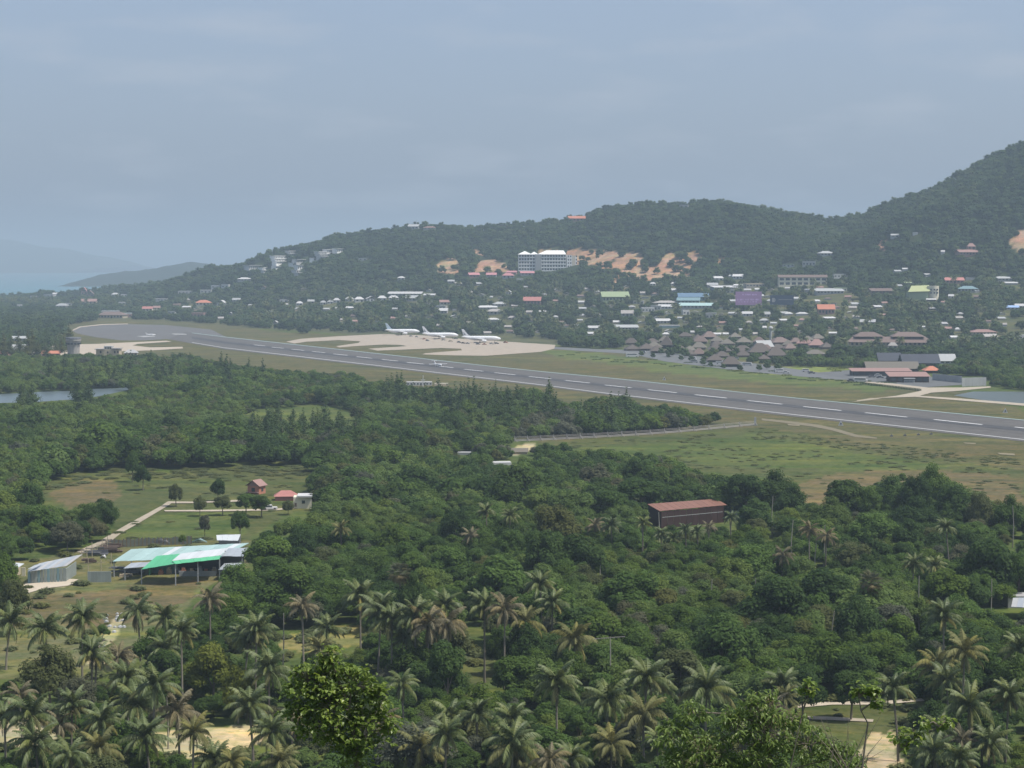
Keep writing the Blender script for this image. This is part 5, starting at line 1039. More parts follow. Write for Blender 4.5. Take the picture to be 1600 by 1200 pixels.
# ------------------------------------------------------------------ aircraft
mat('aircraft_white', (.70, .71, .72), .35, .03, .2, .5); mat('tail_blue', (.42, .52, .60), .4); mat('tail_grey', (.25, .25, .27), .4)
def ring_body(b, st, k=14):
    n0 = len(b.v)
    for x, z, r, rzz in st:
        for j in range(k): a = j * 2 * math.pi / k; b.v.append((x, r * math.cos(a), z + rzz * math.sin(a)))
    for i in range(len(st) - 1):
        for j in range(k): b.f.append((n0 + i * k + j, n0 + i * k + (j + 1) % k, n0 + (i + 1) * k + (j + 1) % k, n0 + (i + 1) * k + j))
    return b
def wing(b, x0, x1, x2, x3, y0, y1, z0, z1, th):
    b.slab([(x0, y0, z0 + th), (x1, y0, z0 + th), (x2, y1, z1 + th * .4), (x3, y1, z1 + th * .4)] if y1 > y0 else [(x1, y0, z0 + th), (x0, y0, z0 + th), (x3, y1, z1 + th * .4), (x2, y1, z1 + th * .4)], th)
def airliner(x, y, heading, label, tailc, s=1.0, tailmark=None):
    p = P(x, y); o = thing('parked_jet', label, 'aircraft', p, heading); o.scale = (s,) * 3
    ring_body(MB(), [(-17, 5.0, .15, .15), (-14, 4.7, .8, .9), (-10, 4.2, 1.5, 1.6), (-6, 3.9, 1.95, 2.0), (9, 3.85, 1.98, 2.05), (13, 3.7, 1.8, 1.9), (15.5, 3.4, 1.2, 1.3), (16.8, 3.2, .35, .4)]).add('fuselage', 'aircraft_white', o, smooth=True)
    for sy in (1, -1):
        b = MB(); wing(b, -4.2, 2.6, -3.2, -5.0, sy * 1.7, sy * 16.5, 2.7, 4.3, .5); b.add('wing', 'aircraft_white', o)
        b = MB(); wing(b, -16, -12.8, -14.9, -16.4, sy * .8, sy * 6.2, 4.9, 5.5, .25); b.add('tailplane', 'aircraft_white', o)
        e = MB(); ring_body(e, [(4.4, 1.75, .95, .95), (3.6, 1.75, 1.12, 1.12), (1.2, 1.8, 1.0, 1.0), (-.4, 1.9, .55, .55)], 12)
        for i_ in range(len(e.v)): v = e.v[i_]; e.v[i_] = (v[0], v[1] + sy * 5.6, v[2])
        e.add('engine', 'aircraft_white', o, smooth=True)
        MB().tube([(-1.2, sy * 3.6, 0.55), (-1.2, sy * 4.2, 0.55)], .58, 10).tube([(-1.2, sy * 3.9, .5), (-1.2, sy * 3.2, 2.8)], .12, 5).add('main_gear', 'tyre', o)
    MB().tube([(11.5, -.3, .42), (11.5, .3, .42)], .42, 10).tube([(11.5, 0, .4), (11.5, 0, 2.2)], .1, 5).add('nose_gear', 'tyre', o)
    MB().slab([(-16.6, .14, 11.3), (-14.9, .14, 11.4), (-10.0, .14, 5.2), (-14.8, .14, 5.0)], .01).add('fin_root', 'aircraft_white', o)
    b = MB(); f = [(-17.0, 11.7), (-15.2, 11.7), (-12.0, 7.6), (-9.2, 5.6), (-14.9, 5.3)]
    n = len(f); b.poly([(a_, -.16, c_) for a_, c_ in f]).poly([(a_, .16, c_) for a_, c_ in f[::-1]])
    for i_ in range(n): q0, q1 = f[i_], f[(i_ + 1) % n]; b.poly([(q0[0], -.16, q0[1]), (q0[0], .16, q0[1]), (q1[0], .16, q1[1]), (q1[0], -.16, q1[1])])
    b.add('tail_fin', tailc, o)
    if tailmark: MB().poly([(-15.4, -.2, 9.3), (-14.4, -.2, 8.4), (-12.9, -.2, 6.6), (-15.1, -.2, 6.4)]).poly([(-15.4, .2, 9.3), (-15.1, .2, 6.4), (-12.9, .2, 6.6), (-14.4, .2, 8.4)]).add('tail_emblem', tailmark, o)
    MB().slab([(15.2, -1.0, 4.25), (15.2, 1.0, 4.25), (14.3, 1.2, 4.8), (14.3, -1.2, 4.8)], .1).add('windscreen', 'glass', o)
    for sy in (-1, 1): 
        b = MB(); [b.box(xx, xx + .3, sy * 1.99 - .02, sy * 1.99 + .02, 4.1, 4.5) for xx in np.arange(-8, 11.5, .9)]; tag(b.add('cabin_windows', 'glass', o), kind='stuff')
    MB().box(-16, -13, -.04, .04, 5, 5.3).add('fin_fairing', 'aircraft_white', o)
    return o
airliner(629, 523.5, .10, 'all-white jet airliner with plain pale blue-grey fin, left of the three parked', 'tail_blue')
airliner(688, 529.5, .05, 'white jet airliner with dark mark on its fin, middle of the three parked', 'aircraft_white', tailmark='tail_grey')
airliner(752, 535.5, .02, 'white jet airliner with dark mark on its fin, right of the three parked', 'aircraft_white', s=1.03, tailmark='tail_grey')
# twin turboprop rolling on the runway, nose towards the camera
p = P(684, 572.5); o = thing('turboprop', 'small white high-tailed twin-propeller aircraft rolling on the runway', 'aircraft', p, math.radians(-62)); o.scale = (.5,) * 3
ring_body(MB(), [(-12, 3.6, .1, .1), (-8, 2.8, .9, 1.0), (-4, 2.4, 1.35, 1.4), (8, 2.4, 1.35, 1.4), (10.5, 2.2, .9, 1.0), (11.8, 2.0, .2, .3)], 12).add('fuselage', 'aircraft_white', o, smooth=True)
for sy in (1, -1):
    b = MB(); wing(b, -.6, 2.4, 1.6, 0, sy * .8, sy * 13.5, 3.3, 3.5, .4); b.add('wing', 'aircraft_white', o); b = MB(); wing(b, -12.4, -10.2, -10.8, -12.2, 0, sy * 3.9, 7.3, 7.3, .25); b.add('tailplane', 'aircraft_white', o)
    e = MB(); ring_body(e, [(4.6, 2.9, .3, .3), (3.8, 2.9, .55, .6), (0, 3.0, .6, .6), (-2, 3.1, .2, .2)], 10)
    for i_ in range(len(e.v)): v = e.v[i_]; e.v[i_] = (v[0], v[1] + sy * 4.2, v[2])
    en = e.add('engine', 'aircraft_white', o, smooth=True)
    for q in range(4): a = q * math.pi / 2 + .4; MB().slab([(4.7, sy * 4.2 + math.cos(a) * .2 - .1, 2.9 + math.sin(a) * .2), (4.7, sy * 4.2 + math.cos(a) * .2 + .1, 2.9 + math.sin(a) * .2), (4.75, sy * 4.2 + math.cos(a) * 1.9 + .1, 2.9 + math.sin(a) * 1.9), (4.75, sy * 4.2 + math.cos(a) * 1.9 - .1, 2.9 + math.sin(a) * 1.9)], .06).add('propeller_blade', 'tyre', en)
    MB().tube([(0, sy * 2.1, .45), (0, sy * 2.5, .45)], .45, 8).tube([(0, sy * 2.3, .4), (0, sy * 1.2, 1.6)], .1, 5).add('main_gear', 'tyre', o)
MB().tube([(8.8, -.2, .35), (8.8, .2, .35)], .35, 8).tube([(8.8, 0, .3), (8.8, 0, 1.4)], .08, 5).add('nose_gear', 'tyre', o)
b = MB(); f = [(-12.6, 7.5), (-10.6, 7.5), (-7.4, 3.8), (-11.4, 3.6)]; b.poly([(a_, -.14, c_) for a_, c_ in f]).poly([(a_, .14, c_) for a_, c_ in f[::-1]])
for i_ in range(4): q0, q1 = f[i_], f[(i_ + 1) % 4]; b.poly([(q0[0], -.14, q0[1]), (q0[0], .14, q0[1]), (q1[0], .14, q1[1]), (q1[0], -.14, q1[1])])
b.add('tail_fin', 'aircraft_white', o); MB().slab([(10.2, -.6, 3.0), (10.2, .6, 3.0), (9.5, .8, 3.4), (9.5, -.8, 3.4)], .1).add('windscreen', 'glass', o)
# small aircraft by the huts and on the far pad
for x, y, hd, s, lb in ((900, 541, 2.7, .62, 'small white aircraft with raised tail parked left of the thatched huts'), (236, 524.5, .3, .42, 'tiny white aircraft on the far turning pad')):
    p = P(x, y); o = thing('small_aircraft', lb, 'aircraft', p, hd); o.scale = (s,) * 3
    ring_body(MB(), [(-12, 4.4, .2, .2), (-8, 3.0, .9, 1.0), (-4, 2.4, 1.3, 1.4), (7, 2.4, 1.3, 1.4), (10.5, 2.0, .3, .4)], 10).add('fuselage', 'aircraft_white', o, smooth=True)
    for sy in (1, -1): b = MB(); wing(b, -.8, 2.6, 1.6, 0, sy * .8, sy * 13, 3.4, 3.6, .35); b.add('wing', 'aircraft_white', o); b = MB(); wing(b, -12.4, -9.6, -10.6, -12.2, 0, sy * 4, 6.9, 6.9, .25); b.add('tailplane', 'aircraft_white', o)
    MB().slab([(-12.6, -.14, 7.4), (-12.6, .14, 7.4), (-8, .14, 3.9), (-8, -.14, 3.9)], .9).add('tail_fin', 'aircraft_white', o); MB().box(-.4, .4, -2, 2, 0, 1.6).add('main_gear', 'tyre', o)
# ground vehicles on the jet apron
GV = [(651, 527, 'grey', 3, 'under the tail of the middle jet'), (663, 530.5, 'rust', 4, 'between the left and middle jets'), (668, 533, 'darkgrey', 3, 'in front of the tail of the middle jet'), (704, 534, 'tan', 4, 'alone on the sand between middle and right jets'), (717, 535.5, 'darkgrey', 3.5, 'left of the right jet'), (724, 537, 'brown', 3.5, 'by the tail of the right jet'), (731, 537.5, 'grey', 3.5, 'under the rear of the right jet'),
      (747, 538.5, 'darkgrey', 4, 'below the wing of the right jet'), (757, 539, 'rust', 4, 'below the engine of the right jet'), (768, 538, 'grey', 4.5, 'by the front door of the right jet'), (776, 537.5, 'darkgrey', 4, 'below the nose of the right jet'), (693, 532, 'stone', 4, 'below the wing of the middle jet'), (712, 530, 'darkgrey', 4, 'below the nose of the middle jet'), (642, 526, 'grey', 3.5, 'below the nose of the left jet'), (790, 536, 'rust', 4, 'right of the three parked jets')]
for x, y, c, l_, w_ in GV: car(x, y, c, 'small ' + {'grey': 'grey', 'rust': 'rusty red', 'darkgrey': 'dark', 'tan': 'tan', 'brown': 'brown', 'stone': 'dull'}[c] + ' baggage tractor ' + w_, l_, 1.5, R.uniform(-.6, .6), cat='baggage tractor', name='baggage_tractor')
for x, y, c, l_, h_, v_, lb in ((988, 558, 'white', 9.5, 3.0, True, 'white bus on the road left of the thatched huts'), (1005, 552, 'palegrey', 4.6, 1.8, True, 'pale van close behind the white bus'), (1083, 562, 'white', 5, 2.2, True, 'white van by the slatted front huts, left one'), (1085, 567, 'palegrey', 5.5, 2.2, True, 'pale van on the road just below the white van'), (1124, 569, 'white', 5, 2.1, True, 'white van between the two slatted huts'), (1168, 571, 'white', 7, 2.2, True, 'long white van right of the slatted huts'), (1150, 562, 'palegrey', 5, 2, True, 'pale van behind the middle slatted hut'),
        (1218, 582, 'white', 6, 2.4, True, 'white pickup on the lawn verge right of the village, left one'), (1228, 583.5, 'white', 4.6, 1.8, False, 'white car on the lawn verge next to the white pickup'), (1259, 581, 'white', 4.8, 2.0, True, 'white van left of a dark car on the verge'), (1268, 584, 'darkgrey', 4.6, 1.6, False, 'dark car on the verge right of a white van'), (1337, 586, 'darkgrey', 7, 2.2, True, 'dark-sided van with white roof in front of the canopy'), (1345, 597, 'white', 8, 2.6, True, 'white tanker truck at the left end of the sandy track'), (1330, 596.5, 'darkgrey', 5, 2, False, 'dark vehicle left of the white tanker truck'),
        (1362, 590, 'darkgrey', 4.4, 1.6, False, 'dark car under the edge of the canopy, left one'), (1375, 591, 'darkgrey', 4.4, 1.6, False, 'dark car under the edge of the canopy, right one'), (1388, 592, 'white', 4.6, 1.7, False, 'white car at the left of the open-fronted shop'), (1372, 588, 'white', 4.6, 1.7, False, 'white car behind the dark cars at the canopy')):
    car(x, y, c, lb, l_, h_, R.uniform(-.25, .1), v_, cat='vehicle', name='parked_vehicle')
    PROT.append((x - 6, y - 6, x + 6, y, P(x, y).y))
# ------------------------------------------------------------------ trees
PROT += [(0, 614, 26, 626, 1040), (54, 614, 116, 624, 1040), (150, 607, 200, 614, 1060)]
OPEN1 = [(110, 508), (160, 500), (250, 500), (420, 514), (470, 522), (600, 519), (700, 523), (800, 527), (870, 531), (880, 543), (985, 546), (1040, 556), (1180, 570), (1290, 574), (1340, 576), (1350, 592), (1460, 588), (1545, 588), (1545, 604), (1600, 611), (2600, 620), (2600, 900), (1600, 792), (1560, 785), (1490, 745), (1430, 740), (1340, 752), (1300, 780), (1280, 795), (1262, 772), (1230, 748), (1140, 738), (1080, 732), (1040, 712), (1000, 706), (900, 702), (850, 692), (1182, 668), (1150, 650), (1085, 644), (1060, 634), (1010, 632), (985, 620), (930, 622), (905, 632), (860, 620), (830, 606), (760, 612), (705, 612), (695, 602), (600, 598), (540, 582), (470, 580), (400, 574), (330, 564), (290, 555), (200, 554), (60, 554)]
OPENS = [OPEN1, A_POND_L, A_GREEN, A_FIELD, [(-200, 905), (40, 903), (42, 866), (130, 864), (165, 850), (388, 848), (384, 905), (330, 912), (310, 928), (292, 950), (240, 985), (205, 1030), (130, 1060), (0, 1055), (-200, 1055)], A_PATCH, A_GAP, A_SAND3, A_SAND4, A_CLEAR, A_SAND7]
PR = np.array(PROT, float); FT = np.array(FOOT, float)
def clear(X, Y, Z, h, r, opens=True, hill=False, k=.7):
    """which of these trees may stand: not on open ground, not on a house, not in front of something the view shows"""
    pxc, pyt = proj(X, Y, Z + h * .97); _, pym = proj(X, Y, Z + h * .55); _, pyb = proj(X, Y, Z); rp = r * F / Y
    ok = np.ones(X.shape, bool)
    if opens:
        nz = (vnoise(X, Y, 14, 71) - .5) * 15
        for poly in OPENS:
            ok &= ~pip(pxc, pyb, poly) & ~pip(pxc, pym, poly) & ~pip(pxc, pyt + 2 + nz, poly) & ~pip(pxc - rp * .6, pym, poly) & ~pip(pxc + rp * .6, pym, poly)
    if hill:
        nz = (vnoise(X, Y, 14, 72) - .5) * 10
        for poly in SCARS: ok &= ~(pip(pxc + nz, pym, poly) | pip(pxc, pyb + nz * .5, poly) | pip(pxc, pyt + 1.5, poly)) | (vnoise(X, Y, 6, 73) > .78)
    a0, a1, b0, b1 = pxc - rp * k, pxc + rp * k, pyt + (pyb - pyt) * .06, pyb - (pyb - pyt) * .15
    for x0, y0, x1, y1, D in PR:
        ok &= ~((a1 > x0) & (a0 < x1) & (b1 > y0) & (b0 < y1) & (Y < D))
    for fx, fy, fr in FT: ok &= (X - fx) ** 2 + (Y - fy) ** 2 > (fr + r * .35) ** 2
    return ok
def jitter(Y0, Y1, sp, x0=-130, x1=1730, margin=0):
    ys = np.arange(Y0, Y1, sp); X = []; Y = []
    for y in ys:
        a = (x0 - 800) / F * y; b_ = (x1 - 800) / F * y; xs_ = np.arange(a, b_, sp); X.append(xs_ + rng.uniform(-.45, .45, len(xs_)) * sp); Y.append(y + rng.uniform(-.45, .45, len(xs_)) * sp)
    return np.concatenate(X), np.concatenate(Y)
def gn_scatter(name, label, pts, rz, sc, idx, templates, cat=None):
    me = bpy.data.meshes.new(name); me.vertices.add(len(pts)); me.vertices.foreach_set('co', np.asarray(pts, np.float32).ravel())
    for nm, tp, arr in (('rz', 'FLOAT', rz), ('idx', 'INT', idx)): a = me.attributes.new(nm, tp, 'POINT'); a.data.foreach_set('value', np.asarray(arr, np.float32 if tp == 'FLOAT' else np.int32))
    a = me.attributes.new('sc', 'FLOAT_VECTOR', 'POINT'); a.data.foreach_set('vector', np.asarray(sc, np.float32).ravel())
    o = link(name, me); tag(o, label, cat, kind='stuff')
    ng = bpy.data.node_groups.new(name, 'GeometryNodeTree'); ng.interface.new_socket('Geometry', in_out='INPUT', socket_type='NodeSocketGeometry'); ng.interface.new_socket('Geometry', in_out='OUTPUT', socket_type='NodeSocketGeometry')
    N = ng.nodes; Lk = ng.links; gi = N.new('NodeGroupInput'); go = N.new('NodeGroupOutput'); jn = N.new('GeometryNodeJoinGeometry')
    def attr(nm, tp): q = N.new('GeometryNodeInputNamedAttribute'); q.data_type = tp; q.inputs[0].default_value = nm; return q.outputs[0]
    rza = attr('rz', 'FLOAT'); cx = N.new('ShaderNodeCombineXYZ'); Lk.new(rza, cx.inputs[2]); sca = attr('sc', 'FLOAT_VECTOR'); ia = attr('idx', 'INT')
    for k_, me_ in enumerate(templates):
        ob = bpy.data.objects.new(me_.name + '_source', me_)
        ip = N.new('GeometryNodeInstanceOnPoints'); oi = N.new('GeometryNodeObjectInfo'); oi.inputs[0].default_value = ob; oi.transform_space = 'ORIGINAL'
        cm = N.new('FunctionNodeCompare'); cm.data_type = 'INT'; cm.operation = 'EQUAL'; Lk.new(ia, cm.inputs[2]); cm.inputs[3].default_value = k_
        Lk.new(gi.outputs[0], ip.inputs['Points']); Lk.new(cm.outputs[0], ip.inputs['Selection']); Lk.new(oi.outputs['Geometry'], ip.inputs['Instance'])
        Lk.new(cx.outputs[0], ip.inputs['Rotation']); Lk.new(sca, ip.inputs['Scale']); Lk.new(ip.outputs[0], jn.inputs[0])
    Lk.new(jn.outputs[0], go.inputs[0]); md = o.modifiers.new('scatter', 'NODES'); md.node_group = ng
    return o
def retint(me, m, name=None):
    c = me.copy(); c.materials.clear(); c.materials.append(MATS[m]); c.name = name or me.name; return c
NEARK = {'leaf_forest': [n[0] for n in NEAR]}
for mm in ('leaf_light', 'leaf_dark', 'leaf_yellow', 'leaf_brown', 'leaf_grey'): NEARK[mm] = [retint(n[0], mm) for n in NEAR]
TREEP = []          # placed individually: X, Y, radius
def tree(x, yc, rp, hc, m, label, group=None, v=None, cat='tree', name='broadleaf_tree', D=None, squash=1.0):
    """crown centre (x, yc), crown radius rp in the photograph, crown centre hc metres above the ground"""
    p = PY(x, yc, D) if D else P(x, yc, hc); z0 = float(ground(p.x, p.y)); hc = p.z - z0; v = R.randrange(6) if v is None else v; cm, tm, hh, rr = NEAR[v]
    r = rp / F * p.y; s = r / rr; sz = hc / (hh * .62) * squash
    o = thing(name, label, cat, (p.x, p.y, z0), R.random() * 6.28, group)
    link('crown', NEARK[m][v], o, (0, 0, (1 - squash) * hc if squash < 1 else 0), (0, 0, 0), (s, s, sz)); link('trunk', tm, o, (0, 0, 0), (0, 0, 0), (s, s, sz))
    TREEP.append((p.x, p.y, r)); return o
BT = [(1000, 768, 38, 7, 'leaf_dark', 'big round dark green tree rising left behind the red-roofed shed'), (955, 785, 30, 6, 'leaf_forest', 'mid green tree left of the big round dark one behind the red-roofed shed'),
      (1165, 765, 32, 8, 'leaf_dark', 'tall dark tree at the left of the clump right of the red-roofed shed'), (1210, 763, 36, 8, 'leaf_dark', 'broad dark tree in the middle of the clump right of the red-roofed shed'), (1236, 782, 26, 7, 'leaf_dark', 'dark tree with near-black shaded side at the right edge of the clump by the meadow'),
      (1130, 775, 26, 6, 'leaf_forest', 'green tree directly behind the pale green-topped hut'), (1180, 805, 30, 6, 'leaf_dark', 'dark tree in front of the clump right of the pale green-topped hut'),
      (1318, 775, 30, 8, 'leaf_dark', 'leftmost dark tree of the tall belt along the meadow edge at right'), (1355, 782, 28, 7, 'leaf_forest', 'second tree from left in the tall belt at the meadow edge'), (1395, 772, 32, 8, 'leaf_forest', 'third tree from left in the tall belt at the meadow edge'), (1432, 770, 30, 9, 'leaf_dark', 'tall tree in the middle of the belt at the meadow edge'),
      (1463, 755, 28, 9, 'leaf_forest', 'highest lush green tree of the belt at the meadow edge'), (1490, 785, 32, 8, 'leaf_dark', 'dark tree right of the highest tree in the belt'), (1530, 795, 24, 8, 'leaf_brown', 'olive tree with thin top near the right end of the belt'), (1575, 800, 26, 7, 'leaf_forest', 'tree at the right end of the belt near the margin'),
      (1365, 825, 46, 7, 'leaf_forest', 'very wide olive green crown in front of the belt at right'), (1420, 835, 30, 6, 'leaf_dark', 'dark crown left of the tall lone palm at right'), (1545, 880, 44, 8, 'leaf_dark', 'wide dark crown near the right margin above the grey tin shed'), (1510, 850, 28, 6, 'leaf_dark', 'dark crown right of the tall lone palm at right'), (1592, 890, 30, 7, 'leaf_forest', 'bright green crown cut by the right margin above the tin shed'),
      (868, 820, 40, 8, 'leaf_brown', 'tall olive tree with bare forked limbs left of the red-roofed shed'), (850, 862, 36, 8, 'leaf_dark', 'dark heavy tree under the tall olive one left of the red-roofed shed'), (905, 868, 40, 7, 'leaf_dark', 'wide dark tree with deep shade below the red-roofed shed at left'), (800, 850, 30, 6, 'leaf_forest', 'green tree left of the dark heavy pair in mid wood'),
      (712, 820, 30, 7, 'leaf_dark', 'dark bluish round tree beside the small palms in mid wood'), (615, 845, 32, 6, 'leaf_forest', 'rounded green tree in the centre left of the wood'), (700, 880, 36, 6, 'leaf_forest', 'wide bright green crown in the centre of the wood'), (780, 905, 46, 7, 'leaf_forest', 'broad vivid green crown above the palm twins'),
      (640, 930, 26, 7, 'leaf_dark', 'dark tree holding up the pale fan palm'), (450, 915, 50, 7, 'leaf_forest', 'broad green crown right of the farm sheds'), (370, 905, 36, 6, 'leaf_forest', 'green crown hiding the right end of the farm shed'), (420, 865, 40, 6, 'leaf_forest', 'green crown at the wood edge above the farm shed end'), (470, 850, 30, 6, 'leaf_dark', 'dark crown inside the wood edge right of the farm'),
      (165, 800, 23, 6, 'leaf_dark', 'dark round tree at the right tip of the left wood by the dirt path'), (140, 808, 22, 5.5, 'leaf_dark', 'dark round tree left beside the one at the tip of the left wood'), (105, 832, 30, 5, 'leaf_grey', 'greyish leafless-looking tree at the edge of the left wood'), (60, 810, 34, 6, 'leaf_forest', 'broad green tree inside the left wood'), (45, 775, 26, 6, 'leaf_dark', 'dark tree at the upper corner of the left wood'),
      (207, 724, 11, 6, 'leaf_forest', 'light green tree standing on the field edge, left of a close pair'), (223, 741, 14, 5, 'leaf_dark', 'dark round tree alone on the field, right of a close pair'), (340, 762, 12, 4, 'leaf_dark', 'small round tree behind the farm track'), (275, 770, 12, 4, 'leaf_brown', 'thin olive tree at the left end of the farm track'), (312, 787, 12, 3.5, 'leaf_brown', 'olive orchard tree first in the row along the farm track'),
      (348, 786, 14, 3.5, 'leaf_brown', 'olive orchard tree with visible trunk second in the row along the farm track'), (384, 783, 16, 4, 'leaf_forest', 'green orchard tree third in the row along the farm track'), (408, 786, 17, 4, 'leaf_dark', 'dark orchard tree before the small terracotta house'), (375, 815, 18, 5, 'leaf_dark', 'dark leaning tree just behind the little crumpled-roof shed'), (320, 818, 9, 4, 'leaf_grey', 'thin grey tree on the lawn behind the farm shed'), (450, 790, 11, 2.6, 'leaf_brown', 'brownish bush-like tree between red-roofed and cream houses'), (285, 842, 7, 2, 'leaf_forest', 'low bush behind the teal roof on the lawn edge'),
      (698, 1042, 30, 7.5, 'leaf_dark', 'solitary round dark tree on a straight trunk in the lower centre'), (332, 1042, 46, 6.5, 'leaf_yellow', 'bright yellow-green tree in the lower left'), (372, 1075, 30, 5.5, 'leaf_yellow', 'lower yellow-green crown just right under the bright yellow-green tree'), (78, 1048, 48, 6.5, 'leaf_brown', 'big brownish tree in the lower left under two palms'), (20, 935, 32, 7, 'leaf_brown', 'dull olive tree at the left margin beside the sheds'), (8, 905, 24, 8, 'leaf_forest', 'tree top cut by the left margin below the white shed roof'), (132, 1010, 9, 3.5, 'leaf_dark', 'tiny round tree below a palm at the dry field edge'), (160, 985, 14, 2, 'leaf_forest', 'low bush on the dry field right of the palm'),
      (232, 1010, 30, 5, 'leaf_forest', 'green tree under the palm with a dead skirt'), (255, 1040, 36, 4.5, 'leaf_dark', 'dark thicket tree left of the yellow-green tree'), (120, 1085, 34, 5, 'leaf_grey', 'greyish tree with pale bare twigs in the lower left'), (820, 1005, 34, 6, 'leaf_dark', 'dark crown right of the grassy gap in the lower centre'), (780, 1010, 22, 5, 'leaf_dark', 'dark crown bordering the grassy gap'), (1330, 1075, 30, 5, 'leaf_dark', 'dark crown behind the small clearing at lower right'), (1255, 1075, 34, 5, 'leaf_dark', 'dark crown left behind the small clearing at lower right'), (1535, 1140, 50, 5, 'leaf_dark', 'dark thicket at the lower right corner'), (1450, 1120, 34, 4, 'leaf_dark', 'dark thicket right of the clearing'), (1590, 1060, 40, 6, 'leaf_dark', 'dark crown at the right margin below the long-fronded palm'), (1480, 1185, 40, 4, 'leaf_dark', 'dark crown at the bottom edge right of the clearing'),
      (1215, 940, 60, 8, 'leaf_dark', 'very wide dark crown right of centre'), (1290, 925, 40, 8, 'leaf_dark', 'dark crown left of the pale fan palm at right'), (1340, 970, 44, 7, 'leaf_dark', 'dark crown under the pale fan palm at right'), (1480, 920, 34, 7, 'leaf_forest', 'green crown right of a bare pole in the right-hand wood'), (985, 925, 52, 7, 'leaf_forest', 'wide green crown below the row of slim palms'), (1130, 1000, 60, 7, 'leaf_forest', 'wide sunlit crown in the lower wood right of centre'), (1060, 1045, 40, 6, 'leaf_brown', 'brown-tinged crown behind the two big lower palms'), (930, 990, 44, 6, 'leaf_forest', 'sunlit crown above the big lower palms')]
for a in BT: tree(*a)

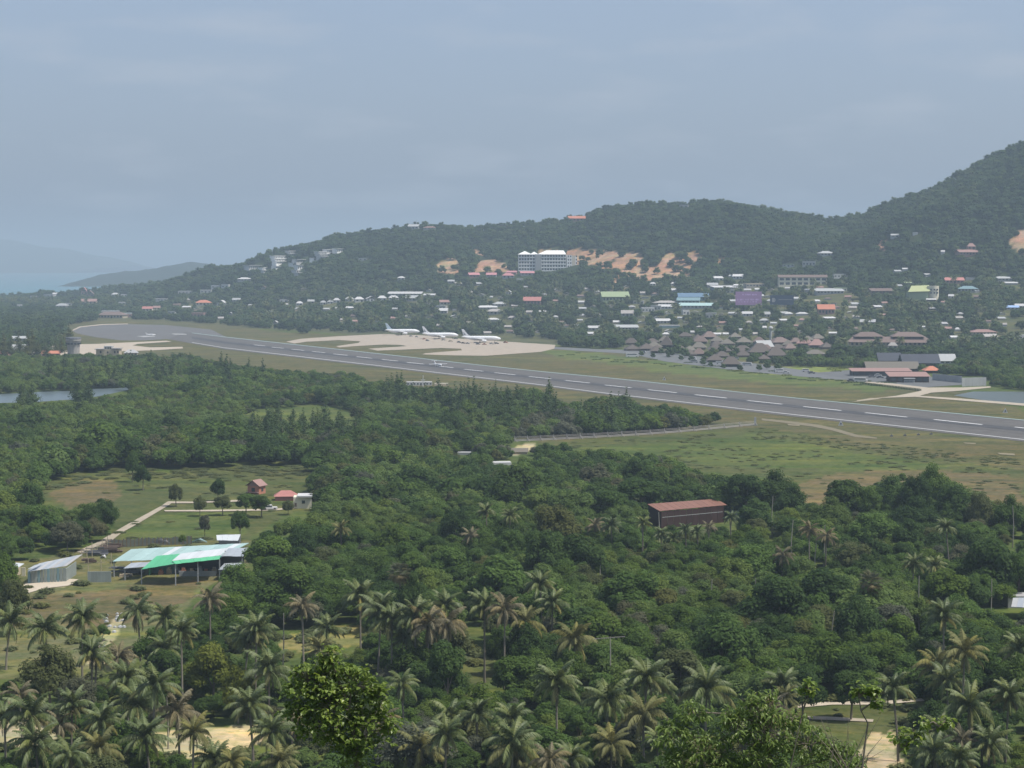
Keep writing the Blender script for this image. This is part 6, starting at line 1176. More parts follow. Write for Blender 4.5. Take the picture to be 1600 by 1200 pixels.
# coconut palms of the foreground: crown centre column, row, crown height above ground, state, label
PALMS = [(70, 985, 11, 'g', 'palm with full dark crown above the big brownish tree'), (127, 968, 11, 'g', 'palm standing left of the stony gully on the dry field'), (219, 958, 10, 'sk', 'palm with thick skirt of dead fronds alone on the dry field'), (284, 988, 13, 'g', 'tall palm immediately left of the yellow-green tree'), (262, 965, 11, 'g', 'palm behind the tall one left of the yellow-green tree'),
         (328, 938, 11, 'd', 'withered grey palm at the edge of the wood below the sheds'), (398, 985, 12, 'g', 'palm with spread crown right above the yellow-green tree'), (380, 1000, 10, 'g', 'lower palm overlapping the left side of the spread crown'), (474, 950, 12, 'd', 'withered palm against the broad green crown right of the sheds'), (508, 985, 7, 'g', 'short palm behind the foreground leafy tree'),
         (8, 975, 8, 'g', 'palm cut by the left margin below the olive tree'), (40, 1120, 9, 'g', 'palm at lower left over the sandy ground'), (8, 1125, 7, 'g', 'palm cut by the left margin near the sandy ground'), (60, 1165, 6, 'g', 'low palm in the bottom left corner'), (110, 1105, 8, 'g', 'palm right of the sandy ground at lower left'), (165, 1130, 8, 'g', 'bushy palm in the lower left thicket'),
         (200, 1062, 10, 'g', 'palm with long bending fronds, left of a close pair at lower left'), (237, 1075, 12, 'g', 'palm on a straight pale trunk, right of a close pair at lower left'), (212, 1105, 7, 'g', 'low palm beneath the close pair at lower left'), (160, 1170, 6, 'y', 'yellowish palm at the bottom edge left'), (235, 1155, 7, 'g', 'spiky dark palm left of the yellow-fronded one at the bottom'), (300, 1150, 9, 'y', 'palm with drooping yellow fronds at the bottom left'), (335, 1190, 5, 'g', 'low palm cut by the bottom edge left of the drooping one'),
         (280, 1115, 8, 'd', 'thin withered palm under the yellow-green tree'), (395, 1105, 8, 'g', 'palm right below the yellow-green tree'), (425, 1145, 9, 'g', 'large palm left of the foreground leafy tree at the bottom'), (450, 1190, 6, 'y', 'yellowish palm cut by the bottom edge below the leafy tree'), (420, 1050, 8, 'g', 'palm between the yellow-green tree and the leafy foreground tree'),
         (563, 935, 12, 'g', 'palm leftmost and highest of the central palm cluster'), (590, 958, 12, 'g', 'palm second from left in the central palm cluster'), (612, 972, 11, 'g', 'palm third from left in the central palm cluster'), (648, 965, 12, 'g', 'palm with thick grey-green crown in the middle of the central cluster'), (668, 978, 11, 'd', 'withered palm low in the middle of the central cluster'), (690, 948, 12, 'g', 'palm right of the middle in the central cluster'), (706, 975, 11, 'd', 'palm with brown hanging fronds at the right end of the central cluster'), (640, 1000, 8, 'g', 'short palm under the central cluster'),
         (757, 948, 13, 'g', 'left one of the twin palms on thin leaning trunks'), (788, 955, 13, 'd', 'right one of the twin palms, with many dead fronds'), (850, 915, 12, 'g', 'palm in front of the deep shade below the olive tree'), (862, 945, 10, 'g', 'palm right below the one before the deep shade'), (815, 975, 9, 'y', 'yellowish palm at the right side of the grassy gap'), (900, 1002, 8, 'y', 'pale fronded palm inside the wood right of the grassy gap'),
         (632, 1070, 10, 'sk', 'palm with a tall brown skirt right of the foreground leafy tree'), (695, 1148, 9, 'g', 'palm with wide crown at the bottom centre'), (650, 1175, 6, 'y', 'yellow-green palm at the bottom just left of the wide one'), (745, 1120, 7, 'g', 'palm right of the wide bottom-centre palm, partly behind it'), (800, 1165, 8, 'g', 'large dark palm at the bottom edge right of centre'), (790, 1125, 7, 'g', 'palm above the large dark bottom-edge palm'), (870, 1070, 11, 'g', 'big palm with outspread fronds, left of the lower trio'), (950, 1098, 10, 'g', 'big palm in the middle of the lower trio'), (1004, 1062, 12, 'g', 'tallest big palm, right of the lower trio'), (1006, 1120, 8, 'y', 'yellowish palm directly below the tallest of the lower trio'), (955, 1165, 6, 'y', 'yellow-green palm at the bottom edge between two leafy trees'), (815, 1190, 5, 'y', 'low palm cut by the bottom edge right of centre'), (900, 1190, 5, 'g', 'low palm cut by the bottom edge left of the mango-leaved tree'),
         (1102, 1080, 10, 'g', 'palm just above the mango-leaved foreground tree'), (1505, 1020, 12, 'y', 'palm with long straw-coloured hanging fronds at right'), (1405, 1080, 10, 'g', 'dark palm behind the clearing at lower right'), (1515, 1105, 10, 'g', 'big palm with drooping fronds in the lower right, left of a pair'), (1572, 1090, 11, 'g', 'big palm with drooping fronds at the lower right margin'), (1475, 965, 11, 'g', 'shaggy palm with vertical fronds in the right-hand wood'), (1460, 1180, 7, 'g', 'palm at the bottom edge in the lower right'), (1590, 1020, 9, 'g', 'palm cut by the right margin'), (1545, 1165, 6, 'g', 'low palm in the bottom right corner'),
         (1425, 882, 9, 'g', 'palm with pale crown beneath the wide olive crown at right'), (1485, 826, 12, 'g', 'tall lone palm standing clear against dark trees at right'), (1265, 828, 9, 'd', 'straw-coloured palm by the gap right of the clump'), (1290, 838, 9, 'd', 'withered palm right beside the straw-coloured one by the gap'), (1222, 868, 8, 'd', 'small withered palm under the clump right of the shed'), (1460, 885, 7, 'g', 'small palm right of the pale-crowned palm at right'),
         (533, 828, 8, 'y', 'small palm with upright pale fronds in the left of the wood'), (762, 800, 9, 'g', 'small palm with dark crown among the mid wood, middle of three'), (796, 808, 9, 'g', 'small palm right of three in the mid wood'), (733, 838, 6, 'd', 'small grey palm left of three in the mid wood'), (957, 822, 8, 'g', 'small palm left of the red-roofed shed'), (930, 822, 7, 'd', 'faded small palm farther left of the red-roofed shed'), (1004, 812, 9, 'g', 'slim palm touching the left corner of the red-roofed shed'),
         (1035, 828, 7, 'g', 'slim palm first in the row before the red-roofed shed'), (1053, 836, 6, 'g', 'slim palm second in the row before the red-roofed shed'), (1072, 822, 8, 'g', 'fullest slim palm, third in the row before the red-roofed shed'), (1092, 826, 8, 'g', 'slim palm fourth in the row before the red-roofed shed'), (1108, 818, 8, 'd', 'slim palm near the right end of the red-roofed shed'), (1142, 810, 8, 'g', 'slim palm in front of the pale green-topped hut')]
for i, (x, y, h, stt, lb) in enumerate(PALMS):
    if 'red-roofed shed' in lb and 'slim' in lb: y += 7
    p = P(x, y, h); gz = float(ground(p.x, p.y))
    if gz > .5: p = PY(x, y, p.y)
    near = y > 905; ps_ = .55 if 'slim' in lb else (.68 if not near else 1.0)
    palm((p.x, p.y, gz), p.z - gz, 'coconut ' + lb if 'coconut' not in lb else lb, stt, parts=near, scale=ps_)
    TREEP.append((p.x, p.y, .8))
# fan palms
def fan_palm(x, y, h, rp, label):
    p = P(x, y, h); k = p.y / F; r = rp * k; o = thing('fan_palm', label, 'palm tree', (p.x, p.y, 0)); link('trunk', palm_trunk(h, 0), o); g = random.Random(x)
    V = []; Fq = []; T = []
    for j in range(1):
        n = 16; c = Vector((0, 0, 0))
        for q in range(n):
            a0 = -1.9 + 3.8 * q / n; a1 = -1.9 + 3.8 * (q + .75) / n; n0 = len(V)
            V += [Vector((1.0, 0, 0)), Vector((1.0 + math.cos(a0) * .5, math.sin(a0) * .5, .1)), Vector((1.0 + math.cos((a0 + a1) / 2) * 1.05, math.sin((a0 + a1) / 2) * 1.05, -.2)), Vector((1.0 + math.cos(a1) * .5, math.sin(a1) * .5, .02))]
            Fq.append((n0, n0 + 1, n0 + 2, n0 + 3)); T += [g.random()] * 4
        n0 = len(V); V += [Vector((0, -.03, 0)), Vector((.95, -.03, .02)), Vector((.95, .03, .02)), Vector((0, .03, 0))]; Fq.append((n0, n0 + 1, n0 + 2, n0 + 3)); T += [.5] * 4
    mg = new_mesh('fan_leaf', V, Fq, 'leaf_grey', tone=T); md_ = new_mesh('fan_leaf', V, Fq, 'frond_dry', tone=T); s = r / 2.3
    for i in range(38):
        el = 1.3 - i / 38 * 2.5; az = i * 2.4; link('fan_leaf', mg if el > -.1 else md_, o, (0, 0, h + .2), (0, -el, az), (s * (.9 + .2 * g.random()),) * 3)
fan_palm(625, 897, 11, 24, 'fan palm with pale round head and hanging dead leaves in mid wood')
fan_palm(1361, 912, 11, 25, 'fan palm with pale round head in the right-hand wood')
# bare pale palm poles
POLES = [(938, 865, 905, 'bare pale pole left below the red-roofed shed'), (1003, 808, 868, 'bare pole left of the row of slim palms'), (1207, 775, 850, 'tall bare pole before the dark clump, left one'), (1238, 812, 868, 'leaning bare pole before the dark clump, right one'), (1287, 820, 895, 'bare pole beside the withered palms'), (1275, 848, 898, 'shorter bare pole under the straw-coloured palm'), (1437, 900, 1000, 'very tall thin bare pole in the right-hand wood'), (1301, 955, 992, 'short bare pole in the wood left of the very tall one'), (1163, 993, 1032, 'short bare pole in the sunlit lower wood'), (1549, 905, 950, 'bare pole left of the grey tin shed'), (1583, 790, 870, 'bare pole at the right end of the tree belt'), (1142, 800, 850, 'bare pole right of the slim palm row'), (1113, 905, 925, 'broken white stump pole in the middle of the wood'), (1180, 903, 921, 'short split white pole in the wood right of centre'), (953, 995, 1050, 'thin pole with crossbar arms in the lower wood'), (441, 958, 1010, 'bare white pole on the grass patch left'), (494, 997, 1035, 'white pole stump behind the foreground leafy tree'), (262, 1090, 1135, 'slanting bare pole under the yellow-green tree'), (1030, 800, 846, 'bare pole touching the front of the red-roofed shed')]
for x, y0, y1, lb in POLES:
    k_ = 8 if y1 - y0 > 50 else 5; p = P(x, y0, k_ + 2.5); o = thing('bare_pole', lb, 'palm trunk', (p.x, p.y, 0)); MB().tube([(0, 0, 0), (R.uniform(-.3, .3), 0, p.z * .5), (R.uniform(-.3, .3), 0, p.z)], [.14, .11, .08], 6).add('trunk', 'pale_bark', o)
    if x == 953: MB().slab([(-2.6, -.05, p.z - .3), (2.4, -.05, p.z + .1), (2.4, .05, p.z + .1), (-2.6, .05, p.z - .3)], .12).add('crossbar', 'pale_bark', o)
    PROT.append((x - 3, y0, x + 3, y1 - 4, p.y)); TREEP.append((p.x, p.y, .3))
for x, y, h, st_, lb in PALMS:      # keep the crowns of the palms in view
    p = P(x, y, h); 
    if y > 800: PROT.append((x - 14, y - 12, x + 14, y + 14, p.y - 1))
for a in BT:
    p = P(a[0], a[1], a[3]); PROT.append((a[0] - a[2] * .5, a[1] - a[2] * .45, a[0] + a[2] * .5, a[1] + a[2] * .15, p.y - 1))
for x_, y_ in ((625, 897), (1361, 912)): PROT.append((x_ - 22, y_ - 22, x_ + 22, y_ + 24, P(x_, y_, 11).y - 1))
PR = np.array(PROT, float); TP = np.array(TREEP)
def apart(X, Y, f=.62):
    ok = np.ones(X.shape, bool)
    for tx, ty, tr in TP: ok &= (X - tx) ** 2 + (Y - ty) ** 2 > (tr * f) ** 2
    return ok

hp = 0
for _ in range(400):
    x = R.uniform(-10, 1610); y = R.uniform(1010, 1195)
    if (x > 640 and x < 1200 and y < 1060) or any(abs(x - a[0]) < 30 and abs(y - a[1]) < 28 for a in PALMS) or (1235 < x < 1440): continue
    hh_ = R.uniform(5, 8.5); p = P(x, y, hh_); gz = float(ground(p.x, p.y))
    if p.z - gz < 3.5 or p.y < 200: continue
    palm((p.x, p.y, gz), p.z - gz, 'coconut palm half buried in the thicket along the bottom of the view', R.choice(['g', 'g', 'y', 'd', 'sk']), parts=True, scale=R.uniform(.75, 1.0), group='palms half buried in the bottom thicket'); hp += 1
    if hp >= 30: break
# casuarinas and feathery trees in belts: polygons of crown centres
CZ = [([(385, 660), (420, 650), (560, 655), (565, 675), (520, 682), (400, 690)], 4.6, 13, 'dark pointed casuarina in the row behind the farm fields', 'casuarinas in the row behind the farm fields', .95),
      ([(600, 602), (700, 600), (700, 622), (600, 620)], 6.5, 14, 'dark feathery casuarina beside the white airfield hut', 'casuarinas beside the airfield hut', 1.15),
      ([(700, 616), (800, 620), (870, 618), (870, 638), (700, 640)], 7.0, 14, 'pointed casuarina in the belt along the runway grass', 'casuarinas in the belt along the runway grass', 1.0),
      ([(905, 640), (985, 632), (1000, 655), (905, 665)], 8, 13, 'full dark casuarina in the clump left of the fence end', 'casuarinas in the clump left of the fence end', 1.1),
      ([(60, 568), (280, 560), (420, 575), (420, 592), (200, 595), (60, 590)], 11, 15, 'tall dark casuarina by the lake near the sand apron', 'casuarinas between lake and sand apron', .95),
      ([(0, 500), (60, 490), (112, 500), (112, 545), (0, 550)], 11, 15, 'tall feathery grey casuarina in the grove at the far left margin', 'casuarinas in the far left grove', 1.2),
      ([(28, 612), (50, 612), (50, 632), (28, 632)], 9, 12, 'lone casuarina in front of the lake, left one', None, 1.0), ([(120, 600), (146, 600), (146, 632), (120, 632)], 9, 15, 'lone tall casuarinas in front of the lake, right clump', 'casuarinas before the lake', 1.1)]
cas_n = 0; CASP = []
for poly, sp, hh, lb, grp, rs in CZ:
    ysx = [q[1] for q in poly]; Ylo = (H - hh * .5) * F / (max(ysx) - HOR) - 5; Yhi = (H - hh * .5) * F / (min(ysx) - HOR) + 5
    X, Y = jitter(Ylo, Yhi, sp, min(q[0] for q in poly) - 5, max(q[0] for q in poly) + 5); Z = ground(X, Y); pxc, pym = proj(X, Y, Z + hh * .5)
    ok = pip(pxc, pym, poly) & clear(X, Y, Z, np.full(X.shape, hh * .9), 1.6, opens=False)
    n_ = 0
    for i in rng.permutation(np.flatnonzero(ok)):
        if cas_n >= 290 or n_ > 52: break
        s = hh / 12.5 * R.uniform(.72, 1.15); cm = CAS[R.randrange(3)][0]
        o = thing('casuarina_tree', lb, 'tree', (X[i], Y[i], Z[i]), R.random() * 6.28, grp or 'lone casuarinas before the lake'); link('crown', cm, o, scl=(s * rs * 1.35, s * rs * 1.35, s)); link('trunk', cas_trunk, o, scl=(s, s, s)); cas_n += 1; n_ += 1; CASP.append((X[i], Y[i], 1.6))
cas_grey = [retint(c_[0], 'leaf_brown') for c_ in CAS]
for x, y, hh in ((6, 557, 20), (17, 558, 17), (29, 557, 21), (44, 558, 19), (51, 556, 22), (60, 558, 15), (72, 557, 12), (101, 548, 17), (108, 546, 20), (96, 552, 14), (88, 553, 11), (1200, 661, 0)):
    if not hh: continue
    p = P(x, y); s = hh / 12.5; o = thing('casuarina_tree', 'tall feathery brownish casuarina before the houses at the far left margin', 'tree', p, R.random() * 6, 'casuarinas before the far left houses'); link('crown', R.choice(cas_grey), o, scl=(s * 1.5, s * 1.5, s)); link('trunk', cas_trunk, o, scl=(s, s, s))
TP = np.array(TREEP + CASP)

# the wood: nearest crowns one by one, the rest as one mass
X1, Y1 = jitter(236, 440, 4.6); X2, Y2 = jitter(440, 1420, 5.0)
X, Y = np.concatenate([X1, X2]), np.concatenate([Y1, Y2]); Z = ground(X, Y)
dens = vnoise(X, Y, 30, 51) * .6 + vnoise(X, Y, 11, 52) * .4
pat = vnoise(X, Y, 70, 53); vi = rng.integers(0, 6, X.shape[0]); s = (.50 + .40 * rng.random(X.shape[0]) + .35 * np.clip(dens - .5, 0, 1) + .55 * np.clip(pat - .45, 0, 1)) * np.where(Y > 600, 1.0, 1.0)
pb_ = proj(X, Y, Z); TALL = pip(pb_[0], pb_[1], [(150, 690), (330, 690), (420, 700), (590, 690), (590, 735), (150, 750)]) | pip(pb_[0], pb_[1], [(880, 640), (1180, 655), (1180, 680), (880, 695)]); s = np.where(TALL, s * 1.45, s); s = np.where((rng.random(X.shape) < .06), s * 1.55, s)
s = np.where(((pb_[0] < 640) & (pb_[1] > 985)) | (pb_[1] > 1110), s * .66, s)
hN = np.array([n[2] for n in NEAR])[vi] * s; rN = np.array([n[3] for n in NEAR])[vi] * s
pxb, pyb = proj(X, Y, Z)
ok = clear(X, Y, Z, hN, rN) & apart(X, Y) & (rng.random(X.shape) < np.clip(1.25 / (s * 1.15), .45, 1))
left_low = (pxb < 640) & (pyb > 985) & (pyb < 1330); ok &= ~(left_low & (rng.random(X.shape) < .12))
mid_low = (pxb > 640) & (pyb > 1090); ok &= ~(mid_low & (rng.random(X.shape) < .1))
scrubby = (pyb > 1040) | left_low
i_ok = np.flatnonzero(ok); i_ok = i_ok[np.argsort(Y[i_ok])]
infr = (pxb[i_ok] > -30) & (pxb[i_ok] < 1630)
one = i_ok[infr][:235]; rest = np.setdiff1d(i_ok, one)
def zone(x, y):
    if x < 640: return ('leafy tree in the palm thicket of the lower left', 'leafy trees in the lower left thicket') if y > 1000 else ('leafy tree in the dense wood right of the farm sheds', 'leafy trees in the wood right of the farm sheds')
    if y > 1150: return ('leafy tree between the palms along the bottom edge', 'leafy trees between the bottom palms')
    if x < 950: return ('leafy tree in the wood around the grassy gap', 'leafy trees around the grassy gap')
    if x < 1250: return ('leafy tree in the sunlit closed wood below the red-roofed shed', 'leafy trees in the wood below the red-roofed shed')
    return ('leafy tree in the dark closed wood at the lower right', 'leafy trees in the lower right wood')
LAND = []
for a in BT + PALMS:
    lb_ = a[5] if len(a) == 6 else 'coconut ' + a[4]; q_ = P(a[0], a[1], a[3] if len(a) == 6 else a[2])
    if len(lb_.split()) <= 10: LAND.append((a[0], a[1], q_.y, lb_))
for x_, y_, w_, l_ in ((1080, 800, 505, 'red-roofed shed in the wood'), (300, 880, 430, 'farm shed with bright green roof'), (520, 1080, 48, 'leafy foreground tree'), (1597, 945, 380, 'grey tin shed at the right margin')): LAND.append((x_, y_, w_, l_))
used_lb = {}
def near_label(x, y, yy, s_):
    best = None
    for d_, L_ in sorted((math.hypot(q[0] - x, (q[1] - y) * 1.2), q) for q in LAND)[:5]:
        dx = x - L_[0]; rel = ('to the left of the' if dx < 0 else 'to the right of the') if abs(dx) > 22 else ('behind the' if yy > L_[2] else 'in front of the')
        for sz in ('large' if s_ > .85 else 'small' if s_ < .66 else 'medium', 'round', 'uneven'):
            lb = f"{sz} tree {rel} {L_[3]}"
            if sz in ('round', 'uneven') : continue
            if lb not in used_lb and len(lb.split()) <= 16: used_lb[lb] = 1; return lb
    return None
for i in one:
    lb, gr = zone(pxb[i], pyb[i]); lb = near_label(float(pxb[i]), float(pyb[i]) - 25, float(Y[i]), float(s[i])) or lb; o = thing('broadleaf_tree', lb, 'tree', (X[i], Y[i], Z[i]), R.random() * 6.28, gr); sc = (s[i] * R.uniform(.9, 1.15), s[i] * R.uniform(.9, 1.15), s[i])
    mm = R.choices(['leaf_forest', 'leaf_dark', 'leaf_light', 'leaf_brown', 'leaf_grey'], [6, 2.4, 1.6, .8, .3])[0]
    link('crown', NEARK[mm][vi[i]], o, scl=sc); link('trunk', NEAR[vi[i]][1], o, scl=sc)
GREY = pip(pxb, pyb, [(790, 690), (850, 650), (905, 655), (905, 690), (850, 700)]) 
KM = ['leaf_forest', 'leaf_light', 'leaf_dark', 'leaf_brown', 'leaf_grey']
tmpl = []; 
for km in KM: tmpl += [NEARK[km][q] for q in (0, 1, 2, 3, 4, 5)] + [retint(MID[q][0], km) if km != 'leaf_forest' else MID[q][0] for q in range(4)]
u_ = rng.random(len(rest)); pt_ = vnoise(X[rest], Y[rest], 55, 91) * .6 + vnoise(X[rest], Y[rest], 20, 92) * .4
kind = np.where(u_ < .08, 3, np.where(u_ < .11, 4, np.where(u_ + (pt_ - .5) * 1.9 > np.where(Y[rest] > 480, .55, .78), 1, np.where(u_ + (pt_ - .5) * 1.6 < .30, 2, 0))))
kind = np.where(GREY[rest] & (rng.random(len(rest)) > .35), 4, kind); kind = np.where(TALL[rest] & (kind == 1), 0, kind)
idx = kind * 10 + np.where(Y[rest] < 520, vi[rest], 6 + vi[rest] % 4)
scv = np.stack([s[rest] * rng.uniform(.9, 1.15, len(rest)), s[rest] * rng.uniform(.9, 1.15, len(rest)), s[rest]], 1)
gn_scatter('woodland', 'closed green wood of round crowns filling the plain up to the runway', np.stack([X[rest], Y[rest], Z[rest]], 1), rng.random(len(rest)) * 6.28, scv, idx, tmpl, 'woodland')

# undergrowth and scrub
X, Y = jitter(232, 900, 3.4); Z = ground(X, Y); px_, py_ = proj(X, Y, Z); pr = rng.random(X.shape); dn = vnoise(X, Y, 14, 61)
m_ = np.zeros(X.shape, bool)
for poly, d_ in ((A_MEADOW, .2), (A_FIELD, .13), (A_YARD, .12), (A_PATCH, .2), (A_GAP, .35), (A_CLEAR, .45)): m_ |= pip(px_, py_, poly) & (pr < d_ * np.clip((dn - .35) * 4, 0.05, 1.4))
m_ |= pip(px_, py_, [(-100, 985), (640, 985), (640, 1340), (-100, 1340)]) & ~pip(px_, py_, A_YARD) & ~pip(px_, py_, A_SAND3) & ~pip(px_, py_, A_SAND4) & (pr < .55)
m_ |= (py_ > 1090) & (px_ > 640) & ~pip(px_, py_, A_CLEAR) & (pr < .5)
m_ |= pip(px_, py_, [(1180, 678), (1300, 685), (1440, 700), (1520, 708), (1600, 718), (1600, 728), (1500, 722), (1400, 712), (1260, 693), (1180, 688)]) & (pr < .55)
m_ |= pip(px_, py_, [(60, 735), (150, 726), (490, 718), (490, 742), (330, 748), (240, 748), (150, 752), (60, 768)]) & (pr < .5) & pip(px_, py_, A_FIELD)
PR_keep = PR; Xs, Ys_ = X[m_], Y[m_]; hb = np.full(Xs.shape, 1.0); ok = clear(Xs, Ys_, Z[m_], hb, .8, opens=False)
Xs, Ys_, Zs = Xs[ok], Ys_[ok], Z[m_][ok]; n_ = len(Xs); sb = rng.uniform(.35, 1.15, n_) * np.where(Ys_ > 500, 1.0, 1.15)
edge = pip(*proj(Xs, Ys_, Zs), [(60, 735), (150, 726), (490, 718), (490, 742), (330, 748), (240, 748), (150, 752), (60, 768)]); sb = np.where(edge, sb * 1.7, sb)
gn_scatter('scrub', 'low green scrub and tussocks on fields, meadow and under the palms', np.stack([Xs, Ys_, Zs], 1), rng.random(n_) * 6.28, np.stack([sb * 1.4, sb * 1.4, sb * np.where(Ys_ > 480, .3, .75)], 1), rng.integers(0, 2, n_), bush_m, 'scrub')
# town and hill trees
FPALM = whole_crown('g', 0)
X, Y = jitter(1330, 2400, 8.0, -140, 1740); Xb, Yb = jitter(2400, 3950, 10.0, -140, 1740)
X, Y = np.concatenate([X, Xb]), np.concatenate([Y, Yb]); u_ = X / Y; Z = ground(X, Y)
onhill = Y > np.interp(u_, cu, cF) - 60; Rr = np.interp(u_, cu, cR)
dn = vnoise(X, Y, 60, 81); s = .75 + .5 * rng.random(X.shape) + .4 * (dn - .5) ; s = np.where(onhill, s * .95, s * .85); v_ = rng.integers(0, 3, X.shape)
h_ = np.array([9, 11, 7.5])[v_] * s; r_ = np.array([4.6, 5.4, 4.0])[v_] * s
px_, py_ = proj(X, Y, Z)
ok = clear(X, Y, Z, h_, r_, opens=True, hill=True, k=.6) & (Y < Rr + 40) & (Z > -1)
ok &= ~((Y < np.interp(u_, cu, cS) + 60) & (px_ < 200) & (py_ > 500) & (rng.random(X.shape) < .5))
ok &= ~((dn < .25) & ~onhill & (rng.random(X.shape) < .5))
for poly in ([(1255, 468), (1345, 456), (1345, 492), (1262, 492)], [(1555, 505), (1600, 495), (1700, 500), (1700, 560), (1560, 535)], [(440, 512), (560, 516), (560, 524), (440, 520)]): ok &= ~(pip(px_, py_, poly) & (rng.random(X.shape) < .9))
hk_ = vnoise(X, Y, 130, 111) * .45 + vnoise(X, Y, 45, 112) * .3 + rng.random(X.shape) * .45; hk_ = np.where(hk_ > .76, 1, np.where(hk_ < .44, 2, 0)); FARS = [f[0] for f in FAR] + [retint(f[0], 'leaf_hill_light') for f in FAR] + [retint(f[0], 'leaf_hill_dark') for f in FAR]
isp = (rng.random(X.shape) < np.where(onhill | ((px_ < 330) & (py_ > 484)) | (Y < np.interp(u_, cu, cS) - 60), .0, .10)); ib = np.flatnonzero(ok & ~isp); ip_ = np.flatnonzero(ok & isp)
for nm, lb, sel in (('hill_forest', 'dark hazy forest covering the hills behind the town', ib[onhill[ib]]), ('town_trees', 'mass of trees between the houses of the town', ib[~onhill[ib]])):
    gn_scatter(nm, lb, np.stack([X[sel], Y[sel], Z[sel]], 1), rng.random(len(sel)) * 6.28, np.stack([s[sel]] * 3, 1), v_[sel] + 3 * hk_[sel], FARS, 'forest' if nm[0] == 'h' else 'trees')
sel = ip_; hp_ = rng.uniform(7, 12, len(sel)); gn_scatter('town_palms', 'feathery palm heads poking out among the town trees', np.stack([X[sel], Y[sel], Z[sel] + hp_], 1), rng.random(len(sel)) * 6.28, np.full((len(sel), 3), 1.05), np.zeros(len(sel), int), [FPALM], 'palms')
# lone trees on the crest and among the town
def far_tree(x, y, rp, label, m=1):
    g = hit(x, y + rp * 1.3); k = g.y / F; o = thing('hill_tree', label, 'tree', g); s_ = rp * k / FAR[m][3]; link('crown', FAR[m][0], o, scl=(s_, s_, s_ * .9)); link('trunk', NEAR[0][1], o, scl=(s_, s_, s_))
for x, y, rp, lb in ((1282, 338, 7, 'umbrella-shaped tree alone on the low saddle of the ridge'), (1093, 320, 6, 'tree tuft on the highest bump of the long ridge'), (1008, 322, 5, 'small tree breaking the skyline left of the highest bump'), (1425, 304, 8, 'spreading tree standing off the steep right-hand skyline'), (1470, 288, 8, 'dense tree on the steep right-hand skyline'), (455, 402, 9, 'round tree before the pale villa at the top of the cluster'), (380, 413, 6, 'small dark tree at the lower left skyline of the hill'), (920, 336, 6, 'round tree right of the orange-roofed crest house'), (885, 342, 7, 'round tree left of the orange-roofed crest house'), (1042, 432, 11, 'round dark tree before the right-hand orange earth cut'), (987, 430, 12, 'wide dark tree between the two big orange earth cuts'), (1346, 478, 8, 'tree on the clearing right of the orange-roofed farmhouse'), (1265, 480, 8, 'tree left of the orange-roofed farmhouse'), (1342, 452, 12, 'dense dark tree left of the rust brown roof')):
    far_tree(x, y, rp, lb)
for i, (x, y, rp) in enumerate(((1046, 546, 9), (1058, 541, 10), (1070, 547, 9), (1052, 534, 8), (1128, 541, 8), (1150, 546, 8), (1200, 551, 7), (1232, 560, 9), (1250, 562, 9), (1268, 563, 9), (1286, 562, 8), (1222, 562, 8), (1176, 556, 7), (1100, 558, 6), (1033, 546, 6), (1012, 534, 8), (996, 538, 7), (1080, 558, 6), (1136, 560, 6), (1305, 556, 9), (1320, 562, 9), (1002, 550, 5), (1020, 553, 5), (1098, 563, 6), (1110, 567, 5), (1130, 570, 5), (1156, 572, 6), (1186, 572, 6), (1198, 568, 7), (1215, 570, 7), (1064, 557, 5), (1044, 554, 4), (1146, 552, 7), (1168, 546, 6), (1090, 546, 6), (1114, 545, 6))):
    far_tree(x, y, rp, 'leafy tree standing between the thatched roofs of the airport village'); COL.objects[-1].parent['group'] = 'trees between the thatched roofs'
# hedges and shaped shrubs on the verge beyond the runway
hm = [new_mesh('hedge_leaves', *leaf_cloud([(-.7, 0, .45, .6, .7), (0, 0, .5, .62, .7), (.7, 0, .45, .6, .7)], 150, .16, 9)[:2], 'leaf_dark')]
for me_ in hm: a_ = me_.attributes.new('tone', 'FLOAT', 'POINT'); a_.data.foreach_set('value', np.full(len(me_.vertices), .4, np.float32))
for i in range(46):
    x = 880 + i * 11.3 + R.uniform(-4, 4); y = 549 + (x - 880) * .098 + R.choice([0, 5, 8]) + R.uniform(-1, 1)
    if x > 1330: y = min(y, 603)
    p = P(x, y); o = thing('clipped_hedge', 'low dark clipped hedge on the green verge between runway and village', 'hedge', p, R.uniform(-.3, .1), 'clipped hedges along the verge'); o.scale = (R.uniform(1.8, 3.6), 1.3, 1.0); link('leaves', hm[0], o)
hy = retint(hm[0], 'leaf_yellow')
for x, y, lb in ((1299, 578, 'bright yellow clipped shrub on the lawn, left of a group'), (1307, 581, 'bright yellow clipped shrub on the lawn, front of a group'), (1313, 577, 'bright yellow clipped shrub on the lawn, right of a group'), (1229, 588, 'yellow hedge below the white pickup'), (1152, 581, 'short yellow hedge below the middle slatted hut'), (1006, 567, 'short yellow hedge below the white bus')):
    o = thing('yellow_shrub', lb, 'shrub', P(x, y), .1); o.scale = (3.0, 2, 1.6); link('leaves', hy, o)
for i in range(22):
    x = 1346 + i * 4.3; o = thing('round_shrub', 'round dark shrub in the row along the sandy track', 'shrub', P(x, 600.5 + i * .5), 0, 'row of round shrubs along the sandy track'); o.scale = (.95, 1.3, 1.7); link('leaves', hm[0], o)
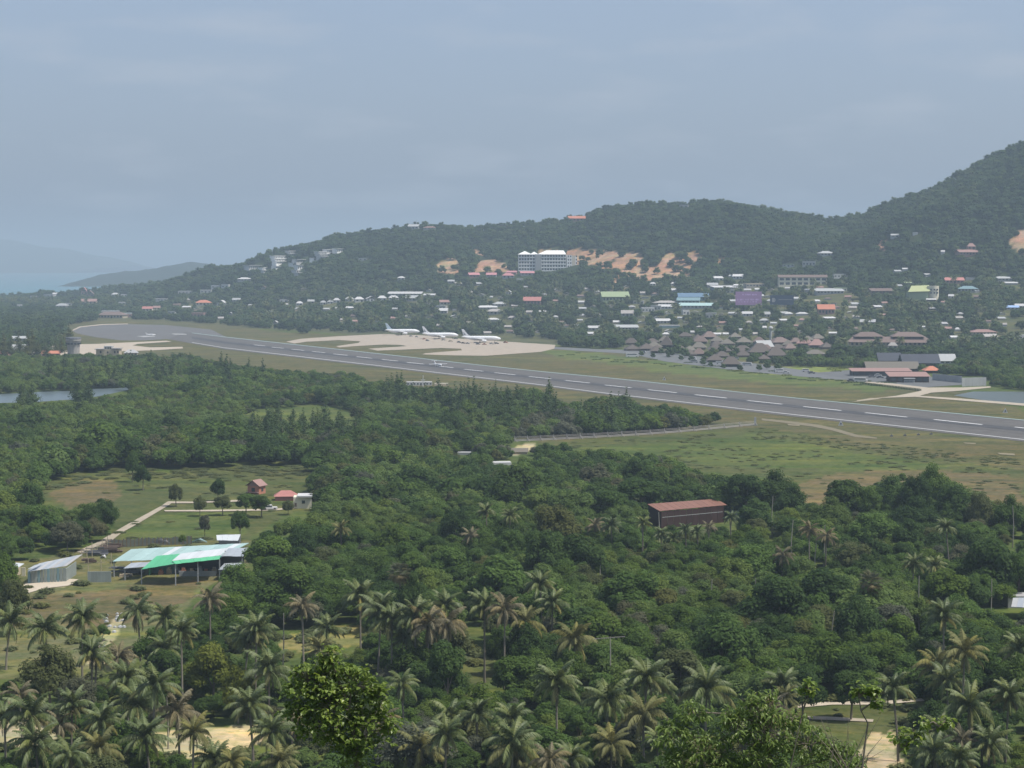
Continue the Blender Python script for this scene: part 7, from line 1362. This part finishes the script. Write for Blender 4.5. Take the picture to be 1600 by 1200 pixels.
# rocks in the gully of the dry field
for i in range(26):
    x, y = R.choice([(165, 985), (180, 975), (172, 1000), (150, 1012), (160, 1016), (178, 965)]); p = P(x + R.uniform(-14, 14), y + R.uniform(-6, 6)); b = MB(); r_ = R.uniform(.25, .6)
    b.tube([p + Vector((0, 0, -.1)), p + Vector((.05, 0, r_ * .5)), p + Vector((0, .05, r_ * .75))], [r_, r_ * .85, r_ * .3], 6); tag(b.add('rubble_block', 'palegrey'), 'pale rubble block lying in the gully of the dry field', 'rock', 'pale rubble blocks in the gully')

# ------------------------------------------------------------------ leafy trees close to the camera
def leaf_mesh(name, L_, w, m, fold=.25, tone=.5):
    V = [(0, 0, 0), (L_ * .3, w * .5, fold * w), (L_ * .65, w * .42, fold * w * .8), (L_, 0, -L_ * .12), (L_ * .65, -w * .42, fold * w * .8), (L_ * .3, -w * .5, fold * w), (L_ * .33, 0, .02), (L_ * .66, 0, -.02)]
    Fc = [(0, 6, 1), (1, 6, 7, 2), (2, 7, 3), (0, 5, 6), (6, 5, 4, 7), (4, 3, 7)]
    return new_mesh(name, V, Fc, m, tone=[tone] * 8)
def fore_tree(D, puffs_, nleaf, L_, w, m, label, trunk_px, seed, name='leafy_tree', cat='tree', droop=.3, n_obj=290, tr=.07):
    g = random.Random(seed); c0 = PY(trunk_px[-1][0], trunk_px[-1][1], D); gx, gy = c0.x, c0.y; base = Vector((gx, gy, float(ground(gx, gy)))); o = thing(name, label, cat, base)
    px0, py0 = proj(base.x, base.y, base.z); path = [Vector((0, 0, 0))] + [PY(x, y, D) - base for x, y in trunk_px[::-1]]
    MB().tube(path, [tr * 1.3] + [tr * (1 - .7 * i / len(path)) for i in range(1, len(path))], 7).add('trunk', 'bark', o)
    tot = sum(q[2] ** 2 for q in puffs_); leaves = []; top = path[-1]
    b = MB()
    for q in puffs_:
        c = PY(q[0], q[1], D) - base; r = q[2] / F * D; st = min(path, key=lambda v: (v - c).length + (5 if v.z > c.z else 0)); mid_ = st.lerp(c, .5) + Vector((0, 0, .1)); b.tube([st, mid_, c], [.03, .02, .012], 5)
        k_ = int(nleaf * q[2] ** 2 / tot)
        for j in range(max(3, k_ // 7)):
            d = Vector((g.gauss(0, 1), g.gauss(0, 1), g.gauss(0.25, 1))).normalized(); tip = c + d * r * (.45 + .6 * g.random()); b.tube([c.lerp(tip, .2), tip], [.008, .005], 4, cap=False)
            for n_ in range(7):
                az = g.random() * 6.28; pt = droop * .8 + g.gauss(0, .3); off = Vector((g.gauss(0, 1), g.gauss(0, 1), g.gauss(0, 1))) * .06
                leaves.append((tip + off, (g.gauss(0, .35), pt, az), .7 + .6 * g.random(), g.randrange(4)))
    tag(b.add('branches', 'bark', o))
    LM = [leaf_mesh('leaf', L_, w, m, tone=t_) for t_ in (.1, .4, .75, 1.0)]
    leaves.sort(key=lambda q: q[0].y - .4 * q[0].z)
    for pos, rt, s_, ti in leaves[:n_obj]: link('leaf', LM[ti], o, pos, rt, (s_,) * 3)
    V = []; Fc = []; T = []
    from mathutils import Euler
    for pos, rt, s_, ti in leaves[n_obj:]:
        Mx = Matrix.Translation(pos) @ Euler(rt).to_matrix().to_4x4() @ Matrix.Scale(s_, 4); n = len(V); V += [Mx @ v.co for v in LM[ti].vertices]; Fc += [tuple(n + i for i in p_.vertices) for p_ in LM[ti].polygons]; T += [(.1, .4, .75, 1.0)[ti]] * 8
    if V: tag(link('foliage', new_mesh('foliage', V, Fc, m, tone=T), o), kind='stuff')
    return o
fore_tree(48, [(512, 1022, 16), (520, 1045, 30), (488, 1065, 36), (552, 1072, 38), (466, 1085, 24), (592, 1092, 26), (520, 1105, 48), (572, 1135, 40), (468, 1118, 26), (606, 1138, 20), (540, 1165, 30), (560, 1188, 22), (500, 1140, 30)], 3100, .17, .092, 'leaf_young', 'bushy leafy tree with bright yellow-green leaves in the foreground left of centre', [(528, 1060), (545, 1110), (555, 1160), (562, 1215)], 3)
fore_tree(52, [(1080, 1112, 24), (1056, 1150, 34), (1100, 1172, 40), (1148, 1132, 34), (1180, 1104, 28), (1202, 1142, 40), (1240, 1122, 22), (1262, 1162, 38), (1304, 1184, 34), (1190, 1186, 46), (1336, 1200, 22), (1120, 1200, 36), (1205, 1088, 14), (1060, 1192, 26)], 3900, .215, .06, 'leaf_mango', 'leafy tree with long narrow drooping leaves at the bottom right of centre', [(1190, 1130), (1200, 1170), (1205, 1220)], 5, droop=.6)
fore_tree(50, [(1262, 1070, 11), (1266, 1084, 10), (1256, 1078, 7)], 60, .18, .10, 'leaf_young', 'slender shoot with a small tuft of leaves above the long-leaved tree', [(1262, 1078), (1250, 1130), (1235, 1200)], 8, name='leafy_shoot', cat='shrub', n_obj=60, tr=.018)
fore_tree(45, [(1338, 1086, 10), (1346, 1076, 10), (1356, 1080, 9), (1372, 1088, 11), (1368, 1078, 8), (1372, 1104, 8)], 90, .17, .11, 'leaf_young', 'sapling with few round leaves on a dark forked trunk before the sandy clearing', [(1342, 1088), (1345, 1110), (1356, 1130), (1352, 1160), (1346, 1210)], 9, name='sapling', cat='tree', n_obj=100, tr=.03)
fore_tree(47, [(1404, 1152, 12), (1424, 1140, 13), (1448, 1132, 13), (1470, 1134, 11), (1484, 1130, 7), (1430, 1158, 12), (1415, 1165, 10)], 170, .17, .10, 'leaf_young', 'arching branch of light green leaves right of the sapling', [(1468, 1136), (1430, 1150), (1405, 1175), (1398, 1225)], 12, name='leafy_branch', cat='shrub', n_obj=170, tr=.022)
# bare twigs around the long-leaved tree
p0 = PY(1320, 1215, 50); b = MB(); g = random.Random(4)
for i in range(12):
    e = PY(1300 + g.uniform(-40, 90), 1135 + g.uniform(-20, 45), 50); m__ = p0.lerp(e, .55) + Vector((g.uniform(-.1, .1), 0, .05)); b.tube([p0 + Vector((g.uniform(-.6, .6), 0, -.4)), m__, e], [.014, .01, .004], 4)
tag(b.add('bare_shrub', 'bark'), 'bare twiggy shrub rising at the bottom edge before the sandy clearing', 'shrub')

# ------------------------------------------------------------------ the air
hb = MB().box(-24000, 24000, -420, 31500, -10, 330); hz = bpy.data.materials.new('haze'); t = nt(hz); t.nodes.clear(); ov = t.nodes.new('ShaderNodeOutputMaterial'); pv = t.nodes.new('ShaderNodeVolumePrincipled')
pv.inputs['Color'].default_value = (0.57, 0.73, 0.86, 1); pv.inputs['Density'].default_value = HAZE_DENSITY; t.links.new(pv.outputs[0], ov.inputs['Volume']); MATS['haze'] = hz
tag(hb.add('haze', 'haze'), kind='stuff')
